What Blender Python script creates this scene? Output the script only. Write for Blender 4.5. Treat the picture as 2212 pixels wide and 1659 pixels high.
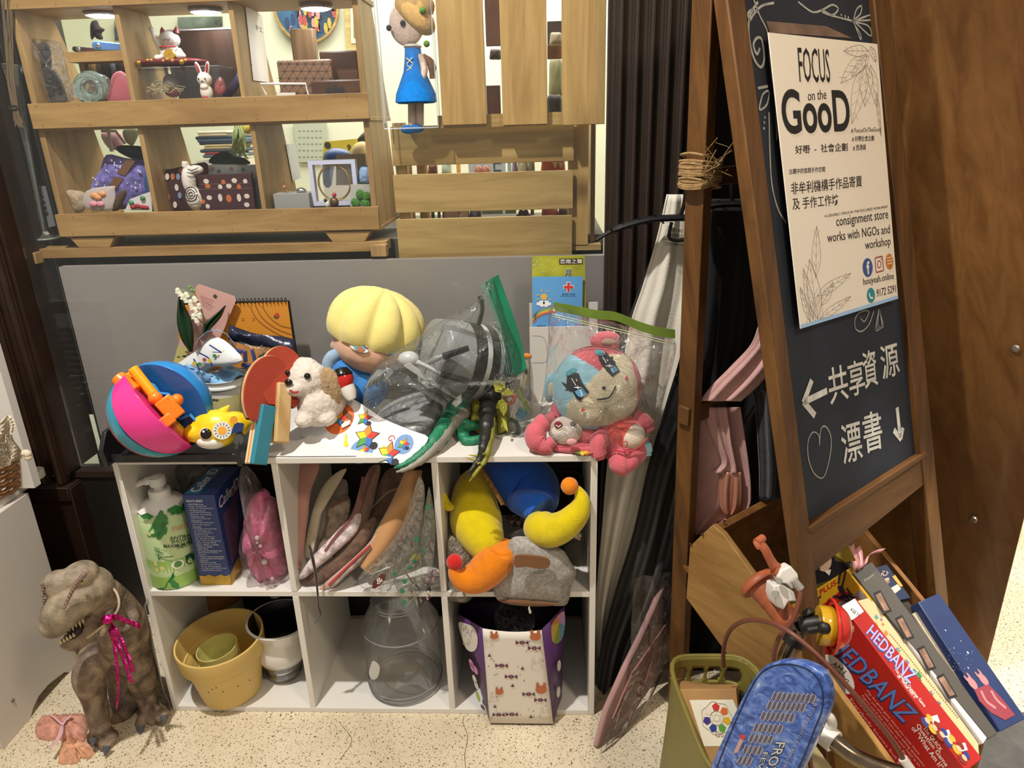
import bpy, bmesh, math, random
import numpy as np
from mathutils import Vector as V, Matrix as M
R = random.Random(7)
SC = bpy.context.scene
COL = SC.collection
for _o in list(bpy.data.objects): bpy.data.objects.remove(_o)
rad = math.radians
# ------------------------------------------------------------------ camera
F = 1533.0
TH, YAW, ROLL = .3532, -.0533, -.0309
CAM = V((.0666, -1.154, 1.1642))
_f = V((math.sin(YAW)*math.cos(TH), math.cos(YAW)*math.cos(TH), -math.sin(TH)))
_r = V((math.cos(YAW), -math.sin(YAW), 0)); _u = _r.cross(_f)
RX = _r*math.cos(ROLL)+_u*math.sin(ROLL); UX = _u*math.cos(ROLL)-_r*math.sin(ROLL)
cd = bpy.data.cameras.new('camera'); cam = bpy.data.objects.new('camera', cd); COL.objects.link(cam)
cd.sensor_width = 36; cd.lens = F/2212*36; cd.clip_start = .02
m = M.Identity(4)
for i in range(3): m[i][0] = RX[i]; m[i][1] = UX[i]; m[i][2] = -_f[i]; m[i][3] = CAM[i]
cam.matrix_world = m; SC.camera = cam
# ------------------------------------------------------------------ light and exposure
SC.view_settings.view_transform = 'Standard'; SC.view_settings.look = 'None'
SC.view_settings.gamma = 1; SC.view_settings.use_curve_mapping = False; SC.view_settings.exposure = 0
cy = SC.cycles
cy.use_denoising = True; cy.max_bounces = 7; cy.transparent_max_bounces = 24; cy.sample_clamp_indirect = 4
cy.caustics_reflective = False; cy.caustics_refractive = False
W = bpy.data.worlds.new('world'); SC.world = W; W.use_nodes = True
W.node_tree.nodes['Background'].inputs[0].default_value = (1, .92, .82, 1)
W.node_tree.nodes['Background'].inputs[1].default_value = .42
def lamp(name, kind, loc, power, col, to=None, size=.1, spot=None, blend=.4):
    l = bpy.data.lights.new(name, kind); l.energy = power; l.color = col
    if kind == 'AREA': l.shape = 'DISK' if isinstance(size, (int, float)) else 'RECTANGLE'; l.size = size if isinstance(size, (int, float)) else size[0]
    if kind == 'AREA' and not isinstance(size, (int, float)): l.size_y = size[1]
    if kind in ('SPOT', 'POINT'): l.shadow_soft_size = size
    if spot: l.spot_size = rad(spot); l.spot_blend = blend
    o = bpy.data.objects.new(name, l); COL.objects.link(o); o.location = loc
    if to is not None: o.rotation_euler = (V(to)-V(loc)).to_track_quat('-Z', 'Y').to_euler()
    return o
lamp('ceiling_spotlight', 'SPOT', (-.61, -.60, 2.6), 215, (1, .955, .90), (-.35, .1, 0), .028, 84, .55)
lamp('aisle_downlight', 'SPOT', (1.75, .35, 2.5), 420, (1, .95, .86), (1.35, .15, 0), .05, 50, .5)
lamp('warm_fill', 'AREA', (1.0, -1.3, 2.55), 20, (1, .82, .6), (.75, 0, .6), .3)  # unseen warm fill light, added to brighten the A-frame side
lamp('shop_ceiling_lamp', 'AREA', (-.3, 1.25, 2.1), 36, (1, .98, .86), (-.3, 1.3, 1.0), (1.6, .8))
lamp('shop_side_lamp', 'AREA', (.8, 1.2, 2.0), 10, (1, .93, .72), (.3, 1.5, 1.1), .5)
# ------------------------------------------------------------------ pixel rays (a pixel picks a ray, the depth is chosen from the place)
def ray(px, py): return _fwd(px, py)
def _fwd(px, py): return _f+RX*((px-1106)/F)-UX*((py-829.5)/F)
def S(px, py, y): d = ray(px, py); return CAM+d*((y-CAM.y)/d.y)
def Z(px, py, z): d = ray(px, py); return CAM+d*((z-CAM.z)/d.z)
def X(px, py, x): d = ray(px, py); return CAM+d*((x-CAM.x)/d.x)
def PXY(p): d = V(p)-CAM; k = d.dot(_f); return 1106+F*d.dot(RX)/k, 829.5-F*d.dot(UX)/k
def MPP(p): return (V(p)-CAM).dot(_f)/F      # metres per pixel at p
class PL:   # a plane with axes x, y (unit) and normal towards n = x cross y
    def __init__(s, o, x, y):
        s.o = V(o); s.x = V(x).normalized(); s.n = s.x.cross(V(y)).normalized(); s.y = s.n.cross(s.x)
    def px(s, px, py):
        d = ray(px, py); p = CAM+d*((s.o-CAM).dot(s.n)/d.dot(s.n)); q = p-s.o
        return q.dot(s.x), q.dot(s.y)
    def p(s, u, v, w=0): return s.o+s.x*u+s.y*v+s.n*w
    def at(s, px, py, w=0): u, v = s.px(px, py); return s.p(u, v, w)
    def up(s, w): return PL(s.o+s.n*w, s.x, s.y)
def FRONT(y): return PL((0, y, 0), (1, 0, 0), (0, 0, 1))   # normal = -y
def TOP(z): return PL((0, 0, z), (1, 0, 0), (0, 1, 0))
def tri_plane(a, b, c):   # a lower left, b lower right, c upper left
    return PL(a, V(b)-V(a), V(c)-V(a))
# ------------------------------------------------------------------ materials
def lin(h):
    h = h.lstrip('#'); c = [int(h[i:i+2], 16)/255 for i in (0, 2, 4)]
    return tuple(x/12.92 if x <= .04045 else ((x+.055)/1.055)**2.4 for x in c)+(1,)
MC = {}
def _new(name):
    a = bpy.data.materials.new(name); a.use_nodes = True
    return a, a.node_tree.nodes, a.node_tree.links, a.node_tree.nodes['Principled BSDF']
def mat(h, rough=.5, metal=0, bump=0, bs=200, var=0, vs=8, spec=.5, sheen=0, coat=0, sss=0, axis=None):
    k = ('m', h, rough, metal, bump, bs, var, vs, spec, sheen, coat, sss, str(axis))
    if k in MC: return MC[k]
    a, n, l, b = _new('paint_'+h.strip('#')); MC[k] = a
    c = lin(h); b.inputs['Base Color'].default_value = c
    b.inputs['Roughness'].default_value = rough; b.inputs['Metallic'].default_value = metal
    b.inputs['Specular IOR Level'].default_value = spec; b.inputs['Coat Weight'].default_value = coat
    b.inputs['Sheen Weight'].default_value = sheen
    if sss: b.inputs['Subsurface Weight'].default_value = sss; b.inputs['Subsurface Scale'].default_value = .01
    if var or bump:
        tc = n.new('ShaderNodeTexCoord'); mp = n.new('ShaderNodeMapping'); l.new(tc.outputs['Object'], mp.inputs[0])
        if axis: mp.inputs['Scale'].default_value = axis
    if var:
        t = n.new('ShaderNodeTexNoise'); t.inputs['Scale'].default_value = vs; t.inputs['Detail'].default_value = 5; l.new(mp.outputs[0], t.inputs[0])
        r = n.new('ShaderNodeValToRGB'); l.new(t.outputs[0], r.inputs[0])
        r.color_ramp.elements[0].position = .3; r.color_ramp.elements[1].position = .7
        r.color_ramp.elements[0].color = tuple(x*(1-var) for x in c[:3])+(1,); r.color_ramp.elements[1].color = tuple(min(1, x*(1+var*.6)) for x in c[:3])+(1,)
        l.new(r.outputs[0], b.inputs['Base Color'])
    if bump:
        t = n.new('ShaderNodeTexNoise'); t.inputs['Scale'].default_value = bs; t.inputs['Detail'].default_value = 3; l.new(mp.outputs[0], t.inputs[0])
        bp = n.new('ShaderNodeBump'); bp.inputs['Strength'].default_value = bump; bp.inputs['Distance'].default_value = .003
        l.new(t.outputs[0], bp.inputs['Height']); l.new(bp.outputs[0], b.inputs['Normal'])
    return a
def cloth(h, bump=.25, bs=260, var=.12, vs=30): return mat(h, .95, 0, bump, bs, var, vs, .15, .3)
def plush(h): return mat(h, 1, 0, .5, 420, .1, 60, .05, .35)
def plastic(h, rough=.28): return mat(h, rough, 0, 0, 0, 0, 8, .5, 0, 0)
def wood(c1, c2, grain=(1, 1, 14), rough=.5, scale=3, knot=0, rot=(0, 0, 0), dark=None):
    k = ('w', c1, c2, grain, rough, scale, knot, rot)
    if k in MC: return MC[k]
    a, n, l, b = _new('wood_'+c1.strip('#')); MC[k] = a
    b.inputs['Roughness'].default_value = rough; b.inputs['Specular IOR Level'].default_value = .3
    tc = n.new('ShaderNodeTexCoord'); r0 = n.new('ShaderNodeMapping'); r0.inputs['Rotation'].default_value = rot
    mp = n.new('ShaderNodeMapping'); mp.inputs['Scale'].default_value = grain
    l.new(tc.outputs['Object'], r0.inputs[0]); l.new(r0.outputs[0], mp.inputs[0])
    t = n.new('ShaderNodeTexNoise'); t.inputs['Scale'].default_value = scale; t.inputs['Detail'].default_value = 8; t.inputs['Roughness'].default_value = .62
    t.inputs['Distortion'].default_value = .6; l.new(mp.outputs[0], t.inputs[0])
    r = n.new('ShaderNodeValToRGB'); l.new(t.outputs[0], r.inputs[0])
    e = r.color_ramp.elements; e[0].position = .32; e[1].position = .66; e[0].color = lin(c2); e[1].color = lin(c1)
    out = r.outputs[0]
    if knot:
        v = n.new('ShaderNodeTexVoronoi'); v.inputs['Scale'].default_value = knot; l.new(r0.outputs[0], v.inputs[0])
        q = n.new('ShaderNodeValToRGB'); l.new(v.outputs['Distance'], q.inputs[0])
        g = q.color_ramp.elements; g[0].position = .045; g[1].position = .13; g[0].color = (.22, .12, .06, 1); g[1].color = (1, 1, 1, 1)
        mx = n.new('ShaderNodeMix'); mx.data_type = 'RGBA'; mx.blend_type = 'MULTIPLY'; mx.inputs[0].default_value = .8
        l.new(out, mx.inputs[6]); l.new(q.outputs[0], mx.inputs[7]); out = mx.outputs[2]
    l.new(out, b.inputs['Base Color'])
    bp = n.new('ShaderNodeBump'); bp.inputs['Strength'].default_value = .15; bp.inputs['Distance'].default_value = .002
    l.new(t.outputs[0], bp.inputs['Height']); l.new(bp.outputs[0], b.inputs['Normal'])
    return a
def clear(h='#ffffff', alpha=.15, rough=.08, gloss=.5, bump=0, bs=18):
    """see-through film: mostly transparent, a little of its own tint, glossy highlights at the folds"""
    k = ('c', h, alpha, rough, gloss, bump, bs)
    if k in MC: return MC[k]
    a, n, l, b = _new('film_'+h.strip('#')); MC[k] = a
    n.remove(b); out = n['Material Output']
    tr = n.new('ShaderNodeBsdfTransparent'); pr = n.new('ShaderNodeBsdfPrincipled'); gl = n.new('ShaderNodeBsdfGlossy')
    pr.inputs['Base Color'].default_value = lin(h); pr.inputs['Roughness'].default_value = .4; gl.inputs['Roughness'].default_value = rough
    m1 = n.new('ShaderNodeMixShader'); m1.inputs[0].default_value = alpha; l.new(tr.outputs[0], m1.inputs[1]); l.new(pr.outputs[0], m1.inputs[2])
    lw = n.new('ShaderNodeLayerWeight'); lw.inputs[0].default_value = .35
    mu = n.new('ShaderNodeMath'); mu.operation = 'MULTIPLY'; mu.inputs[1].default_value = gloss; l.new(lw.outputs['Fresnel'], mu.inputs[0])
    m2 = n.new('ShaderNodeMixShader'); l.new(mu.outputs[0], m2.inputs[0]); l.new(m1.outputs[0], m2.inputs[1]); l.new(gl.outputs[0], m2.inputs[2])
    l.new(m2.outputs[0], out.inputs[0])
    if bump:
        t = n.new('ShaderNodeTexNoise'); t.inputs['Scale'].default_value = bs; t.inputs['Detail'].default_value = 4; t.inputs['Distortion'].default_value = 1.2
        tc = n.new('ShaderNodeTexCoord'); l.new(tc.outputs['Object'], t.inputs[0])
        bp = n.new('ShaderNodeBump'); bp.inputs['Strength'].default_value = bump; bp.inputs['Distance'].default_value = .02; l.new(t.outputs[0], bp.inputs['Height'])
        for q in (gl, lw, pr): l.new(bp.outputs[0], q.inputs['Normal'])
    return a
def emit(h, s):
    k = ('e', h, s)
    if k in MC: return MC[k]
    a, n, l, b = _new('lamp_'+h.strip('#')); MC[k] = a
    b.inputs['Emission Color'].default_value = lin(h); b.inputs['Emission Strength'].default_value = s
    return a
# ------------------------------------------------------------------ mesh builder
def frame(d, up=(0, 0, 1)):
    d = V(d).normalized(); x = V(up).cross(d)
    if x.length < 1e-4: x = V((1, 0, 0)).cross(d)
    if x.length < 1e-4: x = V((0, 1, 0)).cross(d)
    x.normalize(); return x, d.cross(x)
def spline(pts, n=6, closed=False):
    """Catmull-Rom through points (tuples or vectors, any length)"""
    P = [np.array(p, float) for p in pts]; out = []; L = len(P)
    if L < 3 and not closed: 
        return [V(P[0]+(P[1]-P[0])*i/n) if len(P[0]) == 3 else tuple(P[0]+(P[1]-P[0])*i/n) for i in range(n+1)]
    for i in range(L if closed else L-1):
        a = P[i-1] if (closed or i) else 2*P[0]-P[1]; b = P[i]; c = P[(i+1) % L]
        d = P[(i+2) % L] if (closed or i+2 < L) else 2*P[-1]-P[-2]
        for k in range(n):
            t = k/n
            out.append(.5*((2*b)+(c-a)*t+(2*a-5*b+4*c-d)*t*t+(3*b-a-3*c+d)*t**3))
    if not closed: out.append(P[-1])
    return [V(o) if len(o) == 3 else tuple(o) for o in out]
class B:
    def __init__(s): s.v = []; s.f = []; s.mi = []; s.cur = 0
    def m(s, i): s.cur = i; return s
    def add(s, vs, fs):
        k = len(s.v); s.v += [tuple(p) for p in vs]; s.f += [tuple(i+k for i in f) for f in fs]; s.mi += [s.cur]*len(fs); return s
    def box(s, c, size, mt=None):
        c = V(c); hx, hy, hz = [q/2 for q in size]; mt = mt or M.Identity(3)
        vs = [c+mt @ V((x*hx, y*hy, z*hz)) for x in (-1, 1) for y in (-1, 1) for z in (-1, 1)]
        return s.add(vs, [(0, 1, 3, 2), (4, 6, 7, 5), (0, 4, 5, 1), (2, 3, 7, 6), (0, 2, 6, 4), (1, 5, 7, 3)])
    def bb(s, a, b): a, b = V(a), V(b); return s.box((a+b)/2, [abs(q) for q in b-a])
    def slab(s, pl, u0, v0, u1, v1, w0, w1):   # a box on a plane's axes
        c = pl.p((u0+u1)/2, (v0+v1)/2, (w0+w1)/2); mt = M((pl.x, pl.y, pl.n)).transposed()
        return s.box(c, (abs(u1-u0), abs(v1-v0), abs(w1-w0)), mt)
    def beam(s, a, b, w, h, up=(0, 0, 1)):
        a, b = V(a), V(b); d = b-a; x, y = frame(d, up); mt = M((x, y, d.normalized())).transposed()
        return s.box((a+b)/2, (w, h, d.length), mt)
    def prism(s, pts, dv):
        n = len(pts); dv = V(dv); P = [V(p) for p in pts]
        return s.add(P+[p+dv for p in P], [tuple(range(n))[::-1], tuple(range(n, 2*n))]+[(i, (i+1) % n, (i+1) % n+n, i+n) for i in range(n)])
    def poly(s, pts): return s.add(pts, [tuple(range(len(pts)))])
    def grid(s, rows, closed=False):
        n = len(rows[0]); vs = [p for r in rows for p in r]; fs = []
        for i in range(len(rows)-1):
            for j in range(n if closed else n-1):
                k = (j+1) % n; fs.append((i*n+j, i*n+k, (i+1)*n+k, (i+1)*n+j))
        return s.add(vs, fs)
    def tube(s, pts, r, n=10, cap=True, flat=1, up=(0, 0, 1), closed=False):
        pts = [V(p) for p in pts]; L = len(pts); rows = []; px = None
        for i, p in enumerate(pts):
            d = (pts[(i+1) % L] if (closed or i < L-1) else p)-(pts[i-1] if (closed or i) else p)
            if d.length < 1e-9: d = V((0, 0, 1))
            d.normalize()
            if px is None: x, y = frame(d, up)
            else:
                x = px-d*px.dot(d)
                if x.length < 1e-6: x, _ = frame(d, up)
                x.normalize(); y = d.cross(x)
            px = x; q = r[min(len(r)-1, int(round(i*(len(r)-1)/max(1, L-1))))] if isinstance(r, (list, tuple)) and len(r) != L else (r[i] if isinstance(r, (list, tuple)) else r)
            rows.append([p+x*q*math.cos(t*2*math.pi/n)+y*q*flat*math.sin(t*2*math.pi/n) for t in range(n)])
        if closed: rows.append(rows[0])
        s.grid(rows, True)
        if cap and not closed:
            k = len(s.v)-L*n; s.f += [tuple(range(k, k+n))[::-1], tuple(range(k+(L-1)*n, k+L*n))]; s.mi += [s.cur]*2
        return s
    def lathe(s, prof, c=(0, 0, 0), ax=(0, 0, 1), n=32, arc=1, x0=None):
        c = V(c); ax = V(ax).normalized(); x, y = frame(ax, (0, 1, 0)) if x0 is None else (V(x0).normalized(), ax.cross(V(x0)).normalized())
        k = n if arc == 1 else n+1
        rows = [[c+ax*z+(x*math.cos(2*math.pi*arc*j/n)+y*math.sin(2*math.pi*arc*j/n))*max(r, 1e-5) for j in range(k)] for r, z in prof]
        return s.grid(rows, arc == 1)
    def ell(s, c, r, mt=None, n=16, k=10):
        c = V(c); r = (r, r, r) if isinstance(r, (int, float)) else r; mt = mt or M.Identity(3); rows = []
        for i in range(k+1):
            a = math.pi*i/k
            rows.append([c+mt @ V((r[0]*max(1e-4, math.sin(a))*math.cos(2*math.pi*j/n), r[1]*max(1e-4, math.sin(a))*math.sin(2*math.pi*j/n), -r[2]*math.cos(a))) for j in range(n)])
        return s.grid(rows, True)
    def pillow(s, pts, nrm, h, back=None, steps=5):
        """a closed outline puffed up along nrm (front) and against it (back)"""
        P = [V(p) for p in pts]; c = sum(P, V())/len(P); nrm = V(nrm).normalized(); back = h if back is None else back
        for sg, hh in ((1, h), (-1, back)):
            rows = []
            for i in range(steps+1):
                t = i/steps; q = math.cos(t*math.pi/2); rows.append([c+(p-c)*q+nrm*sg*hh*math.sin(t*math.pi/2) for p in P])
            if sg < 0: rows = [r[::-1] for r in rows]
            s.grid(rows, True)
        return s
    def out(s, name, ms, parent=None, smooth=True, bevel=0, bseg=2, sub=0, solid=0, remesh=0, iters=4, weld=False, angle=40, off=-1):
        me = bpy.data.meshes.new(name); me.from_pydata(s.v, [], s.f)
        ms = ms if isinstance(ms, (list, tuple)) else [ms]
        for q in ms: me.materials.append(q)
        me.polygons.foreach_set('material_index', s.mi)
        bm = bmesh.new(); bm.from_mesh(me)
        if weld or remesh or bevel: bmesh.ops.remove_doubles(bm, verts=bm.verts, dist=1e-5)
        bmesh.ops.recalc_face_normals(bm, faces=bm.faces); bm.to_mesh(me); bm.free()
        if smooth: me.polygons.foreach_set('use_smooth', [True]*len(me.polygons))
        o = bpy.data.objects.new(name, me); COL.objects.link(o)
        if solid: q = o.modifiers.new('solid', 'SOLIDIFY'); q.thickness = solid; q.offset = off
        if remesh:
            q = o.modifiers.new('remesh', 'REMESH'); q.mode = 'VOXEL'; q.voxel_size = remesh; q.use_smooth_shade = True
            q = o.modifiers.new('smooth', 'SMOOTH'); q.factor = .5; q.iterations = iters
        if sub: q = o.modifiers.new('subdivision', 'SUBSURF'); q.levels = sub; q.render_levels = sub
        if bevel: q = o.modifiers.new('bevel', 'BEVEL'); q.width = bevel; q.segments = bseg; q.limit_method = 'ANGLE'; q.angle_limit = rad(35)
        if smooth and not remesh and angle < 180: me.set_sharp_from_angle(angle=rad(angle))
        if parent: par(o, parent)
        return o
def par(o, p):   # meshes are laid out in world space, so a part only undoes its Empty's place
    o.parent = p
    if p.type == 'EMPTY': o.matrix_parent_inverse = M.Translation(-V(p.location))
def tag(o, label, cat, group=None, kind=None):
    if label: o['label'] = label
    if cat: o['category'] = cat
    if group: o['group'] = group
    if kind: o['kind'] = kind
    return o
def thing(name, label, cat, loc=(0, 0, 0), group=None):
    o = bpy.data.objects.new(name, None); COL.objects.link(o); o.location = loc; o.empty_display_size = .02
    return tag(o, label, cat, group)
def struct(o): o['kind'] = 'structure'; return o
def lab(o, s): o['label'] = s; return o
# ------------------------------------------------------------------ lettering
TXT = {}
def glyphs(s, bold=0, shear=0, space=1):
    k = (s, bold, shear, space)
    if k not in TXT:
        c = bpy.data.curves.new('lettering', 'FONT'); c.body = s; c.offset = bold; c.shear = shear; c.resolution_u = 5 if bold > .015 else 2; c.fill_mode = 'FRONT'; c.space_character = space
        o = bpy.data.objects.new('lettering', c); COL.objects.link(o); dg = bpy.context.evaluated_depsgraph_get(); dg.update()
        me = bpy.data.meshes.new_from_object(o.evaluated_get(dg)); vs = np.array([v.co[:2] for v in me.vertices]) if len(me.vertices) else np.zeros((1, 2))
        fs = [tuple(p.vertices) for p in me.polygons]; bpy.data.objects.remove(o); bpy.data.meshes.remove(me)
        lo = vs.min(0); hi = vs.max(0); TXT[k] = ((vs-lo)/np.maximum(hi-lo, 1e-6), fs, (hi-lo)[0]/max(1e-6, (hi-lo)[1]))
    return TXT[k]
def text(b, pl, s, u, v, w=None, h=None, ang=0, bold=0, shear=0, lift=.0006, space=1, flip=False):
    """write s on plane pl; lower left corner at (u, v), fitted to width w and or height h"""
    vs, fs, asp = glyphs(s, bold, shear, space)
    if w is None: w = h*asp
    if h is None: h = w/asp
    c, q = math.cos(ang), math.sin(ang)
    b.add([pl.p(u+x*w*c-y*h*q, v+x*w*q+y*h*c, lift) for x, y in vs], fs); return b
def textpx(b, pl, s, bl, br, tl, bold=0, shear=0, lift=.0006, space=1):
    """write s so that its box's lower left, lower right and upper left fall on these pixels of plane pl"""
    vs, fs, asp = glyphs(s, bold, shear, space)
    a = V(pl.px(*bl)); x = V(pl.px(*br))-a; y = V(pl.px(*tl))-a
    b.add([pl.p(*(a+x*p[0]+y*p[1]), lift) for p in vs], fs); return b
def stroke(b, pl, pts, wd, lift=.0006, n=5, px=True, closed=False):
    """a flat drawn line along pixels of plane pl"""
    q = [pl.px(*p) if px else tuple(p) for p in pts]
    if n > 1: q = spline(q, n, closed)
    q = [V((a[0], a[1])) for a in q]; L = len(q); A = []
    for i, p in enumerate(q):
        d = (q[(i+1) % L] if closed or i < L-1 else p)-(q[i-1] if closed or i else p)
        if d.length < 1e-9: d = V((1, 0))
        d.normalize(); o = V((-d.y, d.x))*wd/2
        A.append([pl.p(*(p+o), lift), pl.p(*(p-o), lift)])
    if closed: A.append(A[0])
    b.grid(A); return b
def spot(b, pl, u, v, r, ry=None, n=14, lift=.0006, ang=0):
    ry = r if ry is None else ry; c, q = math.cos(ang), math.sin(ang)
    return b.poly([pl.p(u+r*math.cos(t)*c-ry*math.sin(t)*q, v+r*math.cos(t)*q+ry*math.sin(t)*c, lift) for t in [2*math.pi*i/n for i in range(n)]])
def flat(b, pl, pts, px=True, lift=.0006): return b.poly([pl.p(*(pl.px(*p) if px else p), lift) for p in pts])
# ================================================================== the setting
def terrazzo():
    a, n, l, b = _new('terrazzo'); b.inputs['Roughness'].default_value = .55; b.inputs['Specular IOR Level'].default_value = .25
    tc = n.new('ShaderNodeTexCoord')
    def ramp(src, p0, p1, c0, c1):
        r = n.new('ShaderNodeValToRGB'); l.new(src, r.inputs[0]); e = r.color_ramp.elements
        e[0].position = p0; e[1].position = p1; e[0].color = c0; e[1].color = c1; return r.outputs[0]
    def mul(x, y, f=1):
        q = n.new('ShaderNodeMix'); q.data_type = 'RGBA'; q.blend_type = 'MULTIPLY'; q.inputs[0].default_value = f; l.new(x, q.inputs[6]); l.new(y, q.inputs[7]); return q.outputs[2]
    t = n.new('ShaderNodeTexNoise'); t.inputs['Scale'].default_value = 5; t.inputs['Detail'].default_value = 4; l.new(tc.outputs['Object'], t.inputs[0])
    o = ramp(t.outputs[0], .3, .75, lin('#c4b596'), lin('#e0d3b8'))
    for s, p, c in ((150, .19, (.16, .13, .1, 1)), (75, .10, (.12, .1, .08, 1)), (260, .23, (.42, .35, .27, 1))):
        v = n.new('ShaderNodeTexVoronoi'); v.inputs['Scale'].default_value = s
        t2 = n.new('ShaderNodeTexNoise'); t2.inputs['Scale'].default_value = 60; l.new(tc.outputs['Object'], t2.inputs[0])
        va = n.new('ShaderNodeVectorMath'); va.operation = 'MULTIPLY_ADD'; va.inputs[1].default_value = (.012, .012, .012); l.new(t2.outputs['Color'], va.inputs[0]); l.new(tc.outputs['Object'], va.inputs[2])
        l.new(va.outputs[0], v.inputs[0])
        o = mul(o, ramp(v.outputs['Distance'], p, p+.06, c, (1, 1, 1, 1)), .85)
    l.new(o, b.inputs['Base Color']); return a
TERR = terrazzo()
fl = B().bb((-3, -3, -.05), (.86, .42, 0)).out('floor', TERR, smooth=False); struct(fl)
struct(B().bb((.86, .02, -.05), (4, 3, 0)).out('floor_arcade', TERR, smooth=False))
tl = mat('#3a342d', .6, 0, .2, 60, .5, 14)
b = B(); b.bb((.865, -.14, -.05), (4, .02, 0)); b.bb((.865, -.145, -.05), (4, -3, 0)); struct(b.out('floor_tile', mat('#4c4944', .5, 0, .1, 80, .3, 30), smooth=False))
b = B()
for i in range(3):
    for j in range(4): b.bb((.225+.21*i, .13+.16*j, .0), (.43+.21*i, .285+.16*j, .002))
struct(b.out('floor_recess', tl, smooth=False))
cr = B(); P0 = TOP(.0006); dk = mat('#6b5c48', .9)
for pts in ([(1003, 1545), (1000, 1560), (1010, 1590), (1004, 1630), (1006, 1659)], [(740, 1568), (760, 1600), (735, 1640)]):
    stroke(cr, P0, pts, .0012, 0)
struct(cr.out('floor_crack', dk, smooth=False))
# lower part of the shop front
GY = .33
xl = S(82, 700, GY-.02).x; xg = S(157, 700, GY+.015).x
grey = mat('#8f8b86', .45, 0, .05, 20, .06, 3, .4)
struct(B().bb((xg, GY+.015, .40), (.30, GY+.035, S(600, 566, GY+.02).z)).out('wall_back', grey, smooth=False))
blk = mat('#191614', .45)
struct(B().bb((-1.6, GY-.015, 0), (.36, GY+.02, .40)).out('wall_plinth', blk, smooth=False))
# pilasters, fluted
brn = mat('#2a1a11', .42, 0, .1, 60, .3, 20, .4); brn2 = mat('#2b211a', .5, 0, .1, 60, .2, 20, .35)
def pilaster(name, xa, xb, m, n, y, zb=.0, step=0):
    b = B(); b.bb((xa, y, .42 if zb else 0), (xb, y+.12, 2.4)); w = (xb-xa)/n
    for i in range(n):
        c = xa+w*(i+.5); b.bb((c-w*.30, y-.006, .34+zb), (c+w*.30, y+.01, 2.4)); b.tube([(c, y-.006, .34+zb), (c, y-.006, 2.4)], w*.2, 12)
    b.bb((xa-.004, y-.014, 0), (xb+.004, y+.12, .33+zb)); b.bb((xa-.002, y-.02, .30+zb), (xb+.002, y+.1, .335+zb))
    return struct(b.out(name, m, bevel=.002))
pilaster('trim_1', xl-.165, xl-.004, brn, 4, GY-.045, .06)
b = B(); x1 = xl-.165
b.bb((x1-.9, GY-.10, 0), (x1-.03, GY+.1, 2.4))
for i in range(5): b.tube([(x1-.05-.055*i, GY-.10, .12), (x1-.05-.055*i, GY-.10, 2.4)], .014, 12)
b.bb((x1-.9, GY-.13, 0), (x1-.015, GY+.1, .10)); b.bb((x1-.9, GY-.12, .1), (x1-.018, GY+.1, .12))
struct(b.out('trim_2', brn, bevel=.003))
pilaster('trim_4', xl-.02, xg-.004, mat('#211813', .45, 0, .1, 60, .3, 20, .3), 3, GY+.11, .08)
xr = S(1318, 300, GY-.02).x
pilaster('trim_3', xr, xr+.20, brn2, 7, GY-.045)
struct(B().bb((xr+.2, .42, 0), (1.1, .5, 2.4)).out('wall_recess', mat('#221812', .6), smooth=False))
# glass pane of the shop window
w1 = bpy.data.objects.new('window_1', None); COL.objects.link(w1); w1['kind'] = 'structure'
B().bb((xl, GY-.006, .41), (xr+.01, GY, 2.3)).out('pane', clear('#dfe8e4', .01, .02, .2), w1, smooth=False)
b = B(); b.bb((xl-.02, GY-.02, .40), (xr+.02, GY+.01, .415)); b.bb((xr-.006, GY-.02, .40), (xr+.006, GY+.01, 2.3)); b.out('window_frame', brn2, w1, smooth=False)
# curved timber panel of the neighbouring counter
pa = Z(2128, 1452, 0); pb = V((.42, .76, 0)); dv = (pb-pa).normalized(); nv = V((dv.y, -dv.x, 0)); nv = nv if nv.y < 0 else -nv
rows = []
for k in range(15):
    t = k/14; p = pa+(pb-pa)*t-nv*(.10*(1-t)**2*0+.04*math.sin(t*math.pi)*-1); rows.append([p, p+V((0, 0, 2.4))])
wr = B().grid(rows).out('wall_right', wood('#93673a', '#714a24', (13, 13, 1.0), .42, 2.4, 0, (0, .42, .4)), solid=.03, off=0); struct(wr)
scr = mat('#b9b2a4', .35, .9)
sc_ = B()
for p in ((2205, 745), (2115, 1110)):
    q = tri_plane(pa, pa-dv, pa+V((0, 0, 1))); c = q.at(*p, .015); sc_.lathe([(0, .003), (.005, .0028), (.0075, 0)], c-nv*-.018, nv, 14)
struct(sc_.out('trim_screws', scr))
# room behind the glass
cream = mat('#dfe3cf', .8); 
struct(B().bb((-2.2, 1.75, -.1), (1.6, 1.8, 2.5)).out('wall_shop', cream, smooth=False))
struct(B().bb((-2.2, .5, -.1), (-1.75, 1.8, 2.5)).out('wall_shop_side', cream, smooth=False))
struct(B().bb((1.15, .5, -.1), (1.2, 1.8, 2.5)).out('wall_shop_end', cream, smooth=False))
struct(B().bb((-2.2, GY, 2.3), (1.6, 1.8, 2.35)).out('ceiling_shop', mat('#cfc9b0', .8), smooth=False))
struct(B().bb((xg, GY+.04, .6), (.42, 1.8, .64)).out('floor_shop', mat('#8d6f4a', .6), smooth=False))
struct(B().bb((xg-.02, GY+.10, .64), (xr, .85, S(430, 524, .44).z)).out('window_sill', mat('#4c453c', .7), smooth=False))
struct(B().bb((xl-.2, .655, .42), (S(112, 240, .66).x, .67, 2.3)).out('wall_window_side', mat('#2e2720', .7), smooth=False))
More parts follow.
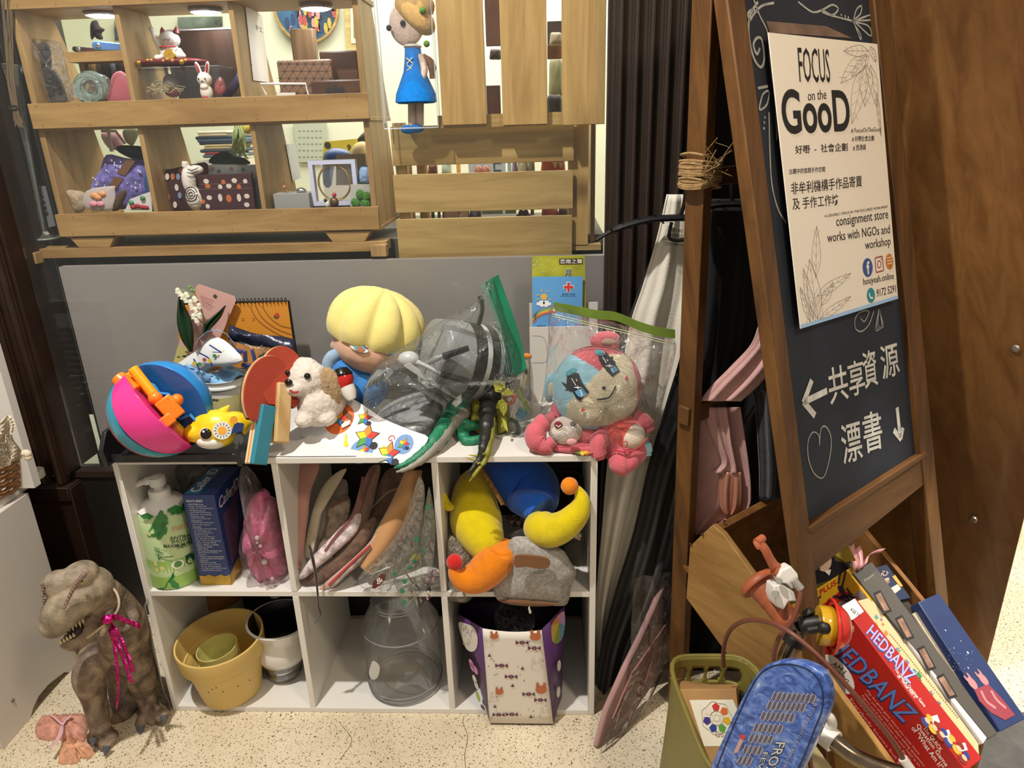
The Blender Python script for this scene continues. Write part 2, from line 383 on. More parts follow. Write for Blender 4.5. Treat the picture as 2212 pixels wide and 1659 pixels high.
# ================================================================== white storage cubes
SX0, SX1, SH, SD, ST = -.745, .155, .5993, .29, .012
white = mat('#d9d5cd', .38, 0, 0, 0, .03, 3, .5)
sh = thing('storage_shelf', 'low white open shelf of six cubes standing on the terrazzo floor', 'shelf', (-.295, .145, 0))
zm = S(321, 1283, 0).z; xd = [SX0+(SX1-SX0)/3, SX0+(SX1-SX0)*2/3]; xd = [S(591.5, 1003, 0).x, S(938, 1001, 0).x]
def panel(n, a, c): return B().bb(a, c).out(n, white, sh, bevel=.0008, bseg=1)
panel('side_panel', (SX0, 0, 0), (SX0+ST, SD, SH)); panel('side_panel', (SX1-ST, 0, 0), (SX1, SD, SH+.003))
panel('top_panel', (SX0+ST, 0, SH-ST), (SX1-ST, SD, SH)); panel('base_panel', (SX0+ST, 0, 0), (SX1-ST, SD, ST))
panel('shelf_panel', (SX0+ST, .001, zm-ST/2), (SX1-ST, SD, zm+ST/2))
for x in xd:
    panel('divider', (x-ST/2, .0005, ST), (x+ST/2, SD, zm-ST/2)); panel('divider', (x-ST/2, .0005, zm+ST/2), (x+ST/2, SD, SH-ST))
# ================================================================== timber display rack behind the glass
pine = wood('#a98955', '#856539', (1.2, 10, 10), .5, 3, 0)
pinev = wood('#a98b5c', '#876a40', (10, 10, 1.2), .5, 3, 0)
DY = .375
rk = thing('display_rack', 'two-tier pine display rack full of trinkets behind the shop glass', 'rack', (-.65, DY+.08, .94))
rx0, rx1 = S(66, 240, DY).x, S(795, 240, DY).x
zt0 = S(430, 212, DY).z; zt1 = S(430, 268, DY).z; zb0 = S(465, 455, DY).z; zb1 = S(465, 504, DY).z; zc0 = S(400, -30, DY).z; zc1 = S(400, 6, DY).z
nails = mat('#4a3218', .6)
def fboard(z0, z1):
    o = B().bb((rx0-.004, DY, z1), (rx1+.002, DY+.012, z0)).out('front_board', pine, rk, bevel=.001)
    b = B()
    for i in range(8):
        for zz in (z1+.006, z0-.006): b.lathe([(.0012, .0005), (.0012, 0)], (rx0+.01+(rx1-rx0-.02)*(i+R.uniform(0, .3))/7.4, DY-.0004, zz), (0, -1, 0), 8)
    b.out('nail', nails, o); return o
for a, c in ((zt0, zt1), (zb0, zb1), (zc0, zc1)): fboard(a, c)
DD = .15
xdv = [S(273, 120, DY+.02).x, S(516, 120, DY+.02).x]
xdw = [S(322, 360, DY+.02).x, S(560, 360, DY+.02).x]
def rp(n, a, c, mm=pinev): return B().bb(a, c).out(n, mm, rk, bevel=.001)
def rside(n, x, h, za, zc, da, dc): return B().prism([V((x-h, DY+.012, za)), V((x-h, DY+da, za)), V((x-h, DY+dc, zc)), V((x-h, DY+.012, zc))], (2*h, 0, 0)).out(n, pinev, rk, bevel=.001)
for x in (rx0+.003, rx1-.009): rside('side_panel', x, .006, zb1, zt1, .25, .19); rside('side_panel', x, .006, zt1, zc0, .23, .12)
for x in xdv: rside('divider', x, .005, zt1+.004, zc1, .22, .13)
for x in xdw: rside('divider', x, .005, zb1+.004, zt1-.004, .24, .18)
rp('tier_panel', (rx0, DY+.012, zt1-.004), (rx1, DY+.22, zt1+.004), pine); rp('tier_panel', (rx0, DY+.012, zb1-.004), (rx1, DY+.24, zb1+.004), pine)
rp('top_panel', (rx0, DY+.012, zc1), (rx1, DY+DD, zc1+.01), pine)
zl = S(430, 531, DY).z; zl2 = S(430, 558, DY).z
lg = thing('wooden_ledge', 'narrow pine ledge bar with end blocks under the display rack', 'ledge', (-.7, DY, zl))
B().bb((rx0-.09, DY+.004, zl2+.006), (rx1+.012, DY+.05, zl)).out('bar', pine, lg, bevel=.001)
for x in (rx0-.09, rx1-.018): B().bb((x, DY-.02, zl2-.002), (x+.034, DY+.004, zl-.004)).out('end_block', pinev, lg, bevel=.0015)
for x in (rx0+.06, rx1-.075):
    w = B(); w.prism([(x-.03, DY+.005, zl), (x+.04, DY+.005, zl), (x+.055, DY+.005, zb1-.004), (x-.045, DY+.005, zb1-.004)], (0, .05, 0)); w.out('support_wedge', pine, lg, bevel=.001)
# slatted panels to the right of the rack
pinel = wood('#b39a62', '#8f7441', (1.1, 12, 12), .5, 3.2, 0); pinelv = wood('#bb9c60', '#94733f', (12, 12, 1.0), .5, 3.0, 3.4)
sp = thing('slatted_crate', 'pine crate front of three wide horizontal slats with gaps', 'crate', (.0, DY, .93))
for i, (a, c, x0_, x1_) in enumerate(((274, 348, 842, 1240), (378, 451, 848, 1238), (474, 563, 855, 1236))):
    p0 = S(x0_, a, DY+.01); p1 = S(x1_, c, DY+.01); B().bb((p0.x, DY+.01, p1.z), (p1.x, DY+.015, p0.z)).out('slat', pinel, sp, bevel=.001)
p0 = S(1240, 265, DY+.022); p1 = S(1288, 540, DY+.022)
B().bb((p0.x-.012, DY+.022, p1.z+.01), (p0.x+.03, DY+.05, p0.z+.01)).out('post', pinelv, sp); 
B().bb((p0.x-.02, DY+.022, p1.z), (p1.x+.01, DY+.17, p1.z+.012)).out('base_board', pinel, sp)
B().bb((p1.x-.012, DY+.05, p1.z+.012), (p1.x-.002, DY+.17, p0.z)).out('side_board', pinelv, sp)
p2 = S(862, 300, DY+.022); B().bb((p2.x-.012, DY+.022, p1.z+.01), (p2.x+.012, DY+.05, p0.z+.01)).out('post', pinelv, sp)
vp = thing('plank_panel', 'panel of three upright pine planks with gaps between them', 'panel', (.1, GY+.01, 1.2))
for a, c in ((940, 1052), (1078, 1183), (1213, 1306)):
    p0 = S(a, 0, GY+.012); p1 = S(c, 268, GY+.012); B().bb((p0.x, GY+.012, p1.z), (p1.x, GY+.026, 1.62)).out('plank', pinelv, vp, bevel=.001)
p0 = S(945, 258, GY+.026); p1 = S(1300, 262, GY+.026); B().bb((p0.x, GY+.026, p1.z-.004), (p1.x, GY+.04, p1.z+.02)).out('cross_bar', pinel, vp)
# ================================================================== toys on top of the white shelf
def paint(o, fn, ms):   # give each face the material that fn(centre) picks
    for q in ms: o.data.materials.append(q)
    for p in o.data.polygons: p.material_index = fn(p.center)
def fuzz(o, amp=.002, size=.004):
    t = bpy.data.textures.new('fuzz', 'CLOUDS'); t.noise_scale = size; q = o.modifiers.new('pile', 'DISPLACE'); q.texture = t; q.strength = amp; q.mid_level = .5; q.texture_coords = 'LOCAL'; return o
def film(name, pts, y, h, m, parent, n=5, steps=9, seed=1, wr=.3, back=None, slope=0):
    """a loosely filled plastic bag: an outline in pixels on a plane near depth y, puffed and wrinkled"""
    r = random.Random(seed); yy = (lambda py: y) if not slope else (lambda py: y+slope*(py-pts[0][1]))
    P = [S(px, py, yy(py)) for px, py in spline(pts, n, True)]; c = sum(P, V())/len(P); L = len(P)
    ph = [r.uniform(0, 6.28) for _ in range(6)]; b = B()
    for sg, hh in ((-1, h), (1, h if back is None else back)):
        rows = []
        for i in range(steps+1):
            t = i/steps; q = math.cos(t*math.pi/2); row = []
            for j, p in enumerate(P):
                a = 2*math.pi*j/L; w = math.sin(5*a+ph[0]+3*t)*.5+math.sin(11*a+ph[1]-4*t)*.35+math.sin(17*a+ph[2]+7*t)*.2
                row.append(c+(p-c)*q+V((0, sg*hh*math.sin(t*math.pi/2)*(1+wr*w*(1-t*.6))+sg*.004*wr*w*q, 0)))
            rows.append(row)
        b.grid(rows, True)
    return b.out(name, m, parent, angle=180)
FILM = clear('#e6ebe8', .03, .09, .5, .6, 28); FILM2 = clear('#e6e8e0', .03, .12, .4, .5, 22); FILMG = clear('#b8c8c0', .045, .08, .6, .7, 24)
# black letter tray
tr_ = mat('#17171c', .38); ty = SH+.0005
lt = thing('desk_tray', 'black plastic desk tray on the shelf corner holding the ball and the yellow toy', 'tray', Z(380, 990, SH))
TX0, TX1 = Z(240, 1000, SH).x, Z(512, 1000, SH).x; TY0, TY1 = -.012, .22
B().bb((TX0, TY0, ty), (TX1, TY1, ty+.004)).out('tray_floor', tr_, lt, bevel=.001)
B().bb((TX0, TY0-.001, ty-.002), (TX1, TY0+.005, ty+.014)).out('front_lip', tr_, lt, bevel=.0015)
for x, s_ in ((TX0-.010, -1), (TX1+.002, 1)):
    zz = ty; prof = [(TY0-.012, zz-.006), (TY0-.016, zz+.030), (TY0+.006, zz+.058), (TY0+.075, zz+.058), (TY0+.10, zz+.020), (TY1, zz+.020), (TY1, zz-.0)]
    prof = [(a, max(c, zz) if a > 0 else c) for a, c in prof]
    B().prism([(x, a, c) for a, c in prof], (.009, 0, 0)).out('side_wall', tr_, lt, bevel=.0015)
# segmented activity ball
bc0 = Z(347, 884, SH+.098); br0 = 103*MPP(bc0)
e3 = (CAM-bc0).normalized(); e1 = (RX*.68-UX*.73); e1 = (e1-e3*e1.dot(e3)).normalized(); e2 = e3.cross(e1); e2 = e2 if e2.dot(UX) > 0 else -e2
ab = thing('activity_ball', 'pink, blue and teal segmented plastic activity ball with an orange hub sitting in the tray', 'ball', bc0-V((0, 0, br0)))
def wedge(name, p0, p1, r, m, off=0, lbl=None, q0=8, q1=172, inner=0, capm=None):
    mid = rad((p0+p1)/2); o_ = bc0+(e2*math.cos(mid)+e3*math.sin(mid))*off; b = B(); rows = []; n_ = 18
    for i in range(n_+1):
        a = rad(p0+(p1-p0)*i/n_); rows.append([o_+e1*r*(-math.cos(rad(q0+(q1-q0)*j/28)))+(e2*math.cos(a)+e3*math.sin(a))*r*math.sin(rad(q0+(q1-q0)*j/28)) for j in range(29)])
    b.grid(rows); 
    for row in (rows[0], rows[-1]): b.m(1); b.poly(row)
    for k in (0, -1): b.m(0); b.poly([r_[k] for r_ in rows]+[(rows[0][k]+rows[-1][k])/2-e1*.0])
    o = b.out(name, [m, capm or m], ab, bevel=.004, bseg=3, weld=True, angle=50); 
    if lbl: lab(o, lbl)
    return o
wedge('shell_segment', 98, 138, br0, plastic('#e0398c', .22), .004, 'pink segment'); wedge('shell_segment', 140, 162, br0*1.0, plastic('#2b93ad', .22), .002, 'teal segment'); wedge('shell_segment', 164, 205, br0, plastic('#e0483f', .22), .001, 'red segment')
bs = wedge('shell_segment', -120, 42, br0, plastic('#2183c9', .22), .003, 'blue segment', 6, 174, 0, plastic('#1e5a9c', .3))
b = B()
PB2 = PL(bc0, e1, e2*math.cos(rad(42))+e3*math.sin(rad(42)))
ln = [(-.52, .12), (-.30, .22), (-.18, .20), (-.10, .30), (.10, .30), (.14, .18), (.26, .16), (.30, .34), (.42, .34), (.46, .10)]
sgn = 1 if PB2.n.dot(e3) > 0 else -1
q = [PB2.p(u*br0*1.5, v*br0*1.5, sgn*.004) for u, v in ln]; b.tube(q, .003, 8); b.out('raised_edge', plastic('#3b8fd6', .25), bs)
b = B(); b.tube([bc0-e1*br0*.97+e3*.01, bc0+e1*br0*.9+e3*.01], .008, 16); b.tube([bc0-e1*br0*.98+e2*.012+e3*.03, bc0-e1*br0*.1+e2*.006+e3*.035], .0092, 16); b.out('yellow_bar', plastic('#eba413', .3), ab, bevel=.002)
b = B(); b.tube([bc0-e1*br0*1.0-e2*.016+e3*.012, bc0-e1*br0*.55-e2*.01+e3*.03], .014, 14); mt = M((e1, e2, e3)).transposed(); b.box(bc0+e1*.008+e2*.012+e3*.045, (.042, .030, .03), mt); b.box(bc0+e1*.022-e2*.004+e3*.05, (.020, .022, .024), mt); b.ell(bc0+e1*.004+e2*.030+e3*.050, .011); b.ell(bc0-e1*.020+e2*.006+e3*.046, .012); b.out('orange_hub', plastic('#ef7a14', .3), ab, bevel=.003, bseg=3)
# yellow fish toy
fc = Z(466, 926, SH+.058); k = MPP(fc)
fs = thing('bath_toy', 'yellow fish-shaped bath toy with a round dark eye and stickers lying in the tray', 'toy', fc-V((0, 0, .045)))
def iv(c, dx, dy, dz=0): return c+RX*dx*k-UX*dy*k-_f*dz*k    # offset in picture pixels at the depth of c
b = B(); mt = M((RX, -_f, UX)).transposed()
b.ell(fc, (54*k, 34*k, 42*k), mt); b.ell(iv(fc, -38, 8, 8), (27*k, 24*k, 22*k), mt); b.ell(iv(fc, 38, -8, -8), (34*k, 26*k, 30*k), mt); b.ell(iv(fc, 70, -20, -14), (22*k, 12*k, 14*k), mt)
yl = plastic('#e3c01c', .3); bo = b.out('body', yl, fs, remesh=.0028, iters=6)
b = B(); b.grid([[iv(fc, 8+22*t, -34-22*t*(1-.2*t), 8*(1-t)*math.cos(a)) +RX*k*(17*(1-t)**.8)*math.sin(a) for a in [j*2*math.pi/12 for j in range(12)]] for t in (0, .3, .6, .85, 1)], True); b.out('fin', yl, fs)
b = B(); b.ell(iv(fc, -6, 26, 5), (34*k, 26*k, 18*k), mt); b.out('belly', plastic('#e6e3da', .3), fs)
ey = iv(fc, -7, 9, 33); b = B(); b.ell(ey, (12*k, 5*k, 12*k), mt); o = b.out('eye', plastic('#171410', .15), fs); b = B(); b.ell(iv(ey, -1, 0, -1.5), (13.5*k, 4.5*k, 13.5*k), mt); b.out('eye_ring', plastic('#e9d9b0'), o); B().ell(iv(ey, -3, -5, 4.5), 2.6*k).out('eye_glint', plastic('#ffffff'), o)
b = B(); st = PL(iv(fc, 26, 2, 30), (RX-_f*-.5).normalized(), UX); spot(b, st, 0, 0, 19*k, None, 24); b.m(1); spot(b, st, 0, 0, 9*k, None, 16, .0012)
for j in range(14): b.m(2); a = j*.449; stroke(b, st, [(11.5*k*math.cos(a), 11.5*k*math.sin(a)), (16*k*math.cos(a), 16*k*math.sin(a))], .0012, .0012, 0, False)
b.m(3); s2 = PL(iv(fc, 54, -4, 24), (RX-_f*-.9).normalized(), UX); b.poly([s2.p(u*k, v*k, .001) for u, v in ((-12, -14), (14, -8), (16, 8), (-4, 12))]); b.m(1); spot(b, s2, -6*k, 16*k, 9*k, None, 12, .0012); b.m(2); spot(b, s2, 4*k, -26*k, 11*k, 12*k, 12)
b.out('sticker', [mat('#d7d7d2', .4), mat('#e0a030', .4), mat('#4a4a4a', .4), mat('#24366b', .4)], fs, smooth=False)
# white bucket with a blue mask
bb0 = Z(497, 898, SH); by = bb0.y; bz = S(493, 812, by).z; brd = 48*MPP((bb0.x, by, bz))
class CY:   # a standing cylinder's skin as a writing surface: u along its girth, v up
    def __init__(s, c, r, r2=None, h=1): s.c = V(c); s.r = r; s.r2 = r2 or r; s.h = h
    def px(s, px, py):
        d = ray(px, py); o = CAM-s.c; A = d.x**2+d.y**2; Bq = o.x*d.x+o.y*d.y; Cq = o.x**2+o.y**2-s.r**2; D_ = max(0, Bq*Bq-A*Cq); t = (-Bq-math.sqrt(D_))/A; q = o+d*t
        return math.atan2(q.x, -q.y)*s.r, q.z
    def p(s, u, v, w=0): r_ = s.r+(s.r2-s.r)*v/s.h; a = u/s.r; return s.c+V(((r_+w)*math.sin(a), -(r_+w)*math.cos(a), v))
wt = thing('plastic_bucket', 'small white plastic tub with a yellow printed label behind the ball and bats', 'bucket', bb0)
h_ = bz-SH; prof = [(brd*.80, 0), (brd*.92, h_*.80), (brd*1.0, h_*.81), (brd*1.0, h_*.86), (brd*.95, h_*.87), (brd*.97, h_*.97), (brd*1.02, h_), (brd*.97, h_), (brd*.90, h_*.9), (brd*.78, .004), (.001, .004)]
B().lathe(prof, bb0, (0, 0, 1), 48).out('tub', plastic('#e4e4dc', .35), wt, bevel=.0005)
cyb = CY(bb0, brd*.84, brd*.93, h_*.8); b = B()
b.grid([[cyb.p(u*brd, v*h_*.8, .0008) for u in [-.8+1.9*j/16 for j in range(17)]] for v in (.15, .45, .78)]); b.m(1)
for j in range(5): stroke(b, cyb, [(-.6*brd+.004*i, h_*(.2+.08*j)) for i in range(5)], .0025, .0014, 0, False)
for j in range(3): stroke(b, cyb, [(-.55*brd+.004*i, h_*.58+.002*(i % 2)) for i in range(6+j)], .004, .0013, 0, False)
b.m(2); b.poly([cyb.p(u*brd, v*h_, .0012) for u, v in ((.2, .2), (.8, .2), (.8, .62), (.2, .62))])
b.out('label', [mat('#cfc48a', .5), mat('#6b5b40', .6), mat('#d6cb6a', .5)], wt)
def mpatch(name, pts, y, h, m, parent=None, back=.002, n=4): P = [S(px, py, y) for px, py in spline(pts, n, True)]; return B().pillow(P, (0, -1, 0), h, back).out(name, m, parent)
bl1 = cloth('#7fb2dc', .5, 500, .12, 50)
b = B(); ce = V((bb0.x, by, bz-.004))
rows = [[ce+V((brd*.86*r_*math.cos(a)+.008*r_, brd*.86*r_*math.sin(a), .012*math.sin(3*a+r_*3)*(r_)+.010*(1-r_)+(.006 if r_ < .9 else 0))) for a in [j*2*math.pi/28 for j in range(28)]] for r_ in (1, .8, .55, .3, .02)]
tag(b.grid(rows, True).out('face_mask', bl1, solid=.0012), 'pale blue pleated face mask crumpled in the mouth of the white tub', 'mask')
# printed pouch of masks
pc = thing('snack_pouch', 'white plastic packet with dark blue lines and little yellow and green prints behind the ball', 'packet', Z(440, 880, SH))
b = B(); P = [S(px, py, .20-.0006*(px-445)) for px, py in spline([(377, 792), (405, 770), (432, 752), (447, 733), (475, 730), (505, 752), (524, 778), (498, 790), (466, 790), (440, 806), (412, 803), (392, 797)], 4, True)]
b.pillow(P, (0, -1, 0), .022, .01); po_ = b.out('packet_body', mat('#d9dad8', .3, 0, .5, 26, .04, 40), pc)
b = B(); q = FRONT(.160)
for pts in ([(398, 790), (415, 800)], [(418, 775), (432, 800)], [(430, 762), (452, 775), (458, 792)], [(452, 745), (485, 765), (520, 778)], [(385, 792), (420, 798)]): stroke(b, q, pts, .003, 0)
for j in range(8): b.m(1+j % 3); q_ = q.px(420+11*j, 785-4*j+6*(j % 2)); spot(b, q, q_[0], q_[1], .0045, None, 8, .0005)
b.out('printed_pattern', [mat('#22388a', .4), mat('#cfc23a', .4), mat('#4a8a4a', .4), mat('#b7553a', .4)], po_)
b = B(); b.grid([[S(x-9*math.cos(a), y+9*math.sin(a)*0-8*math.sin(a), .19+.012*s_) for s_ in (-1, 0, 1)] for x, y, a in [(428, 752, 0), (436, 735, .3), (452, 722, .9), (470, 719, 1.4), (486, 728, 2), (498, 745, 2.5), (512, 768, 2.8)]])
b.grid([[S(x, y+d, .17) for d in (-11, 0, 12)] for x, y in [(402, 795), (420, 806), (436, 812), (452, 820)]])
b.out('blue_strap', bl1, pc, solid=.001)
# lily of the valley
ll = thing('flower_spray', 'artificial lily of the valley with two dark leaves and white bells', 'flower', S(410, 765, .24))
grn = mat('#1f3a22', .45, 0, .1, 60, .25, 40, .4)
def leaf(pts, y, bend):
    L = spline(pts, 6); g = []
    for i, (x, yy, w) in enumerate(L): g.append([S(x-w, yy+w*.15, y+bend*(i/len(L))**2), S(x-w*.5, yy+.05*w, y-.006+bend*(i/len(L))**2), S(x, yy, y+.002+bend*(i/len(L))**2), S(x+w*.5, yy-.05*w, y-.006+bend*(i/len(L))**2), S(x+w, yy-.15*w, y+bend*(i/len(L))**2)])
    B().grid(g).out('leaf', grn, ll, solid=.0008)
leaf([(413, 760, 3), (405, 730, 13), (398, 695, 15), (391, 660, 7), (388, 636, 1)], .235, .03); leaf([(441, 722, 2), (452, 702, 12), (466, 686, 11), (478, 672, 5), (487, 660, 1)], .24, .02)
b = B(); b.tube(spline([S(440, 712, .24), S(438, 680, .236), S(425, 648, .235), S(405, 632, .235), S(384, 624, .235)], 6), .0016, 6); b.tube(spline([S(432, 664, .236), S(424, 640, .235), S(412, 622, .235)], 4), .0010, 6); b.out('stem', mat('#7c8a4a', .5), ll)
for x, y in ((384, 627), (388, 633), (395, 640), (402, 636), (402, 647), (412, 652), (420, 645), (414, 662), (422, 668), (430, 660), (424, 676), (418, 682), (432, 680), (424, 690)):
    B().lathe([(.0002, .005), (.003, .0045), (.005, .001), (.0048, -.003), (.0058, -.0052), (.004, -.003)], S(x, y, .228), (R.uniform(-.3, .3), -.2, 1), 10).out('bell', mat('#d9d6be', .5), ll)
for x, y in ((410, 620), (414, 626), (420, 628)): B().ell(S(x, y, .232), .003, None, 8, 6).out('bud', mat('#6f9a3f', .5), ll)
# pink tag card and orange calendar
cp = FRONT(.268)
tg = thing('tag_card', 'tall pink card with a punched hole standing behind the lily flowers', 'card', S(440, 790, .268)); b = B()
b.prism([cp.at(*p) for p in ((429, 614), (506, 640), (510, 648), (448, 800), (372, 791), (424, 617))], (0, .0015, 0)); b.out('card', mat('#c69a90', .5, 0, 0, 0, .06, 20), tg)
b = B(); u, v = cp.px(465, 640); spot(b, cp, u, v, .0042, None, 16); b.out('punched_hole', mat('#3d3835', .8), tg, smooth=False)
b = B(); 
for j in range(6): stroke(b, cp, [(432+j, 638+4.2*j), (462-3*(j % 3), 650+4.2*j)], .0008, .0005, 0)
b.m(1); flat(b, cp, [(385, 745), (408, 752), (395, 790), (374, 786)]); b.m(2)
for j in range(8): u, v = cp.px(396+R.uniform(-12, 22), 760+R.uniform(-20, 24)); spot(b, cp, u, v, .004, .002, 8, .0008)
b.out('card_print', [mat('#a0706a', .6), mat('#b7ab6a', .6), mat('#3f5a35', .6)], tg, smooth=False)
ca = thing('desk_calendar', 'orange spiral-bound desk calendar with curved brown lines leaning at the glass', 'calendar', S(560, 790, .285)); cp2 = FRONT(.282)
B().prism([cp2.at(*p) for p in ((382, 660), (621, 652), (640, 790), (390, 800))], (0, .002, 0)).out('orange_page', mat('#c9842a', .5), ca)
B().prism([cp2.at(*p, -.003) for p in ((384, 655), (624, 650), (645, 792), (390, 802))], (0, .002, 0)).out('back_cover', mat('#17130f', .5), ca)
b = B()
for j in range(14): c = cp2.at(510+8.2*j, 652-.15*j, .0); b.tube([c+V((0, .005*math.cos(a), .0055*math.sin(a)+.001)) for a in [q*2*math.pi/10 for q in range(11)]], .0009, 6)
b.out('spiral_binding', mat('#1c1a18', .4), ca)
b = B()
for dd in (0, 12, 26): stroke(b, cp2, [(540+dd, 661), (556+dd, 690-dd*.2), (590+dd*.6, 716-dd*.5), (630, 735-dd)], .0022)
b.m(1); u, v = cp2.px(597, 684); spot(b, cp2, u, v, .006, .004, 10, .0008); b.m(2); u, v = cp2.px(599, 680); spot(b, cp2, u, v, .0045, None, 10, .001)
for x, y in ((525, 688), (548, 688), (505, 688), (525, 692), (548, 692)): b.m(0); stroke(b, cp2, [(x-3, y), (x+3, y)], .0012, .0005, 0)
b.out('page_print', [mat('#8a5526', .6), mat('#5a4a3a', .6), mat('#c03a2a', .6)], ca, smooth=False)
# zip pouch with blue bits
zp = thing('zip_pouch', 'clear zip pouch with a silvery navy top holding blue plastic bits and wires', 'pouch', S(560, 800, .22))
b = B(); b.grid([[S(494+(636-494)*t, 701+37*t+5*math.sin(5*t), .215+.006*math.sin(9*t)) for t in [j/14 for j in range(15)]], [S(494+(636-494)*t, 716+36*t, .210) for t in [j/14 for j in range(15)]], [S(494+(634-494)*t, 732+34*t+3*math.sin(7*t), .208+.004*math.sin(6*t)) for t in [j/14 for j in range(15)]]]); b.out('zip_band', mat('#2d3042', .25, .4, .5, 60, .3, 50), zp, solid=.002)
film('pouch_film', [(496, 735), (560, 745), (632, 768), (625, 812), (560, 818), (498, 800)], .215, .018, FILM2, zp, 4, 6, 3)
b = B(); mb = plastic('#22398a', .35)
for x, y, w, h2, a in ((530, 770, 8, 30, .1), (548, 768, 7, 34, -.1), (515, 758, 22, 9, .3), (535, 790, 30, 10, .2)): b.box(S(x, y, .214), (w*.95*k, .008, h2*.95*k), M.Rotation(a, 3, 'Y'))
b.out('blue_clip', mb, zp, bevel=.0008)
b = B()
for j in range(5): b.tube(spline([S(562+6*j, 790, .21), S(560+9*j, 752+3*j, .206), S(585+6*j, 745+4*j, .21), S(600+2*j, 785, .212)], 6), .0007, 6)
b.out('wire', mat('#b9bcc0', .3, .6), zp); B().ell(S(574, 778, .216), .016).out('navy_ball', plastic('#131a38', .3), zp)
# table tennis bats
def bat(label, H, T, ang, hl, stripes):
    H, T = V(H), V(T); l = (T-H).normalized(); w = V((math.cos(ang), math.sin(ang), 0)); w = (w-l*w.dot(l)).normalized(); n = w.cross(l); n = n if n.x > 0 else -n
    Lb = (T-H).length; rb_ = .074*Lb/.262; rl_ = rb_*1.24; t = thing('table_tennis_bat', label, 'bat', H, 'table tennis bats')
    cc = H+l*(Lb-rl_); ol = [cc+l*rl_*math.cos(a)+w*rb_*.96*math.sin(a) for a in [math.pi*2*j/44-math.pi*.82+0*j for j in range(0, 44) if abs(math.pi*2*j/44-math.pi*.82) < math.pi*.82]]
    ol += [H+l*hl*1.0-w*.014, H+l*hl+w*.014][::1] if (ol[0]-(H-w)).length > (ol[0]-(H+w)).length else [H+l*hl+w*.014, H+l*hl-w*.014][::-1]
    wd = wood('#c9ab7a', '#a9844f', (8, 8, 1), .5, 3, 0)
    B().prism([p-n*.003 for p in ol], n*.006).out('blade', wd, t, bevel=.0006)
    for s_, m_ in ((1, mat('#a83c26', .75, 0, .35, 900, .06, 60)), (-1, mat('#17130f', .7))):
        rr = [cc+l*rl_*.985*math.cos(a)+w*rb_*.945*math.sin(a) for a in [-2.5+5.0*j/40 for j in range(41)]]
        o = B().prism([p+n*s_*.003 for p in rr], n*s_*.0028).out('rubber', m_, t); 
        if s_ < 0: lab(o, 'black rubber')
    m3 = M((w, n, l)).transposed(); hd = B()
    if stripes:
        cols = ['#d9c8a4', '#d98a3c', '#d9c8a4', '#2f7f93', '#2f7f93']; ws = [.006, .004, .004, .006, .006]; u = -.013
        for q_, (c_, w_) in enumerate(zip(cols, ws)): hd.m(q_); hd.box(H+l*(hl*.5+.004)+n*(u+w_/2), (.029, w_, hl+.012), m3); u += w_
        hd.out('handle', [mat(c_, .5) for c_ in cols], t, bevel=.001)
    else:
        for s_ in (-1, 1): hd.box(H+l*(hl*.5+.006)+n*.0085*s_, (.029, .011, hl+.016), m3)
        hd.out('handle', wd, t, bevel=.003, bseg=3)
bat('red table tennis bat with a blue and orange striped handle over the shelf edge', S(553, 1000, -.03), S(590, 769, .07), 1.08, .095, True)
bat('red table tennis bat with a plain pale wooden handle beside the plush puppy', S(602, 955, .01), S(612, 748, .10), 1.02, .095, False)
# plush puppy
k = MPP(S(680, 840, .10)); dc = S(664, 822, .10)
dg = thing('plush_puppy', 'fluffy white plush puppy with tan ears between the bats and the doll', 'plush toy', S(690, 905, .10)); wf = plush('#cfc4b8'); tan = plush('#a58a68')
b = B(); b.ell(dc, (47*k, 44*k, 44*k)); b.ell(iv(dc, -18, 16, 30), (24*k, 22*k, 17*k)); b.ell(iv(dc, 20, 56, -4), (42*k, 40*k, 46*k)); b.ell(iv(dc, 40, 40, -22), (40*k, 46*k, 44*k)); b.ell(iv(dc, 0, 84, 22), (20*k, 22*k, 16*k)); b.ell(iv(dc, 46, 80, 10), (20*k, 24*k, 16*k)); b.ell(iv(dc, -4, -30, 6), (28*k, 24*k, 20*k))
fuzz(b.out('body', wf, dg, remesh=.0035, iters=5), .006, .0045)
b = B(); b.ell(iv(dc, 54, 14, 12), (25*k, 15*k, 46*k), M.Rotation(-.12, 3, 'Y')); fuzz(b.out('ear', tan, dg, remesh=.003), .006, .004); b = B(); b.ell(iv(dc, -44, -8, 8), (13*k, 14*k, 36*k), M.Rotation(.25, 3, 'Y')); fuzz(b.out('ear', tan, dg, remesh=.003), .006, .004)
for x, y, r_ in ((-32, -16, 5.5), (12, -9, 7)): B().ell(iv(dc, x, y, 42 if x > 0 else 33), r_*k).out('eye', plastic('#0e0c0b', .12), dg)
B().ell(iv(dc, -24, 4, 52), (8.5*k, 6*k, 7*k)).out('nose', plastic('#0e0c0b', .15), dg)
b = B(); b.tube(spline([iv(dc, -22, 20, 50), iv(dc, -14, 25, 50), iv(dc, -6, 24, 46)], 4), 2.2*k, 8); b.out('mouth', mat('#a3262a', .6), dg)
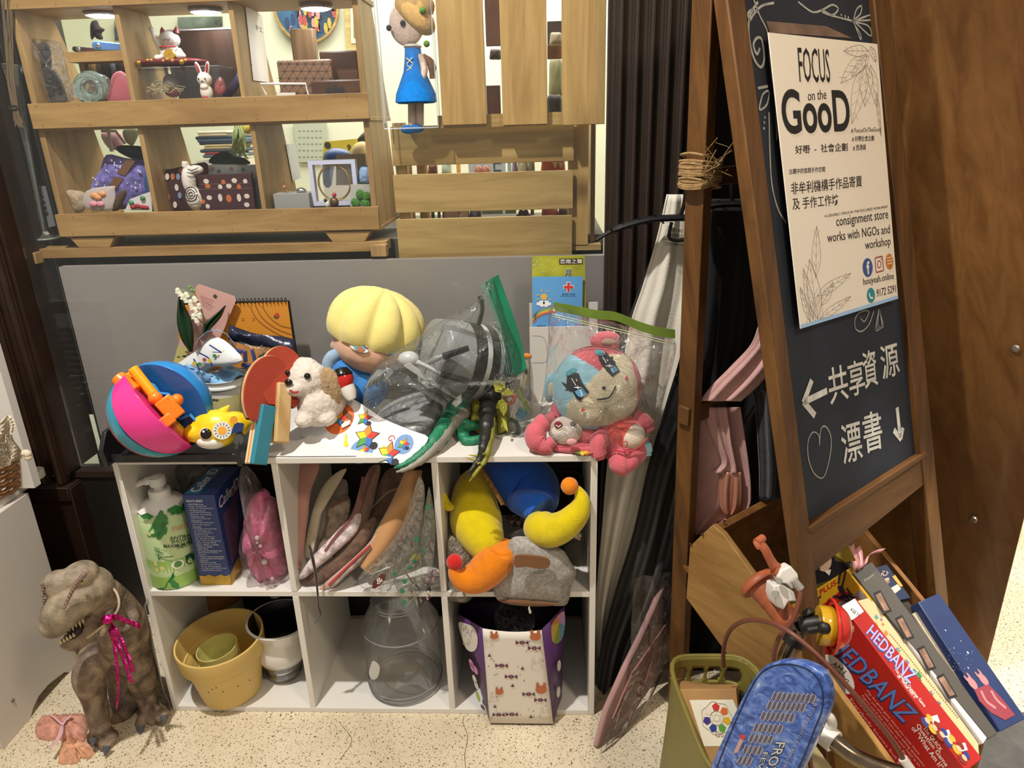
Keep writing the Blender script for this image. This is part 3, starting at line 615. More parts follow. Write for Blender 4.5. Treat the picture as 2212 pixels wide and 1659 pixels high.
# red and white rattle
rt = thing('toy_rattle', 'red, black and white plastic rattle propped beside the plush puppy', 'toy', S(742, 880, .13)); c = S(743, 822, .10); k = MPP(c)
B().lathe([(.001, 26*k), (14*k, 23*k), (21*k, 12*k), (22*k, 2*k), (17*k, -14*k), (9*k, -24*k), (.001, -25*k)], c, (RX*-.25+UX*.95), 24).out('red_body', plastic('#b5221c', .2), rt)
B().lathe([(.001, 29*k), (13*k, 26*k), (20*k, 15*k), (21.5*k, 10*k)], c, (RX*-.25+UX*.95), 24).out('black_cap', plastic('#120f0e', .2), rt, solid=.001, off=1); B().lathe([(17*k, -14*k), (16*k, -30*k), (10*k, -44*k), (.001, -46*k)], c, (RX*-.4+UX*.9), 20).out('white_grip', plastic('#d8d4cc', .25), rt)
# blonde cloth doll
k = MPP(S(815, 690, .20)); hc = S(812, 706, .20); hup = (RX*.30+UX*.93-_f*.25).normalized()
dl = thing('cloth_doll', 'soft cloth doll with a puffy yellow bob of hair and blue clothes behind the puppy', 'doll', S(780, 860, .19))
hx = RX-hup*RX.dot(hup); hx.normalize(); hy = hup.cross(hx); rows = []
for i in range(25):
    t = i/24; a = t*2.02; row = []
    for j in range(90):
        f_ = 2*math.pi*j/90; lobe = abs(math.sin(f_*4.5+.5+.25*math.sin(f_*2)))**.5; rr = 105*k*(1-.17*(1-lobe)*min(1, a*1.2))*(1+.035*math.sin(2*f_+1)); zz = 84*k*math.cos(a) if a < 1.57 else 66*k*math.cos(a)
        row.append(hc+(hx*math.cos(f_)+hy*math.sin(f_))*rr*math.sin(a)**.85+hup*(zz-12*k*(1-lobe)*min(1, a*1.5)))
    rows.append(row)
b = B(); b.grid(rows, True); b.poly(rows[-1]); fuzz(b.out('hair', cloth('#d9cb7c', .15, 400, .05, 30), dl, angle=180), .0012, .006)
skn = cloth('#c99f84', .12, 400, .04, 20); b = B(); fcn = iv(hc, -10, 44, 6); mt = M((hx, hy, hup)).transposed(); b.ell(fcn, (82*k, 74*k, 56*k), mt); b.ell(iv(hc, -88, 40, 0), (12*k, 10*k, 14*k), mt); b.out('face', skn, dl, remesh=.004, iters=6)
fp = PL(iv(hc, -18, 55, 82), (hx-hy*0), hup); fq = FRONT(0)
def on_ell(px, py, c, r, mt, lift=.001):   # where a ray meets an ellipsoid
    inv = mt.transposed(); o = inv @ (CAM-c); d = inv @ ray(px, py); o = V((o[i]/r[i] for i in range(3))); d = V((d[i]/r[i] for i in range(3))); A = d.dot(d); Bq = o.dot(d); D_ = Bq*Bq-A*(o.dot(o)-1)
    t = (-Bq-math.sqrt(max(D_, 0)))/A; p = CAM+ray(px, py)*t; return p-ray(px, py).normalized()*lift
class EL:
    def __init__(s, c, r, mt, z=0): s.c, s.r, s.mt = V(c), r, mt; s.n = -_f; k_ = MPP(c); s.k = k_
    def px(s, px, py): return px, py
    def p(s, u, v, w=0): return on_ell(u, v, s.c, s.r, s.mt, w)
FE = EL(fcn, (82*k, 74*k, 56*k), mt)
def espot(b, E, x, y, rx, ry, lift=.0015, ang=0, n=16): b.poly([E.p(x+rx*math.cos(t)*math.cos(ang)-ry*math.sin(t)*math.sin(ang), y+rx*math.cos(t)*math.sin(ang)+ry*math.sin(t)*math.cos(ang), lift) for t in [2*math.pi*i/n for i in range(n)]])
b = B(); espot(b, FE, 776, 750, 22, 10, .003, .35); b.m(1); espot(b, FE, 776, 751, 13, 8.5, .0040, .35); b.m(2); espot(b, FE, 778, 755, 8, 5, .0048, .35); b.m(3); stroke(b, FE, [(752, 735), (772, 738), (796, 754)], 2.4, .0045, 4)
b.m(0); espot(b, FE, 848, 760, 16, 7, .003, -.1); b.m(1); espot(b, FE, 846, 761, 9, 6, .0040, -.1); b.m(3); stroke(b, FE, [(828, 760), (842, 752), (866, 752)], 2.6, .0045, 4)
stroke(b, FE, [(755, 728), (780, 735)], 1.5, .0045, 0); b.out('eye', [mat('#d6cfc6', .6), mat('#5f93a0', .6), mat('#a8653c', .6), mat('#4d2f24', .6)], dl, smooth=False)
dc2 = iv(hc, -56, 110, -6); b = B(); bc1 = cloth('#3f7fc4', .25, 300, .15, 25); b.ell(dc2, (52*k, 44*k, 62*k)); b.ell(iv(dc2, 34, 20, 0), (46*k, 40*k, 50*k)); b.ell(iv(dc2, -30, -26, -6), (34*k, 26*k, 30*k)); b.out('dress', bc1, dl, remesh=.004)
b = B(); b.tube(spline([iv(dc2, -46, -6, 24), iv(dc2, -36, -38, 30), iv(dc2, -14, -52, 34), iv(dc2, 2, -52, 30)], 6), [14*k, 15*k, 14*k, 11*k], 12); b.out('sleeve', cloth('#8fa6bd', .25, 300, .15, 30), dl)
b = B(); rows = [[iv(dc2, x, y, 12+8*math.sin(i*1.7+j)) for j, (x, y) in enumerate(((-74+i*8, 30-i*3), (-60+i*9, -6-i*8), (-40+i*10, -34-i*9)))] for i in range(6)]; b.grid(rows); b.out('cape', cloth('#7fb0e6', .2, 200, .1, 20), dl, solid=.0015)
# printed sheets
s1 = thing('paper_sheet', 'blank white paper sheet lying half under the sticker sheet at the shelf edge', 'paper', Z(640, 960, SH)); b = B()
b.prism([Z(px, py, SH+.002+.0) for px, py in ((575, 985), (655, 902), (700, 930), (770, 985), (640, 986))], (0, 0, .0006)); b.out('sheet', mat('#dcdad8', .55), s1)
ss = thing('sticker_sheet', 'white sheet of round and star-shaped rainbow stickers spread before the grey toys', 'paper', Z(760, 970, SH))
QS2 = tri_plane(Z(645, 939, SH+.006), S(880, 1001, -.016), S(735, 846, .135))
qz = lambda x, y: (640+x/3.3185, 560+y/3.3185)
o = [QS2.at(px, py) for px, py in spline([(735, 846), (780, 872), (830, 905), (890, 930), (925, 945), (905, 975), (882, 1001)], 3)+[(850, 1001), (800, 996), (750, 982), (700, 964), (645, 939)]]
if QS2.n.z < 0: QS2 = PL(QS2.o, QS2.y, QS2.x)
B().prism(o, -QS2.n*.0006).out('sheet', mat('#dcdad8', .5), ss, smooth=False)
rb5 = [mat(c, .5) for c in ('#c8372c', '#e08a2a', '#e3c92f', '#4f9a3c', '#3a6fb5', '#22202a', '#d8672c', '#6d94c4', '#7a4a2c', '#e2dcc8')]
def rstar(b, x, y, r, rot):
    u0, v0 = QS2.px(*qz(x, y)); u1, v1 = QS2.px(*qz(x+r, y)); r_ = math.hypot(u1-u0, v1-v0); b.m(5); pts = []
    for i in range(10): a = rot+i*math.pi/5; q = r_*(1 if i % 2 == 0 else .52); pts.append((u0+q*math.cos(a), v0+q*math.sin(a)))
    b.poly([QS2.p(u0+(u-u0)*1.12, v0+(v-v0)*1.12, .0006) for u, v in pts])
    for i in range(5): b.m(i); i0 = 2*i; b.poly([QS2.p(*q, .001) for q in ((u0, v0), pts[(i0-1) % 10], pts[i0], pts[(i0+1) % 10])])
    b.m(5); b.poly([QS2.p(u0+r_*(.9+.35*math.cos(t)), v0-r_*(.5-.3*math.sin(t)), .0012) for t in [j*.785 for j in range(8)]])
b = B()
def rspot(x, y, r, c, ry=1): u, v = QS2.px(*qz(x, y)); u1, v1 = QS2.px(*qz(x+r, y)); spot(b.m(c), QS2, u, v, math.hypot(u1-u, v1-v), None, 24, .0005)
rspot(310, 1145, 102, 6); rspot(467, 1378, 84, 7); rspot(772, 1326, 68, 7); b.m(8); flat(b, QS2, [qz(*p) for p in ((270, 1075), (350, 1075), (405, 1125), (400, 1170), (330, 1110))], lift=.0006)
rstar(b, 310, 1140, 55, .3); rstar(b, 505, 1275, 85, .5); rstar(b, 490, 1140, 52, .4); rstar(b, 660, 1395, 80, .4); rstar(b, 770, 1325, 42, .2); rstar(b, 490, 1375, 40, .8)
b.m(9); flat(b, QS2, [qz(*p) for p in ((325, 1190), (350, 1165), (392, 1155), (385, 1185), (335, 1215))], lift=.0014); b.m(5); stroke(b, QS2, [qz(330, 1218), qz(390, 1188)], .002, .0016, 0)
b.m(2); flat(b, QS2, [qz(*p) for p in ((340, 1325), (348, 1300), (352, 1250), (364, 1255), (368, 1310), (378, 1330), (365, 1345), (342, 1342))], lift=.0008)
b.m(0); u, v = QS2.px(*qz(680, 1288)); stroke(b, QS2, [(u+.008*math.cos(t)*(1-t/9), v+.008*math.sin(t)*(1-t/9)) for t in [j*.6 for j in range(11)]], .0016, .0008, 0, False); rspot(628, 1345, 11, 2)
b.out('rainbow_stickers', rb5, ss, smooth=False)
# big zip bag of grey cookware toys
bg = thing('zip_bag', 'large clear zip bag with a green seal packed with grey and black toy kitchenware', 'bag', Z(900, 920, SH))
film('bag_film', [(1064, 594), (1040, 640), (1000, 668), (950, 695), (900, 730), (850, 762), (808, 798), (788, 840), (786, 880), (806, 915), (824, 944), (860, 952), (910, 945), (945, 932), (972, 892), (1004, 884), (1030, 862), (1060, 838), (1082, 812), (1110, 820), (1134, 792), (1110, 715), (1086, 652)], .095, .055, FILMG, bg, 4, 10, 11, .5, .03)
b = B(); b.grid([[S(x+dx, y+dy, .085+.0015*math.sin(i*.6)) for dx, dy in ((-14, 8), (0, 0), (14, -10))] for i, (x, y) in enumerate(spline([(1062, 602), (1076, 640), (1094, 690), (1110, 740), (1122, 795), (1124, 806)], 4))]); b.out('zip_seal', mat('#157a58', .3, 0, .2, 40, .1, 40), bg, smooth=False, solid=.0015)
b = B()
for off in (-22, -17): b.tube(spline([S(x+off, y+8, .078) for x, y in ((1062, 608), (1076, 642), (1094, 692), (1108, 742), (1118, 800))], 5), .0009, 6)
b.out('seal_ridge', mat('#4fae90', .25), bg)
gy1 = plastic('#8b8d8c', .35); gy2 = plastic('#6f7273', .3); gy3 = mat('#a7aaa8', .35); bk1 = plastic('#1a1b1c', .25)
k = MPP(S(875, 890, .10))
t = thing('toy_pan_lid', 'round grey toy lid with teal dots at the bottom of the clear zip bag', 'toy', S(880, 940, .09)); c = S(878, 892, .115); ax = (-_f*.55+UX*.78+RX*-.25).normalized()
B().lathe([(76*k, -.022), (78*k, -.006), (74*k, 0), (60*k, .006), (30*k, .010), (.001, .011)], c, ax, 48).out('lid', gy1, t, solid=.002); b = B()
for j in range(9): a = -1.2+.3*j; x_, y_ = frame(ax, (0, 1, 0)); b.ell(c-ax*.012+(RX*math.cos(a)-UX*.55*abs(math.cos(a*.5))-_f*.5).normalized()*70*k+RX*k*(-20+8*j), 9*k, None, 10, 6)
b.out('teal_bead', clear('#3f8f8a', .7, .1, .6), t)
t = thing('toy_pot', 'grey and black banded toy cooking pot lying on its side inside the zip bag', 'toy', S(1010, 850, .14)); c = S(985, 775, .15); k = MPP(c); ax = (RX*.86-UX*.12+_f*.5).normalized()
B().lathe([(.001, -60*k), (78*k, -58*k), (82*k, -20*k), (82*k, 8*k)], c, ax, 40).out('grey_shell', gy1, t)
for q, (a_, e_, m_) in enumerate(((8, 34, '#1a1b1c'), (34, 46, '#c2c4c2'), (46, 66, '#1d1e1f'), (66, 76, '#b5b8b6'), (76, 96, '#222426'))): lab(B().lathe([(83*k-q*.6*k, a_*k), (84*k-q*.6*k, a_*k+.5*k), (84*k-q*.6*k, e_*k-.5*k), (83*k-q*.6*k, e_*k)]+([(.001, e_*k)] if q == 4 else []), c, ax, 40).out('band', plastic(m_, .25), t), 'black band' if q % 2 == 0 else 'pale band')
b = B(); b.tube(spline([S(1038, 640, .13), S(1042, 668, .13), S(1034, 700, .135)], 5), [.0085, .007, .0075], 12, True, .6); b.out('pot_handle', bk1, t)
t = thing('toy_ladle', 'light grey toy ladle lying across the upper half of the zip bag', 'toy', S(880, 790, .06)); 
B().ell(S(884, 776, .062), (.021, .015, .015)).out('bowl', gy3, t); B().tube(spline([S(890, 778, .058), S(920, 790, .055), S(952, 808, .055)], 5), [.006, .0045, .004], 10).out('neck', gy3, t); B().tube([S(952, 808, .055), S(1014, 824, .055)], [.0062, .0055], 12).out('handle', bk1, t)
t = thing('toy_spatula', 'grey toy spatula with a black handle near the pot in the zip bag', 'toy', S(960, 770, .062)); B().tube(spline([S(920, 786, .062), S(940, 776, .06), S(960, 768, .06)], 5), [.004, .005, .0045], 10).out('neck', gy3, t); B().tube([S(958, 770, .06), S(1012, 752, .06)], [.0066, .0055], 12).out('handle', bk1, t)
t = thing('toy_tongs', 'long light grey toy tongs with a scalloped edge at the front of the zip bag', 'toy', S(930, 860, .045)); b = B()
b.prism([S(px, py, .045) for px, py in [(872, 790), (885, 784), (902, 800)]+[(902+j*7.2, 802+j*5.2+(3.2 if (j//2) % 2 else -3.2)) for j in range(12)]+[(996, 856), (998, 868), (985, 880), (976, 872), (984, 862)]+[(975-j*8, 858-j*5.2) for j in range(13)]], (0, .010, 0)); b.out('jaw', gy3, t, bevel=.0015)
B().prism([S(px, py, .056) for px, py in ((880, 812), (968, 868), (962, 880), (872, 824))], (0, .006, 0)).out('jaw', gy2, t, bevel=.001)
t = thing('toy_fork', 'grey toy serving fork at the edge of the zip bag beside the doll', 'toy', S(800, 830, .08)); b = B()
for j in range(4): b.tube(spline([S(792+8*j, 838-3*j, .075), S(800+7*j, 822-3*j, .072), S(818+5*j, 800, .075)], 4), .0026, 8)
b.out('tine', gy1, t); B().prism([S(px, py, .075) for px, py in ((806, 815), (842, 795), (850, 806), (830, 826))], (0, .005, 0)).out('head', gy1, t, bevel=.001)
# green crocodile-like dinosaur
def creature(name, label, cat, loc): return thing(name, label, cat, loc)
gm = mat('#1f7a55', .45, 0, .6, 220, .25, 40); gb = mat('#8a8578', .55, 0, .4, 160, .15, 40)
t = thing('toy_dinosaur', 'green rubber dinosaur with a long tail curling over the shelf front', 'toy', Z(985, 930, SH)); P = lambda px, py, z: Z(px, py, SH+z)
b = B(); tail = [P(1000, 868, .050), P(985, 888, .046), P(966, 912, .034), P(946, 942, .024), P(922, 970, .013), S(898, 990, -.012), S(872, 1004, -.026), S(850, 1011, -.034)]
b.tube(spline(tail, 6), [.024, .023, .019, .016, .0135, .011, .009, .007, .005, .003], 14); b.ell(P(1010, 862, .050), (.030, .028, .026))
for q in ([P(985, 895, .035), P(1004, 915, .026), P(1022, 921, .022), P(1046, 908, .020), P(1052, 912, .010)], [P(985, 905, .03), P(1000, 935, .014), P(1006, 952, .008), P(1040, 948, .008), P(1048, 940, .012)]): b.tube(spline(q, 5), [.013, .012, .009, .009, .006], 10)
o = b.out('body', gm, t, remesh=.0026, iters=4); 
b = B(); b.tube(spline([p+V((.006, -.006, -.005)) for p in tail], 6), [.020, .019, .016, .0135, .011, .009, .0075, .0055, .004, .0022], 12); b.out('belly', gb, t)
for q in (P(1052, 910, .010), P(1050, 940, .008)): b = B(); [b.tube([q, q+V((.016, -.004*j, -.006))], [.004, .0012], 8) for j in (-1, 0, 1)]; b.out('claw', gb, t)
# dark spiked dinosaur
dm = mat('#23241f', .4, 0, .5, 180, .3, 30); ym = mat('#7d7a22', .5, 0, .4, 180, .3, 30)
t = thing('toy_dinosaur', 'dark grey and olive toy dinosaur with a spiked tail over the shelf front', 'toy', Z(1060, 935, SH))
b = B(); tl_ = [P(1062, 845, .075), P(1056, 868, .060), P(1052, 900, .046), P(1050, 935, .030), P(1044, 965, .018), S(1038, 988, -.006), S(1022, 1010, -.022), S(1004, 1034, -.032)]
b.tube(spline(tl_, 6), [.026, .024, .018, .0145, .0115, .0095, .008, .0065, .0045, .002], 12); b.ell(P(1064, 838, .075), (.036, .036, .034)); b.out('body', dm, t, remesh=.0026, iters=3)
for lx, zz in ((1032, .045), (1086, .045)): b = B(); b.tube(spline([P(lx+8 if lx < 1050 else lx-8, 870, .062), P(lx, 895, .035), P(lx, 925, .012), P(lx+(-4 if lx < 1050 else 2), 933, .006)], 5), [.017, .015, .012, .013], 12); b.out('leg', ym, t)
b = B()
for (x, y, yy), (dx, dz, dy) in (((1036, 985, -.004), (-.020, .005, -.006)), ((1032, 996, -.012), (-.022, .010, -.004)), ((1040, 985, -.004), (.008, .012, -.010)), ((1030, 1002, -.016), (.010, .008, -.010))): p = S(x, y, yy); b.tube([p, p+V((dx, dy, dz))], [.0034, .0004], 8)
b.out('tail_spike', mat('#a3993a', .5), t)
b = B(); b.tube(spline([p+V((.0085, -.003, -.004)) for p in tl_[2:]], 6), [.008, .0075, .0065, .005, .0035, .0018], 10); b.out('tail_underside', ym, t)
# little orange toy box
t = thing('toy_box', 'small orange cardboard toy box with red print between the two dinosaurs', 'box', Z(1030, 905, SH)); c = Z(1026, 912, SH); b = B()
B().bb(c+V((-.022, -.0, 0)), c+V((.022, .035, .052))).out('carton', mat('#b8741c', .5), t, bevel=.0008); b = B(); q = FRONT(c.y-.0004); b.m(0); flat(b, q, [(1008, 852), (1030, 846), (1040, 872), (1012, 876)]); b.m(1); flat(b, q, [(1018, 868), (1038, 862), (1036, 876), (1016, 880)], lift=.001); b.m(2)
for j in range(4): stroke(b, q, [(1012, 884+3*j), (1036, 881+3*j)], .0012, .0008, 0)
b.out('box_print', [mat('#d9cdb0', .5), mat('#a8322a', .5), mat('#2a221c', .5)], t, smooth=False)
# bag of tiny toys
t = thing('party_bag', 'narrow clear bag of tiny toys with yellow-green stickers standing beside the dark dinosaur', 'bag', Z(1112, 950, SH))
film('bag_film', [(1078, 812), (1108, 822), (1140, 770), (1150, 800), (1152, 860), (1146, 910), (1130, 940), (1112, 960), (1100, 938), (1090, 890)], .10, .028, FILM, t, 4, 8, 21, .5)
b = B(); q = PL(S(1090, 880, .068), RX+_f*.2, UX); ys = mat('#a8a83a', .5)
for pts in ([(1068, 818), (1090, 826), (1092, 838), (1082, 848), (1070, 846), (1066, 832)], [(1082, 850), (1098, 836), (1104, 846), (1110, 840), (1108, 852), (1090, 856)], [(1076, 866), (1086, 862), (1096, 872), (1096, 886), (1088, 898), (1080, 884)], [(1084, 902), (1094, 912), (1098, 934), (1090, 925)]): flat(b, q, pts, lift=0)
b.m(1)
for pts in ([(1074, 842), (1082, 845), (1088, 838)], [(1079, 829), (1080, 832)], [(1084, 830), (1085, 833)]): stroke(b, q, pts, .0013, .001, 0)
for r_ in (9, 6, 3): u, v = q.px(1087, 880); stroke(b, q, [(u+r_*.0009*math.cos(a), v+r_*.0012*math.sin(a)) for a in [j*.6283 for j in range(10)]], .0008, .001, 0, False, True)
b.out('sticker', [ys, mat('#22210f', .5)], t, smooth=False)
tag(B().box(S(1127, 893, .10), (.018, .012, .018), M.Rotation(.5, 3, 'Y')).out('toy_cube', clear('#2f7f9a', .75, .1, .5), None, smooth=False, bevel=.001), 'tiny translucent blue plastic cube inside the narrow clear bag', 'toy')
for lbl, pts, c_ in (('tiny pink and peach plastic loop toy in the narrow clear bag', [(1090, 862), (1100, 852), (1112, 856), (1106, 870), (1096, 872)], '#b8705a'), ('tiny dark green plastic toy low in the narrow clear bag', [(1102, 905), (1116, 915), (1120, 935), (1108, 940)], '#24452a'), ('thin lime plastic stick toy high in the narrow clear bag', [(1120, 842), (1126, 858), (1136, 875), (1142, 888)], '#8a9a4a')):
    tag(B().tube(spline([S(x, y, .098) for x, y in pts], 5), .0042, 8).out('trinket', plastic(c_, .35), None), lbl, 'toy')
t = thing('plush_penguin', 'small cream and black plush bird with an orange beak behind the narrow bag', 'plush toy', S(1125, 850, .17)); c = S(1126, 812, .17); k = MPP(c)
B().lathe([(.001, -36*k), (22*k, -28*k), (24*k, -5*k), (16*k, 18*k), (13*k, 32*k), (.001, 44*k)], c, UX+RX*.15, 20).out('body', plush('#c9bfa4'), t, sub=1); B().ell(c+RX*9*k+UX*8*k-_f*16*k, (5*k, 4*k, 10*k)).out('black_spot', plush('#171412'), t); B().ell(c+RX*12*k+UX*42*k-_f*2*k, (11*k, 9*k, 7*k)).out('beak', plush('#c9772c'), t)
# leaflet holder
by2 = .262
t = thing('leaflet_holder', 'white acrylic leaflet stand in the shelf corner below the blue leaflet', 'stand', Z(1210, 885, SH)); a0, a1 = S(1147, 870, by2), S(1290, 870, by2)
B().bb((a0.x, by2, SH), (a1.x, by2+.003, S(1200, 706, by2).z)).out('front_panel', mat('#cfcac2', .35), t); B().bb((a0.x, by2+.022, SH), (a1.x, by2+.025, S(1200, 660, by2).z)).out('rear_panel', mat('#cfcac2', .35), t)
for x in (a0.x, a1.x-.003): B().bb((x, by2+.003, SH), (x+.003, by2+.022, S(1200, 720, by2).z)).out('side_panel', mat('#cfcac2', .35), t)
b = B(); q = FRONT(by2-.0004); stroke(b, q, [(1150, 725), (1172, 728), (1180, 745), (1180, 780), (1150, 784)], .0008, 0, 4); b.out('embossed_line', mat('#8f8a82', .5), t, smooth=False)
def leaflet(label, y, quad, m_): 
    t = thing('leaflet', label, 'leaflet', S(1200, 850, y)); P = FRONT(y); B().prism([P.at(*p) for p in quad], (0, .0012, 0)).out('sheet', m_, t, smooth=False); return t, P
t, q = leaflet('blue leaflet with a red cross, a sun, a cloud and a rainbow in the stand', by2+.008, [(1150, 860), (1255, 860), (1259, 597), (1150, 598)], mat('#5f9fd6', .4)); b = B(); z = lambda x, y: (1080+x/3.3175, 540+y/3.3175)
for pts in ([(482, 232), (500, 232), (500, 256), (525, 256), (525, 274), (500, 274), (500, 298), (482, 298), (482, 274), (458, 274), (458, 256), (482, 256)],): flat(b, q, [z(*p) for p in pts], lift=.001)
b.m(1); flat(b, q, [z(*p) for p in ((478, 228), (504, 228), (504, 252), (529, 252), (529, 278), (504, 278), (504, 302), (478, 302), (478, 278), (454, 278), (454, 252), (478, 252))], lift=.0006)
for x, y, r_ in ((275, 385, 16), (300, 378, 24), (330, 378, 24), (352, 385, 16), (300, 392, 20), (330, 394, 18)): u, v = q.px(*z(x, y)); spot(b, q, u, v, r_*.00026, r_*.00022, 12, .0010+.00004*r_*.1)
b.m(2); u, v = q.px(*z(315, 335)); spot(b, q, u, v, .0068, None, 16, .0007)
for x0, y0, x1, y1 in ((295, 280, 300, 298), (345, 290, 338, 303), (262, 320, 280, 326), (260, 355, 278, 352), (352, 350, 365, 358)): stroke(b, q, [z(x0, y0), z(x1, y1)], .0024, .0008, 0)
b.m(3); textpx(b, q, '香港紅十字會', z(445, 322), z(538, 322), z(445, 310), .01, 0, .0008); textpx(b, q, 'HONG KONG RED CROSS', z(432, 333), z(548, 333), z(432, 326), 0, 0, .0008); textpx(b, q, '緩忍色', z(265, 556), z(330, 556), z(265, 538), .01, 0, .0008)
for j, c_ in enumerate((4, 2, 5, 6)): b.m(c_); stroke(b, q, [z(240, 520-16*j), z(270, 480-15*j), z(320, 455-15*j), z(400, 440-15*j)][:4], .0042, .0007, 4)
b.out('leaflet_print', [mat('#d0392c', .5), mat('#e8ecef', .5), mat('#e0b04a', .5), mat('#26364f', .5), mat('#c9705f', .5), mat('#6fb07a', .5), mat('#7d86c0', .5)], t, smooth=False)
t, q = leaflet('yellow-green leaflet with a dark title band standing tallest in the stand', by2+.014, [(1150, 800), (1268, 800), (1263, 552), (1149, 554)], mat('#a7a832', .45, 0, 0, 0, .35, 22)); b = B(); flat(b, q, [z(425, 62), z(593, 60), z(593, 100), z(425, 103)]); b.m(1); textpx(b, q, '恩雨之聲', z(430, 98), z(590, 96), z(430, 66), .012, 0, .001); textpx(b, q, '月', z(462, 190), z(506, 186), z(466, 136), .05, 0, .0008); b.m(2); textpx(b, q, '月', z(464, 188), z(504, 185), z(468, 139), .01, 0, .0012); b.m(1)
for j in range(30): u, v = q.px(*z(240+R.uniform(0, 170), 60+R.uniform(0, 110))); spot(b, q, u, v, .0009, None, 6, .0006)
b.out('leaflet_print', [mat('#2a2218', .5), mat('#e4e2d0', .5), mat('#3d4f73', .5)], t, smooth=False)
# green zip bag of plush toys hanging past the shelf corner
t = thing('zip_bag', 'clear zip bag with lime green seal holding two pink plush toys', 'bag', Z(1250, 960, SH))
film('bag_film', [(1192, 660), (1260, 678), (1340, 700), (1400, 718), (1458, 735), (1452, 790), (1436, 850), (1420, 910), (1405, 960), (1392, 1005), (1340, 1000), (1296, 985), (1240, 975), (1180, 968), (1146, 962), (1160, 900), (1176, 830), (1184, 740)], .055, .055, FILM, t, 4, 10, 31, .35, .03)
b = B(); b.grid([[S(x, y+dy, .05+.0015*math.sin(i*.5)) for dy in (-10, 0, 9)] for i, (x, y) in enumerate(spline([(1196, 662), (1240, 670), (1290, 680), (1330, 684), (1380, 704), (1420, 716), (1458, 722)], 4))]); b.out('zip_seal', mat('#66802a', .35, 0, 0, 0, .15, 30), t, smooth=False, solid=.0015)
b = B()
for off in (14, 19): b.tube(spline([S(x, y+off, .046) for x, y in ((1192, 664), (1260, 680), (1340, 698), (1458, 728))], 5), .0008, 6)
b.out('seal_ridge', mat('#c9d0a8', .25), t)
pk1 = plush('#c4606a'); pk2 = plush('#cf5a55'); lb = plush('#8fbccb'); crm = plush('#cfc4a8')
b4 = thing('plush_bear', 'pink and blue plush bear with big embroidered eyes leaning inside the lime sealed bag', 'plush toy', S(1330, 985, .05)); hc2 = S(1288, 838, .07); k = MPP(hc2)
hr = (98*k, 76*k, 92*k); mt = M((( RX*.93+UX*.36).normalized(), -_f, (UX*.93-RX*.36).normalized())).transposed(); mt = M((mt.col[0], mt.col[1], mt.col[2])).transposed()
b = B(); b.ell(hc2, hr, mt, 128, 90); hd = b.out('head', [crm, pk1, lb], b4, angle=180)
def hpick(p):
    d = V(p)-hc2; x, z_ = d.dot(RX)/(98*k), d.dot(UX)/(92*k)
    top = -.26+(x+.6)*1.1 if x < -.03 else min(.36+x*1.8, .78)
    if d.dot(_f) < 0 and -.68 < x < .84-.2*max(0, z_) and -.86 < z_ < top: return 0
    if x < 0-1.39*max(0, z_-.38): return 2
    return 1
paint(hd, hpick, [])
HE = EL(hc2, hr, mt); z = lambda x, y: (1080+x/3.3175, 540+y/3.3175)
b = B()
for pts in ([(480, 905), (520, 878), (562, 882), (590, 950), (640, 1018), (610, 1040), (575, 1085), (545, 1062), (520, 1015), (495, 1010), (475, 990), (478, 940)], [(700, 745), (740, 740), (780, 760), (815, 790), (835, 830), (860, 870), (835, 885), (808, 908), (770, 870), (735, 830), (712, 790)], [(436, 942), (470, 958), (500, 990), (470, 985)], [(462, 1002), (500, 985), (505, 1012)], [(755, 720), (782, 760), (776, 785), (760, 765)], [(790, 765), (812, 762), (806, 790)], [(805, 795), (832, 798), (815, 808)]):
    P_ = [z(*p) for p in pts]; c_ = (sum(p[0] for p in P_)/len(P_), sum(p[1] for p in P_)/len(P_)); g = [[HE.p(c_[0]+(p[0]-c_[0])*s_, c_[1]+(p[1]-c_[1])*s_, .0022) for p in P_] for s_ in (1, .6, .01)]; b.grid(g, True)
espot(b, HE, *z(745, 988), 4.2, 3.2, .0024); stroke(b, HE, [z(695, 1072), z(740, 1068), z(785, 1055), z(815, 1010), z(830, 975)], 3.4, .0024, 3)
b.m(1)
for pts in ([(535, 1015), (590, 985), (625, 1030), (585, 1058), (560, 1048)], [(785, 855), (825, 830), (848, 862), (812, 885)]): b.poly([HE.p(*z(*p), .0034) for p in pts])
b.m(2)
for cx, cy_ in ((558, 985), (785, 830)):
    for dx, dy in ((0, -22), (0, 22), (-40, 0), (40, 0)): b.poly([HE.p(*z(cx+dx*.8, cy_+dy*.8), .0042), HE.p(*z(cx+dy*.22, cy_+dx*.16), .0042), HE.p(*z(cx-dy*.22, cy_-dx*.16), .0042)])
for p0, p1 in (((512, 918), (545, 972)), ((545, 925), (552, 940)), ((735, 765), (762, 810)), ((768, 785), (774, 798)), ((575, 1000), (590, 1046)), ((798, 842), (814, 880))): stroke(b, HE, [z(*p0), z(*p1)], 1.8, .0044, 0)
b.m(3); espot(b, HE, *z(510, 872), 13, 6, .0022, -.5); espot(b, HE, *z(715, 735), 11, 6, .0022, .2); b.m(4); espot(b, HE, *z(595, 1148), 4, 3.4, .0026); espot(b, HE, *z(908, 918), 3, 4, .0026)
b.out('embroidered_face', [mat('#15161c', .7), mat('#4f86a8', .7), mat('#d4d8dc', .7), mat('#4f9aa6', .8), mat('#c0485a', .8)], b4, smooth=False)
b = B(); ec = iv(hc2, 18, -104, 4); b.ell(ec, (34*k, 17*k, 19*k), M.Rotation(-.12, 3, 'Y')); b.ell(iv(ec, 18, 12, 0), (15*k, 14*k, 16*k)); o = b.out('ear', pk1, b4, remesh=.003); B().ell(iv(ec, 6, 6, 14), (16*k, 5*k, 8*k)).out('ear_lining', plush('#a88a78'), o)
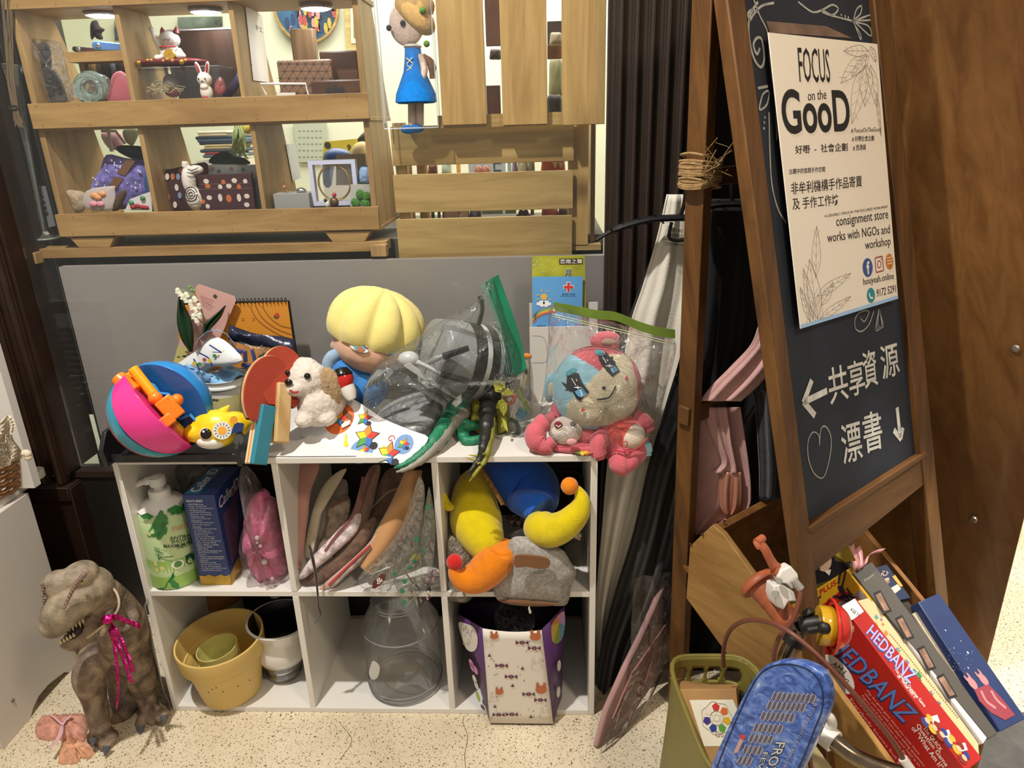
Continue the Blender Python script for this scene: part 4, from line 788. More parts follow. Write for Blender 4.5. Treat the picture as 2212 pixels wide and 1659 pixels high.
b = B(); ec = iv(hc2, -98, 0, -2); b.ell(ec, (14*k, 16*k, 34*k), M.Rotation(.1, 3, 'Y')); o = b.out('ear', lb, b4); B().ell(iv(ec, 0, 4, 13), (7*k, 5*k, 17*k)).out('ear_lining', crm, o)
bc3 = iv(hc2, 46, 100, -6); b = B(); b.ell(bc3, (56*k, 46*k, 50*k), M.Rotation(.4, 3, 'Y')); b.ell(iv(bc3, 18, 36, 4), (48*k, 42*k, 36*k)); bdy = b.out('body', pk1, b4, remesh=.0035)
B().ell(iv(bc3, 10, -4, 12), (52*k, 40*k, 40*k), M.Rotation(.4, 3, 'Y')).out('red_jacket', pk2, b4); b = B(); b.ell(iv(bc3, 24, 2, 22), (34*k, 34*k, 32*k), M.Rotation(.4, 3, 'Y')); o = b.out('white_apron', plush('#cfc0ae'), b4)
b = B(); b.tube(spline([iv(bc3, -16, 30, 44), iv(bc3, 10, 34, 52), iv(bc3, 36, 26, 50), iv(bc3, 58, 6, 40)], 6), 1.6*k, 8); b.tube(spline([iv(bc3, 0, 14, 55), iv(bc3, 12, 12, 57), iv(bc3, 10, 24, 56), iv(bc3, 2, 24, 55), iv(bc3, 0, 14, 55)], 4), 1.1*k, 6); b.out('red_trim', plush('#b03038'), o)
b = B(); b.tube(spline([iv(bc3, -34, -8, 30), iv(bc3, -46, 24, 36), iv(bc3, -42, 50, 30)], 5), [16*k, 20*k, 18*k, 12*k], 12); b.out('arm', pk1, b4); b = B(); b.tube(spline([iv(bc3, 34, -42, 10), iv(bc3, 56, -26, 12), iv(bc3, 68, -8, 12)], 5), [16*k, 18*k, 14*k], 12); b.out('arm', pk1, b4)
b = B(); b.tube(spline([iv(bc3, -6, 44, 20), iv(bc3, 6, 62, 26), iv(bc3, 26, 62, 30)], 5), [24*k, 26*k, 18*k], 12); b.ell(iv(bc3, 28, 56, 30), (15*k, 15*k, 20*k)); b.out('leg', pk1, b4, remesh=.003)
b = B(); b.tube(spline([iv(bc3, 56, 0, -6), iv(bc3, 56, 24, 4), iv(bc3, 60, 48, 8)], 5), [8*k, 13*k, 18*k, 14*k], 12); b.out('tail', lb, b4)
b5 = thing('plush_bunny', 'small white-faced plush rabbit with floppy pink ears low in the lime sealed bag', 'plush toy', Z(1210, 965, SH)); hc3 = Z(1222, 930, SH+.036); k = MPP(hc3)
B().ell(hc3, (38*k, 32*k, 32*k)).out('head', plush('#d3c7bb'), b5); b = B(); b.tube(spline([iv(hc3, -26, -30, -4), iv(hc3, -52, -14, 2), iv(hc3, -66, 14, 6), iv(hc3, -46, 32, 10), iv(hc3, -26, 20, 14)], 6), [12*k, 20*k, 24*k, 20*k, 12*k], 12); b.out('ear', pk1, b5); b = B(); b.tube(spline([iv(hc3, -24, -30, -10), iv(hc3, -10, -52, -14), iv(hc3, 20, -50, -14)], 5), [14*k, 18*k, 12*k], 12); b.out('ear', pk1, b5)
b = B(); b.ell(iv(hc3, 26, 34, -2), (66*k, 24*k, 13*k)); b.ell(iv(hc3, 46, 12, -12), (34*k, 26*k, 26*k)); b.out('body', pk1, b5); b = B(); e_ = iv(hc3, -18, -14, 29); b.ell(e_, (9*k, 4*k, 8*k)); o = b.out('eye', plush('#7a2630'), b5); B().tube(spline([iv(e_, -5, 0, 5), iv(e_, 0, 4, 5), iv(e_, 5, 0, 5)], 4), 1.2*k, 6).out('eye_glint', plush('#d9c9c0'), o); B().ell(iv(hc3, 14, -16, 29), (7*k, 4*k, 6*k)).out('eye', plush('#6b5a50'), b5); B().ell(iv(hc3, 10, 22, 34), (11*k, 5*k, 8*k)).out('bow', plush('#d49aa0'), b5)
t = thing('gift_tag', 'small crumpled rainbow-printed foil tag under the plush toys at the shelf edge', 'tag', Z(1255, 977, SH)); b = B()
for j, (c_, pts) in enumerate((('g', [(1232, 972), (1250, 966), (1262, 972), (1250, 982)]), ('y', [(1250, 978), (1262, 970), (1272, 976), (1258, 984)]), ('r', [(1262, 976), (1280, 970), (1288, 976), (1266, 984)]))): b.m(j).poly([Z(px, py, SH+.006+.003*((i+j) % 2)) for i, (px, py) in enumerate(pts)])
b.out('foil', [mat('#4a7a3a', .4), mat('#c9a83a', .4), mat('#b5653c', .4)], t, smooth=False, solid=.0006)
# ================================================================== things inside the cubes
ZF = zm+ST/2+.0005; ZB = ST+.0005
# shower cream pump bottle
pb0 = Z(386, 1243, ZF); k = MPP(pb0); pby = pb0.y; pr = 52*k; phh = S(370, 1088, pby).z-ZF
bt = thing('pump_bottle', 'pale green pump bottle printed with ginkgo leaves in the upper corner cube', 'bottle', pb0)
B().lathe([(.001, .001), (pr*.96, 0), (pr, .004), (pr*1.02, phh*.2), (pr*1.0, phh*.75), (pr*.93, phh*.95), (pr*.80, phh*1.02), (pr*.5, phh*1.06)], pb0, (0, 0, 1), 48).out('bottle_body', plastic('#b9cf9a', .3), bt)
pt = pb0+V((0, 0, phh)); wp = plastic('#dcdbd6', .35)
B().lathe([(pr*.9, -.004), (pr*.92, -.001), (pr*.72, .010), (pr*.42, .016), (pr*.41, .032), (pr*.38, .034), (pr*.001, .034)], pt, (0, 0, 1), 36).out('collar', wp, bt)
b = B(); b.lathe([(pr*.20, .03), (pr*.20, .042), (pr*.30, .043), (pr*.33, .050), (pr*.30, .060), (pr*.001, .064)], pt, (0, 0, 1), 24)
zt_ = S(350, 1040, pby).z; a0 = pt+V((0, 0, .052)); b.tube(spline([a0+V((.004, 0, 0)), a0+V((-.012, -.004, .002)), a0+V((-.030, -.010, -.001)), a0+V((-.042, -.014, -.008))], 5), [.0115, .010, .007, .0045], 12, True, .8); b.out('pump_head', wp, bt)
CB = CY(pb0, pr*1.012, pr*1.0, phh); CB.c = pb0; z = lambda x, y: (220+x/4.609, 960+y/4.609)
b = B(); lf = mat('#2f7a3c', .35, 0, 0, 0, .35, 60); 
def gink(x, y, r, a):
    pts = []
    for i in range(15): t = a-1.15+2.3*i/14; q = r*(1+.05*math.sin(i*2.1))*(.78 if i == 7 else 1); pts.append((x+q*math.cos(t), y+q*math.sin(t)))
    b.poly([CB.p(*CB.px(*z(x, y)), .0009)]+[CB.p(*CB.px(*z(*p)), .0009) for p in pts])
gink(500, 795, 165, .1); gink(505, 800, 120, .95); gink(735, 600, 100, 1.5); gink(800, 590, 60, .6); gink(450, 680, 70, 1.6); gink(555, 1280, 165, .75); gink(700, 1420, 70, -.9)
for j in range(16): stroke(b, CB, [z(520+R.uniform(-10, 60), 1010+R.uniform(0, 120)), z(560+R.uniform(0, 160), 1060+R.uniform(0, 130))], .0007, .0009, 2)
b.m(1); b.grid([[CB.p(u*pr, v*phh, .0004) for u in [-1.35+2.7*j/24 for j in range(25)]] for v in (.02, .2, .40)]); b.m(2)
for s, a, c, t in (('ANTIBACTERIAL', (676, 952), (960, 860), (672, 918)), ('SHOWER CREAM', (690, 985), (960, 900), (686, 952)), ('MAXIMUM PROTECTION', (618, 1030), (980, 920), (614, 995))): textpx(b, CB, s, z(*a), z(*c), z(*t), .012, 0, .0008)
b.m(3); textpx(b, CB, 'manna', z(700, 868), z(870, 815), z(695, 825), 0, 0, .0008); b.m(2); textpx(b, CB, '抗菌松木沐', z(748, 1045), z(905, 990), z(744, 1005), 0, 0, .0008)
for j in range(4): stroke(b, CB, [z(760-15*j, 1260+26*j), z(930, 1212+26*j)], .0010, .0009, 0)
b.m(4); u, v = CB.px(*z(758, 1192)); spot(b, CB, u, v, .0115, .010, 20, .0008); b.m(5); spot(b, CB, u, v, .0075, .0065, 16, .0012); b.m(6); flat(b, CB, [z(*p) for p in ((830, 1110), (875, 1080), (915, 1090), (918, 1150), (880, 1195), (838, 1180))], lift=.0008)
b.m(7)
for x, y in ((535, 1185), (600, 1235), (548, 1250), (468, 895)): u, v = CB.px(*z(x, y)); spot(b, CB, u, v, .0045, .006, 10, .0007)
b.out('printed_label', [lf, plastic('#8fb55a', .3), mat('#23402c', .4), mat('#c98a76', .4), mat('#e6ead8', .4), mat('#4f8a4a', .4), mat('#1f4a44', .4), mat('#cfc98a', .4)], bt)
# blue telephone box
bx0, bx1 = Z(434.8, 1263, ZF), Z(501, 1263, ZF); yb0 = (bx0.y+bx1.y)/2; zt2 = S(404, 1069.5, yb0).z; ycl = Z(517, 1008, zt2)
xv = (bx1-bx0); xv.z = 0; wv = xv.length; xv.normalize(); yv = V((-xv.y, xv.x, 0)); dep = min(.17, max(.10, (ycl-bx1).dot(yv)))
tb = thing('telephone_box', 'dark blue telephone carton with white feature text beside the pump bottle', 'box', bx0); navy = mat('#22376f', .4, 0, 0, 0, .06, 20)
p0 = V((bx0.x, bx0.y, ZF)); B().prism([p0, p0+xv*wv, p0+xv*wv+yv*dep, p0+yv*dep], V((0, 0, zt2-ZF))).out('carton', navy, tb, bevel=.0008)
FP = PL(p0, xv, (0, 0, 1)); RP = PL(p0+xv*wv, yv, (0, 0, 1)); TP = PL(V((p0.x, p0.y, zt2)), xv, yv)
b = B(); gold = mat('#b8922e', .35, .3, 0, 0, .2, 60); hF = zt2-ZF
flat(b, FP, [(0, 0), (wv, 0), (wv, hF*.12), (wv*.82, hF*.10), (wv*.72, hF*.12), (wv*.5, hF*.095), (wv*.3, hF*.12), (wv*.2, hF*.10), (0, hF*.11)], False, .0005); flat(b, RP, [(0, 0), (dep, 0), (dep, hF*.2), (dep*.6, hF*.13), (dep*.3, hF*.17), (0, hF*.12)], False, .0005)
b.m(1); flat(b, TP, [(wv*.05, .002), (wv*.5, .002), (wv*.5, dep-.002), (wv*.05, dep-.002)], False, .0005); b.m(2)
text(b, FP, 'FEATURES', wv*.10, hF*.925, wv*.5, hF*.025, 0, .02, 0, .0006)
lines = ('• FSK/DTMF Dual', '  System (Optional)', '• Caller ID Speakerphone', '• 70 Memories of', '  Incoming Call Review', '• Maximum 30 Outgoing', '  Call Memories', '• New Incoming Call', '  Indication', '• Incoming Call Review', '  with quick search', '  Function', '• 16 Digits of Incoming', '  and 24 Digits of', '  Outgoing Telephone', '  Number Saving', '• 4 One Touch Memory', '  (M1, M2, M3 or M4)', '• Real Time Clock Display', '• Make / Break (M/B)', '  Ratio: 33/67 or 40/60', '• 100ms or 600ms', '  Flash Time', '• 4 Level of Handset and', '  Speakerphone Volume', '  Control', '• Tone / Pulse Selectable', '• Call Access Prevention', '  Function', '• Battery Saving', '• Redial with Adding', "  '9' or '0' Function", '• 4 Digit Local Area Code', '• Restriction Lock 9')
for i, s in enumerate(lines): ind = .03*wv if s.startswith(' ') else 0; s = s.strip(); text(b, FP, s, wv*.1+ind, hF*(.895-.0222*i), wv*.034*len(s)*.98, hF*.0155, 0, .012, 0, .0006)
text(b, TP, 'Caller ID', wv*.44, dep*.10, dep*.8, wv*.32, math.pi/2, .02, 0, .0009); text(b, RP, 'CallerID', dep*.08, hF*.82, dep*.8, hF*.11, 0, .02, .3, .0007)
b.m(3)
for i in range(17): stroke(b, RP, [(dep*.12, hF*(.72-.032*i)), (dep*(.75-.02*i), hF*(.76-.032*i))], .0016, .0006, 0, False)
text(b, RP, 'alpha', dep*.55, hF*.78, dep*.35, hF*.06, .1, .01, .3, .0008)
b.out('printed_text', [gold, mat('#2d6485', .4), mat('#c9ccd6', .4), mat('#b5694a', .4)], tb, smooth=False)
# pink tulle in a bag
t = thing('tulle_bag', 'clear bag of crumpled pink tulle with pearl beads spilling over the upper cube edge', 'bag', Z(585, 1265, ZF))
tp_ = cloth('#dd7299', .8, 60, .25, 18); film('pink_tulle', [(530, 1120), (545, 1075), (570, 1060), (592, 1085), (606, 1140), (618, 1200), (616, 1240), (590, 1255), (550, 1240), (532, 1190)], .06, .04, tp_, t, 5, 9, 41, .6)
film('bag_film', [(520, 1020), (530, 1010), (560, 1075), (590, 1080), (610, 1150), (622, 1230), (620, 1262), (604, 1288), (585, 1262), (545, 1250), (526, 1215), (522, 1150), (548, 1090), (535, 1050)], .045, .045, clear('#ead8da', .06, .12, .5, .6, 40), t, 4, 9, 42, .5)
for x, y, r_ in ((571, 1214, 6), (555, 1162, 5), (562, 1180, 4), (588, 1250, 4), (556, 1172, 3.5)): B().ell(S(x, y, .012), r_*k).out('pearl_bead', plastic('#d9c6c6', .2), t)
t = thing('plastic_bag', 'crumpled grey-white plastic bag stuffed behind the pump bottle', 'bag', Z(430, 1130, ZF)); film('crumpled_film', [(372, 1008), (420, 1004), (450, 1010), (470, 1040), (455, 1080), (430, 1110), (395, 1120), (372, 1085), (368, 1045)], .19, .03, mat('#86857f', .4, 0, .8, 40, .25, 30), t, 4, 8, 7, .7)
# cloth pouches
def pouch(label, pts, y, h, m, trim=None, name='cloth_pouch'):
    t = thing(name, label, 'pouch', S(sum(p[0] for p in pts)/len(pts), max(p[1] for p in pts), y), None)
    P = [S(px, py, y+.0002*(px-pts[0][0])*0+.10*(1-(py-1000)/280)) for px, py in spline(pts, 4, True)]; B().pillow(P, (0, -1, .2), h, .004).out('cloth_body', m, t)
    if trim: b = B(); b.tube(spline([S(px, py, y+.10*(1-(py-1000)/280)-h*.75) for px, py in trim[0]], 5), trim[2], 8, True, .4); b.out('edge_binding', trim[1], t)
    return t
rose = cloth('#b5857a', .3, 200, .12, 30); crmc = cloth('#c2b49a', .3, 200, .1, 30); brnc = cloth('#6d5648', .4, 150, .4, 60); prt = mat('#b5a3a0', .9, 0, .3, 200, .55, 75); taup = cloth('#84695a', .3, 160, .35, 45); red_t = cloth('#7a3f3f', .3, 200, .1, 30)
pouch('dusty rose quilted pouch standing against the divider of the middle cube', [(621, 1085), (632, 1040), (646, 1004), (690, 1003), (672, 1060), (662, 1140), (652, 1222), (643, 1228), (632, 1160)], .01, .012, rose, ([(622, 1085), (630, 1130), (640, 1200), (646, 1228)], cloth('#b08074', .3, 200, .1, 30), .004))
pouch('grey-beige pouch with a faded holly print behind the cream strap', [(668, 1190), (690, 1090), (712, 1045), (746, 1036), (752, 1070), (740, 1120), (724, 1160), (700, 1196), (676, 1205)], .05, .014, cloth('#94867a', .3, 120, .35, 50))
pouch('cream cotton handle strap arching up between the rose and grey pouches', [(658, 1196), (664, 1150), (676, 1100), (694, 1056), (720, 1026), (748, 1012), (738, 1034), (712, 1060), (694, 1110), (682, 1160), (676, 1200), (666, 1206)], .03, .008, crmc, None, 'bag_strap')
pouch('brown floral pouch with a mauve top binding in the middle of the bundle', [(684, 1196), (706, 1130), (712, 1090), (752, 1072), (756, 1100), (744, 1140), (716, 1180), (694, 1206)], .03, .012, mat('#8a7a68', .9, 0, .3, 200, .5, 80), ([(712, 1092), (732, 1084), (752, 1074)], red_t, .004))
pouch('white and pink printed pouch bright in the middle of the bundle', [(646, 1246), (668, 1210), (700, 1176), (738, 1136), (766, 1112), (780, 1112), (774, 1142), (756, 1166), (716, 1202), (680, 1232), (656, 1250)], .0, .012, mat('#c9b9b8', .9, 0, .3, 200, .6, 85), ([(702, 1190), (730, 1152), (760, 1116), (778, 1060), (784, 1030)], red_t, .0045))
pouch('taupe gathered pouch with a drawn cord behind the printed pouch', [(700, 1200), (740, 1160), (770, 1110), (782, 1050), (800, 1010), (822, 1008), (812, 1060), (800, 1110), (776, 1156), (740, 1196), (710, 1214)], .03, .014, taup, ([(716, 1196), (752, 1160), (776, 1110), (792, 1050), (806, 1014)], red_t, .0035))
pouch('brown speckled folded cloth lying lowest at the bottom of the bundle', [(648, 1254), (700, 1222), (752, 1180), (800, 1120), (812, 1128), (790, 1176), (750, 1222), (700, 1256), (664, 1262)], .01, .012, brnc)
pouch('rosy beige smooth pouch slanting under the brown card', [(690, 1270), (740, 1226), (790, 1180), (830, 1130), (848, 1112), (850, 1126), (826, 1170), (780, 1216), (730, 1258), (700, 1276)], .005, .010, cloth('#bf9a8e', .25, 200, .12, 30))
pouch('dark brown leafy patterned pouch with thin ribbon ties at the top back', [(790, 1110), (812, 1060), (836, 1016), (880, 1006), (896, 1012), (880, 1060), (848, 1096), (812, 1130)], .05, .014, brnc, ([(804, 1096), (836, 1064), (866, 1050), (892, 1020)], cloth('#a08a70', .3, 200, .2, 60), .004))
pouch('flat pouch with a bright red edge near the cube floor', [(706, 1268), (740, 1234), (772, 1206), (800, 1180), (800, 1188), (772, 1220), (736, 1256), (712, 1274)], -.005, .006, mat('#a8978f', .8, 0, .2, 200, .4, 70), ([(710, 1264), (742, 1232), (776, 1200), (800, 1178)], mat('#a83030', .6), .0035))
tag(B().tube(spline([S(x, y, -.012) for x, y in ((668, 1178), (674, 1200), (682, 1240), (686, 1280), (688, 1310), (692, 1326), (684, 1340), (676, 1352))], 5), [.005, .0065, .006, .005, .0045, .006, .004, .0008], 8, True, .3).out('ribbon', cloth('#3a2a2b', .3, 200, .2, 60), None), 'dark plum ribbon dangling from the pouches over the middle cube edge', 'ribbon')
# clear bag with a brown card
t = thing('card_packet', 'clear packet with a curved brown card and a maroon ampersand tab in the middle cube', 'packet', Z(850, 1260, ZF)); b = B()
def cv_sheet(L_, Rr, y, wave, m_, nm, par_):
    l = spline(L_, 6); r = spline(Rr, 6); B().grid([[S(a[0]+(c[0]-a[0])*s, a[1]+(c[1]-a[1])*s, y+.09*(1-(a[1]-1000)/280)-wave*math.sin(s*math.pi)) for s in [j/10 for j in range(11)]] for a, c in zip(l, r)]).out(nm, m_, par_, solid=.0015)
cv_sheet([(876, 1016), (850, 1075), (818, 1135), (790, 1190), (776, 1222)], [(912, 1016), (905, 1080), (880, 1150), (838, 1205), (795, 1242)], .005, .014, cloth('#b5875a', .15, 200, .08, 30), 'brown_card', t)
film('packet_film', [(905, 1030), (918, 1060), (912, 1130), (900, 1180), (868, 1225), (850, 1262), (830, 1285), (800, 1276), (778, 1262), (776, 1245), (810, 1215), (860, 1150), (888, 1090)], -.005, .022, clear('#ece8e0', .05, .08, .6, .5, 40), t, 4, 8, 51, .6)
b = B(); q = FRONT(-.034); flat(b, q, [(803, 1270), (806, 1256), (824, 1240), (834, 1242), (830, 1256), (810, 1272)], lift=0); b.m(1); textpx(b, q, '&', (816, 1263), (829, 1254), (811, 1252), .02, 0, .0008); b.out('maroon_tab', [mat('#5f1a1c', .4), mat('#d8cfc4', .5)], t, smooth=False)
t = thing('clip_bag', 'clear bag with green dots full of small hair clips hanging out of the middle cube', 'bag', Z(905, 1280, ZF))
film('bag_film', [(928, 1052), (940, 1130), (938, 1200), (930, 1262), (905, 1284), (877, 1318), (860, 1280), (848, 1234), (880, 1200), (905, 1150), (920, 1090)], -.004, .024, clear('#bcd6c6', .07, .09, .6, .5, 40), t, 4, 8, 61, .5); b = B(); q = FRONT(-.027)
for x, y in ((873, 1301), (869, 1277), (895, 1213), (885, 1226), (900, 1165), (912, 1190), (925, 1095), (853, 1240), (874, 1256)): u, v = q.px(x, y); spot(b, q, u, v, .0045, .0055, 10, 0)
b.out('green_dot', mat('#1f7a4e', .4), t, smooth=False)
for i in range(14):
    x, y = 872+R.uniform(0, 52), 1240+R.uniform(0, 42); c_ = ['#5a4a3c', '#8a7c66', '#3d3a36', '#a59a8a', '#b58a9a'][i % 5]; B().tube([S(x, y, .004+.004*(i % 3)), S(x+R.uniform(4, 14), y+R.uniform(12, 24), .002)], .0026, 6, True, .5).out('hair_clip', plastic(c_, .3), t)
for i in range(5): x, y = 884+R.uniform(0, 20), 1195+R.uniform(0, 26); B().tube([S(x, y, .002), S(x+8, y-12, .004)], .0024, 6).out('hair_clip', plastic('#bdb24a', .35), t)
b = B(); [b.ell(S(x, y, .0), .006) for x, y in ((930, 1240), (938, 1236), (934, 1250), (924, 1252))]; b.out('resin_flower', plastic('#b59aa2', .35), t)
# jester plush
yel, org, blu, redp = plush('#cdb80f'), plush('#d97c14'), plush('#1c51b4'), plush('#c22420')
jt = thing('plush_jester', 'yellow, blue and orange plush jester limbs curling out of the upper end cube', 'plush toy', Z(1090, 1270, ZF)); z = lambda x, y: (920+x/4.1475, 960+y/4.1475); kk = MPP(S(1080, 1150, .05))/4.1475
def ptube(nm, pts, m_, par_=jt, n=18, rm=0): b = B(); L_ = spline([(p[0], p[1], p[2]*1000, p[3]) for p in pts], 6) if False else None; c = spline([S(*z(p[0], p[1]), p[2]) for p in pts], 6); rr = [r_[0] for r_ in spline([(p[3], 0) for p in pts], 6)]; b.tube(c, [r_*kk for r_ in rr], n); return b.out(nm, m_, par_, sub=1)
ptube('yellow_leg', [(500, 300, .17, 140), (440, 400, .13, 190), (430, 560, .09, 225), (460, 720, .06, 238), (525, 860, .03, 190), (575, 960, .015, 145), (600, 985, .012, 110)], yel)
ptube('orange_foot', [(690, 900, .00, 105), (680, 960, .0, 150), (600, 1070, -.01, 165), (470, 1180, -.02, 150), (350, 1210, -.03, 115), (268, 1175, -.036, 66), (238, 1110, -.036, 36), (245, 1085, -.034, 22)], org)
B().ell(S(*z(258, 1055), -.030), 72*kk).out('pompom', redp, jt)
ptube('blue_body', [(560, 330, .19, 140), (720, 300, .16, 260), (850, 320, .14, 280), (960, 400, .12, 260), (1010, 490, .09, 200), (1020, 560, .07, 150)], blu)
lab(ptube('blue_sleeve', [(800, 500, .10, 110), (900, 520, .075, 140), (1000, 560, .06, 155), (1040, 600, .05, 140)], plush('#1f5cc8')), 'brighter blue sleeve')
ptube('yellow_foot', [(985, 640, .05, 70), (1020, 740, .02, 155), (1120, 770, .0, 150), (1250, 720, -.01, 130), (1360, 610, -.01, 105), (1395, 500, -.005, 72), (1370, 420, .0, 42), (1345, 385, .0, 26)], yel)
B().ell(S(*z(1287, 372), .0), 74*kk).out('pompom', org, jt); ptube('cloth_loop', [(150, 430, .05, 22), (165, 500, .045, 40), (200, 560, .045, 40), (240, 540, .05, 30)], yel)
b = B(); b.tube(spline([S(*z(x, y), yy) for x, y, yy in ((490, 200, .13), (560, 310, .10), (630, 430, .075), (690, 540, .055))], 8), 20*kk, 8, True, .5); b.out('striped_trim', mat('#a8763c', .8, 0, 0, 0, .7, 160), jt)
# cap
cpn = thing('baseball_cap', 'heather grey baseball cap with a brown strap hanging over the upper end cube edge', 'cap', S(1150, 1300, -.01)); gf = mat('#a09b95', .95, 0, .3, 300, .3, 160, .1)
def pil(nm, pts, y, h, m_, par_, back=.006, zz=z, st=7): P = [S(*zz(px, py), y) for px, py in spline(pts, 5, True)]; return B().pillow(P, (0, -1, .3), h, back, st).out(nm, m_, par_)
pil('crown', [(760, 850), (900, 825), (1090, 870), (1230, 950), (1300, 1060), (1345, 1130), (1335, 1200), (1300, 1290), (1280, 1395), (1230, 1440), (1000, 1430), (700, 1410), (620, 1360), (610, 1250), (700, 1050)], .0, .035, gf, cpn, .02)
pil('brim_lining', [(640, 1395), (760, 1390), (940, 1400), (1100, 1412), (1190, 1432), (1080, 1448), (900, 1448), (740, 1430)], -.026, .006, cloth('#6d4c30', .2, 200, .1, 30), cpn)
b = B(); P = [S(*z(x, y), -.050+.00003*(x-820)) for x, y in spline([(800, 1000), (900, 992), (1040, 1008), (1100, 1035), (1112, 1075), (1085, 1110), (1020, 1118), (900, 1100), (800, 1100)], 4, True)]; b.prism(P, (0, .004, 0)); b.out('leather_strap', mat('#7d5232', .5), cpn, bevel=.001)
pil('dark_mesh', [(760, 830), (820, 770), (930, 760), (990, 870), (1120, 900), (1250, 960), (1350, 1090), (1400, 1060), (1430, 950), (1380, 850), (1200, 830)], .03, .02, cloth('#2e2c29', .3, 300, .2, 50), cpn)
B().tube(spline([S(*z(x, y), -.03) for x, y in ((930, 1445), (925, 1470), (935, 1500), (930, 1515))], 4), [.001, .002, .0025, .001], 8).out('thread_tag', mat('#c9c2b5', .6), cpn)
t = thing('bead_bracelet', 'chain of cream and brown wooden beads tangled behind the plush jester', 'bracelet', S(*z(800, 740), .09))
for x, y in ((740, 650), (770, 690), (800, 720), (830, 700), (860, 725), (890, 720), (760, 660), (820, 660)): B().ell(S(*z(x, y), .10), 26*kk, None, 10, 8).out('bead', plastic('#a08a70' if x % 20 else '#4a3020', .35), t)
t = thing('bead_bracelet', 'string of cream beads beside the dark mesh of the grey cap', 'bracelet', S(*z(1300, 890), .04))
for x, y in ((1225, 870), (1250, 885), (1280, 890), (1310, 890), (1340, 885), (1365, 850), (1375, 815), (1345, 830)): B().ell(S(*z(x, y), .03), 24*kk, None, 10, 8).out('bead', plastic('#a3937c', .35), t)
t = thing('dark_pouch', 'brown leather pouch with a small white tag deep behind the orange pompom', 'pouch', S(*z(1200, 480), .2)); pil('pouch_body', [(1000, 250), (1200, 230), (1380, 260), (1440, 420), (1420, 600), (1250, 620), (1100, 560)], .22, .03, cloth('#231a14', .3, 100, .3, 20), t); b = B(); flat(b, FRONT(.16), [z(1148, 270), z(1165, 330), z(1150, 395), z(1116, 330)], lift=0); b.out('paper_tag', mat('#cfc6bb', .5), t, smooth=False)
t = thing('clear_pouch', 'crinkled clear pouch lying under the curled orange toe', 'pouch', S(*z(300, 1250), .02)); film('pouch_film', [z(*p) for p in ((210, 820), (300, 880), (420, 1010), (440, 1180), (430, 1330), (380, 1400), (230, 1400), (185, 1330), (190, 1050))], .02, .02, clear('#c9bfae', .25, .12, .8, .8, 50), t, 3, 7, 71, .6)
# big yellow plant pot with little pots
pz = Z(484, 1487, ZB); k = MPP(pz); z = lambda x, y: (300+x/5.185, 1260+y/5.185)
pot = thing('plant_pot', 'large mustard yellow plant pot with two small tubs nested inside, in the lower corner cube', 'pot', pz); py_ = mat('#cfb066', .5, 0, .02, 60, .06, 12)
rT = 91*MPP(S(458, 1385, pz.y)); ha = .146; pz.x = max(pz.x, SX0+ST+rT+.010); ax = V((-.03, -.04, 1)).normalized()
B().lathe([(.001, 0), (rT*.64, 0), (rT*.69, .004), (rT*.86, ha*.66), (rT*.87, ha*.68), (rT*.95, ha*.69), (rT*.97, ha*.71), (rT*1.0, ha*.99), (rT*.99, ha), (rT*.955, ha), (rT*.94, ha*.97), (rT*.90, ha*.68), (rT*.84, ha*.64), (rT*.66, .008), (.001, .008)], pz, ax, 64).out('pot_body', py_, pot, bevel=.0006)
b = B(); dk_ = mat('#5a4520', .8)
for i in range(7): a = R.uniform(3.4, 6.0); hh = R.uniform(.2, .64)*ha; x_, y_ = frame(ax, (0, 1, 0)); rr = rT*(.69+.17*hh/(ha*.66)); p = pz+ax*hh+(x_*math.cos(a)+y_*math.sin(a))*(rr+.0006); b.ell(p, .0012, None, 6, 4)
b.out('dirt_speck', dk_, pot)
for j, (hh, m_, lbl) in enumerate(((.03, mat('#bbb465', .35, 0, 0, 0, .1, 40, .5, 0, 0, .2), 'small dusty olive plastic tub nested lower inside the mustard pot'), (.062, mat('#c2ba72', .35, 0, 0, 0, .1, 40, .5, 0, 0, .2), 'small dusty olive plastic tub stacked on the other one inside the mustard pot'))):
    t = thing('plastic_tub', lbl, 'tub', pz+ax*(.012+hh)); r_ = rT*.47; c = pz+ax*(.012+hh)+V((-.004, -.006, 0)); B().lathe([(.001, 0), (r_*.82, 0), (r_*.9, .03), (r_*.99, .031), (r_, .048), (r_*.95, .048), (r_*.84, .004), (.001, .004)], c, (ax+V((-.08, 0, 0))).normalized(), 40).out('tub_body', m_, t)
# pots at the back
t = thing('wooden_canister', 'brown bentwood canister with a white lower half behind the mustard pot', 'canister', Z(487, 1360, ZB)); c = Z(487, 1358, ZB); k = MPP(c); c.y += .0
B().lathe([(.001, 0), (44*k, 0), (46*k, .10)], c, (0, 0, 1), 36).out('white_base', mat('#a8a49c', .5), t); B().lathe([(50*k, .095), (50.5*k, .135), (49*k, .138), (50*k, .140), (50*k, .20), (.001, .20)], c, (0, 0, 1), 36).out('wooden_sleeve', wood('#9a6a35', '#74481f', (1, 1, 6), .5, 3), t)
t = thing('ceramic_vase', 'white glazed vase with black inside and silvery ringed foot beside the mustard pot', 'vase', Z(613, 1455, ZB)); c = Z(615, 1452, ZB); k = MPP(c)
pr_ = [(30*k, 0), (34*k, .002), (36*k, .010), (31*k, .016), (37*k, .022), (39*k, .032), (33*k, .040)]
B().lathe([(.001, 0)]+pr_, c, V((.05, 0, 1)), 40).out('silver_foot', mat('#a8a6a2', .12, .9), t); VS = lambda pr: [(r_, .040+(h_-.040)*.62) for r_, h_ in pr]
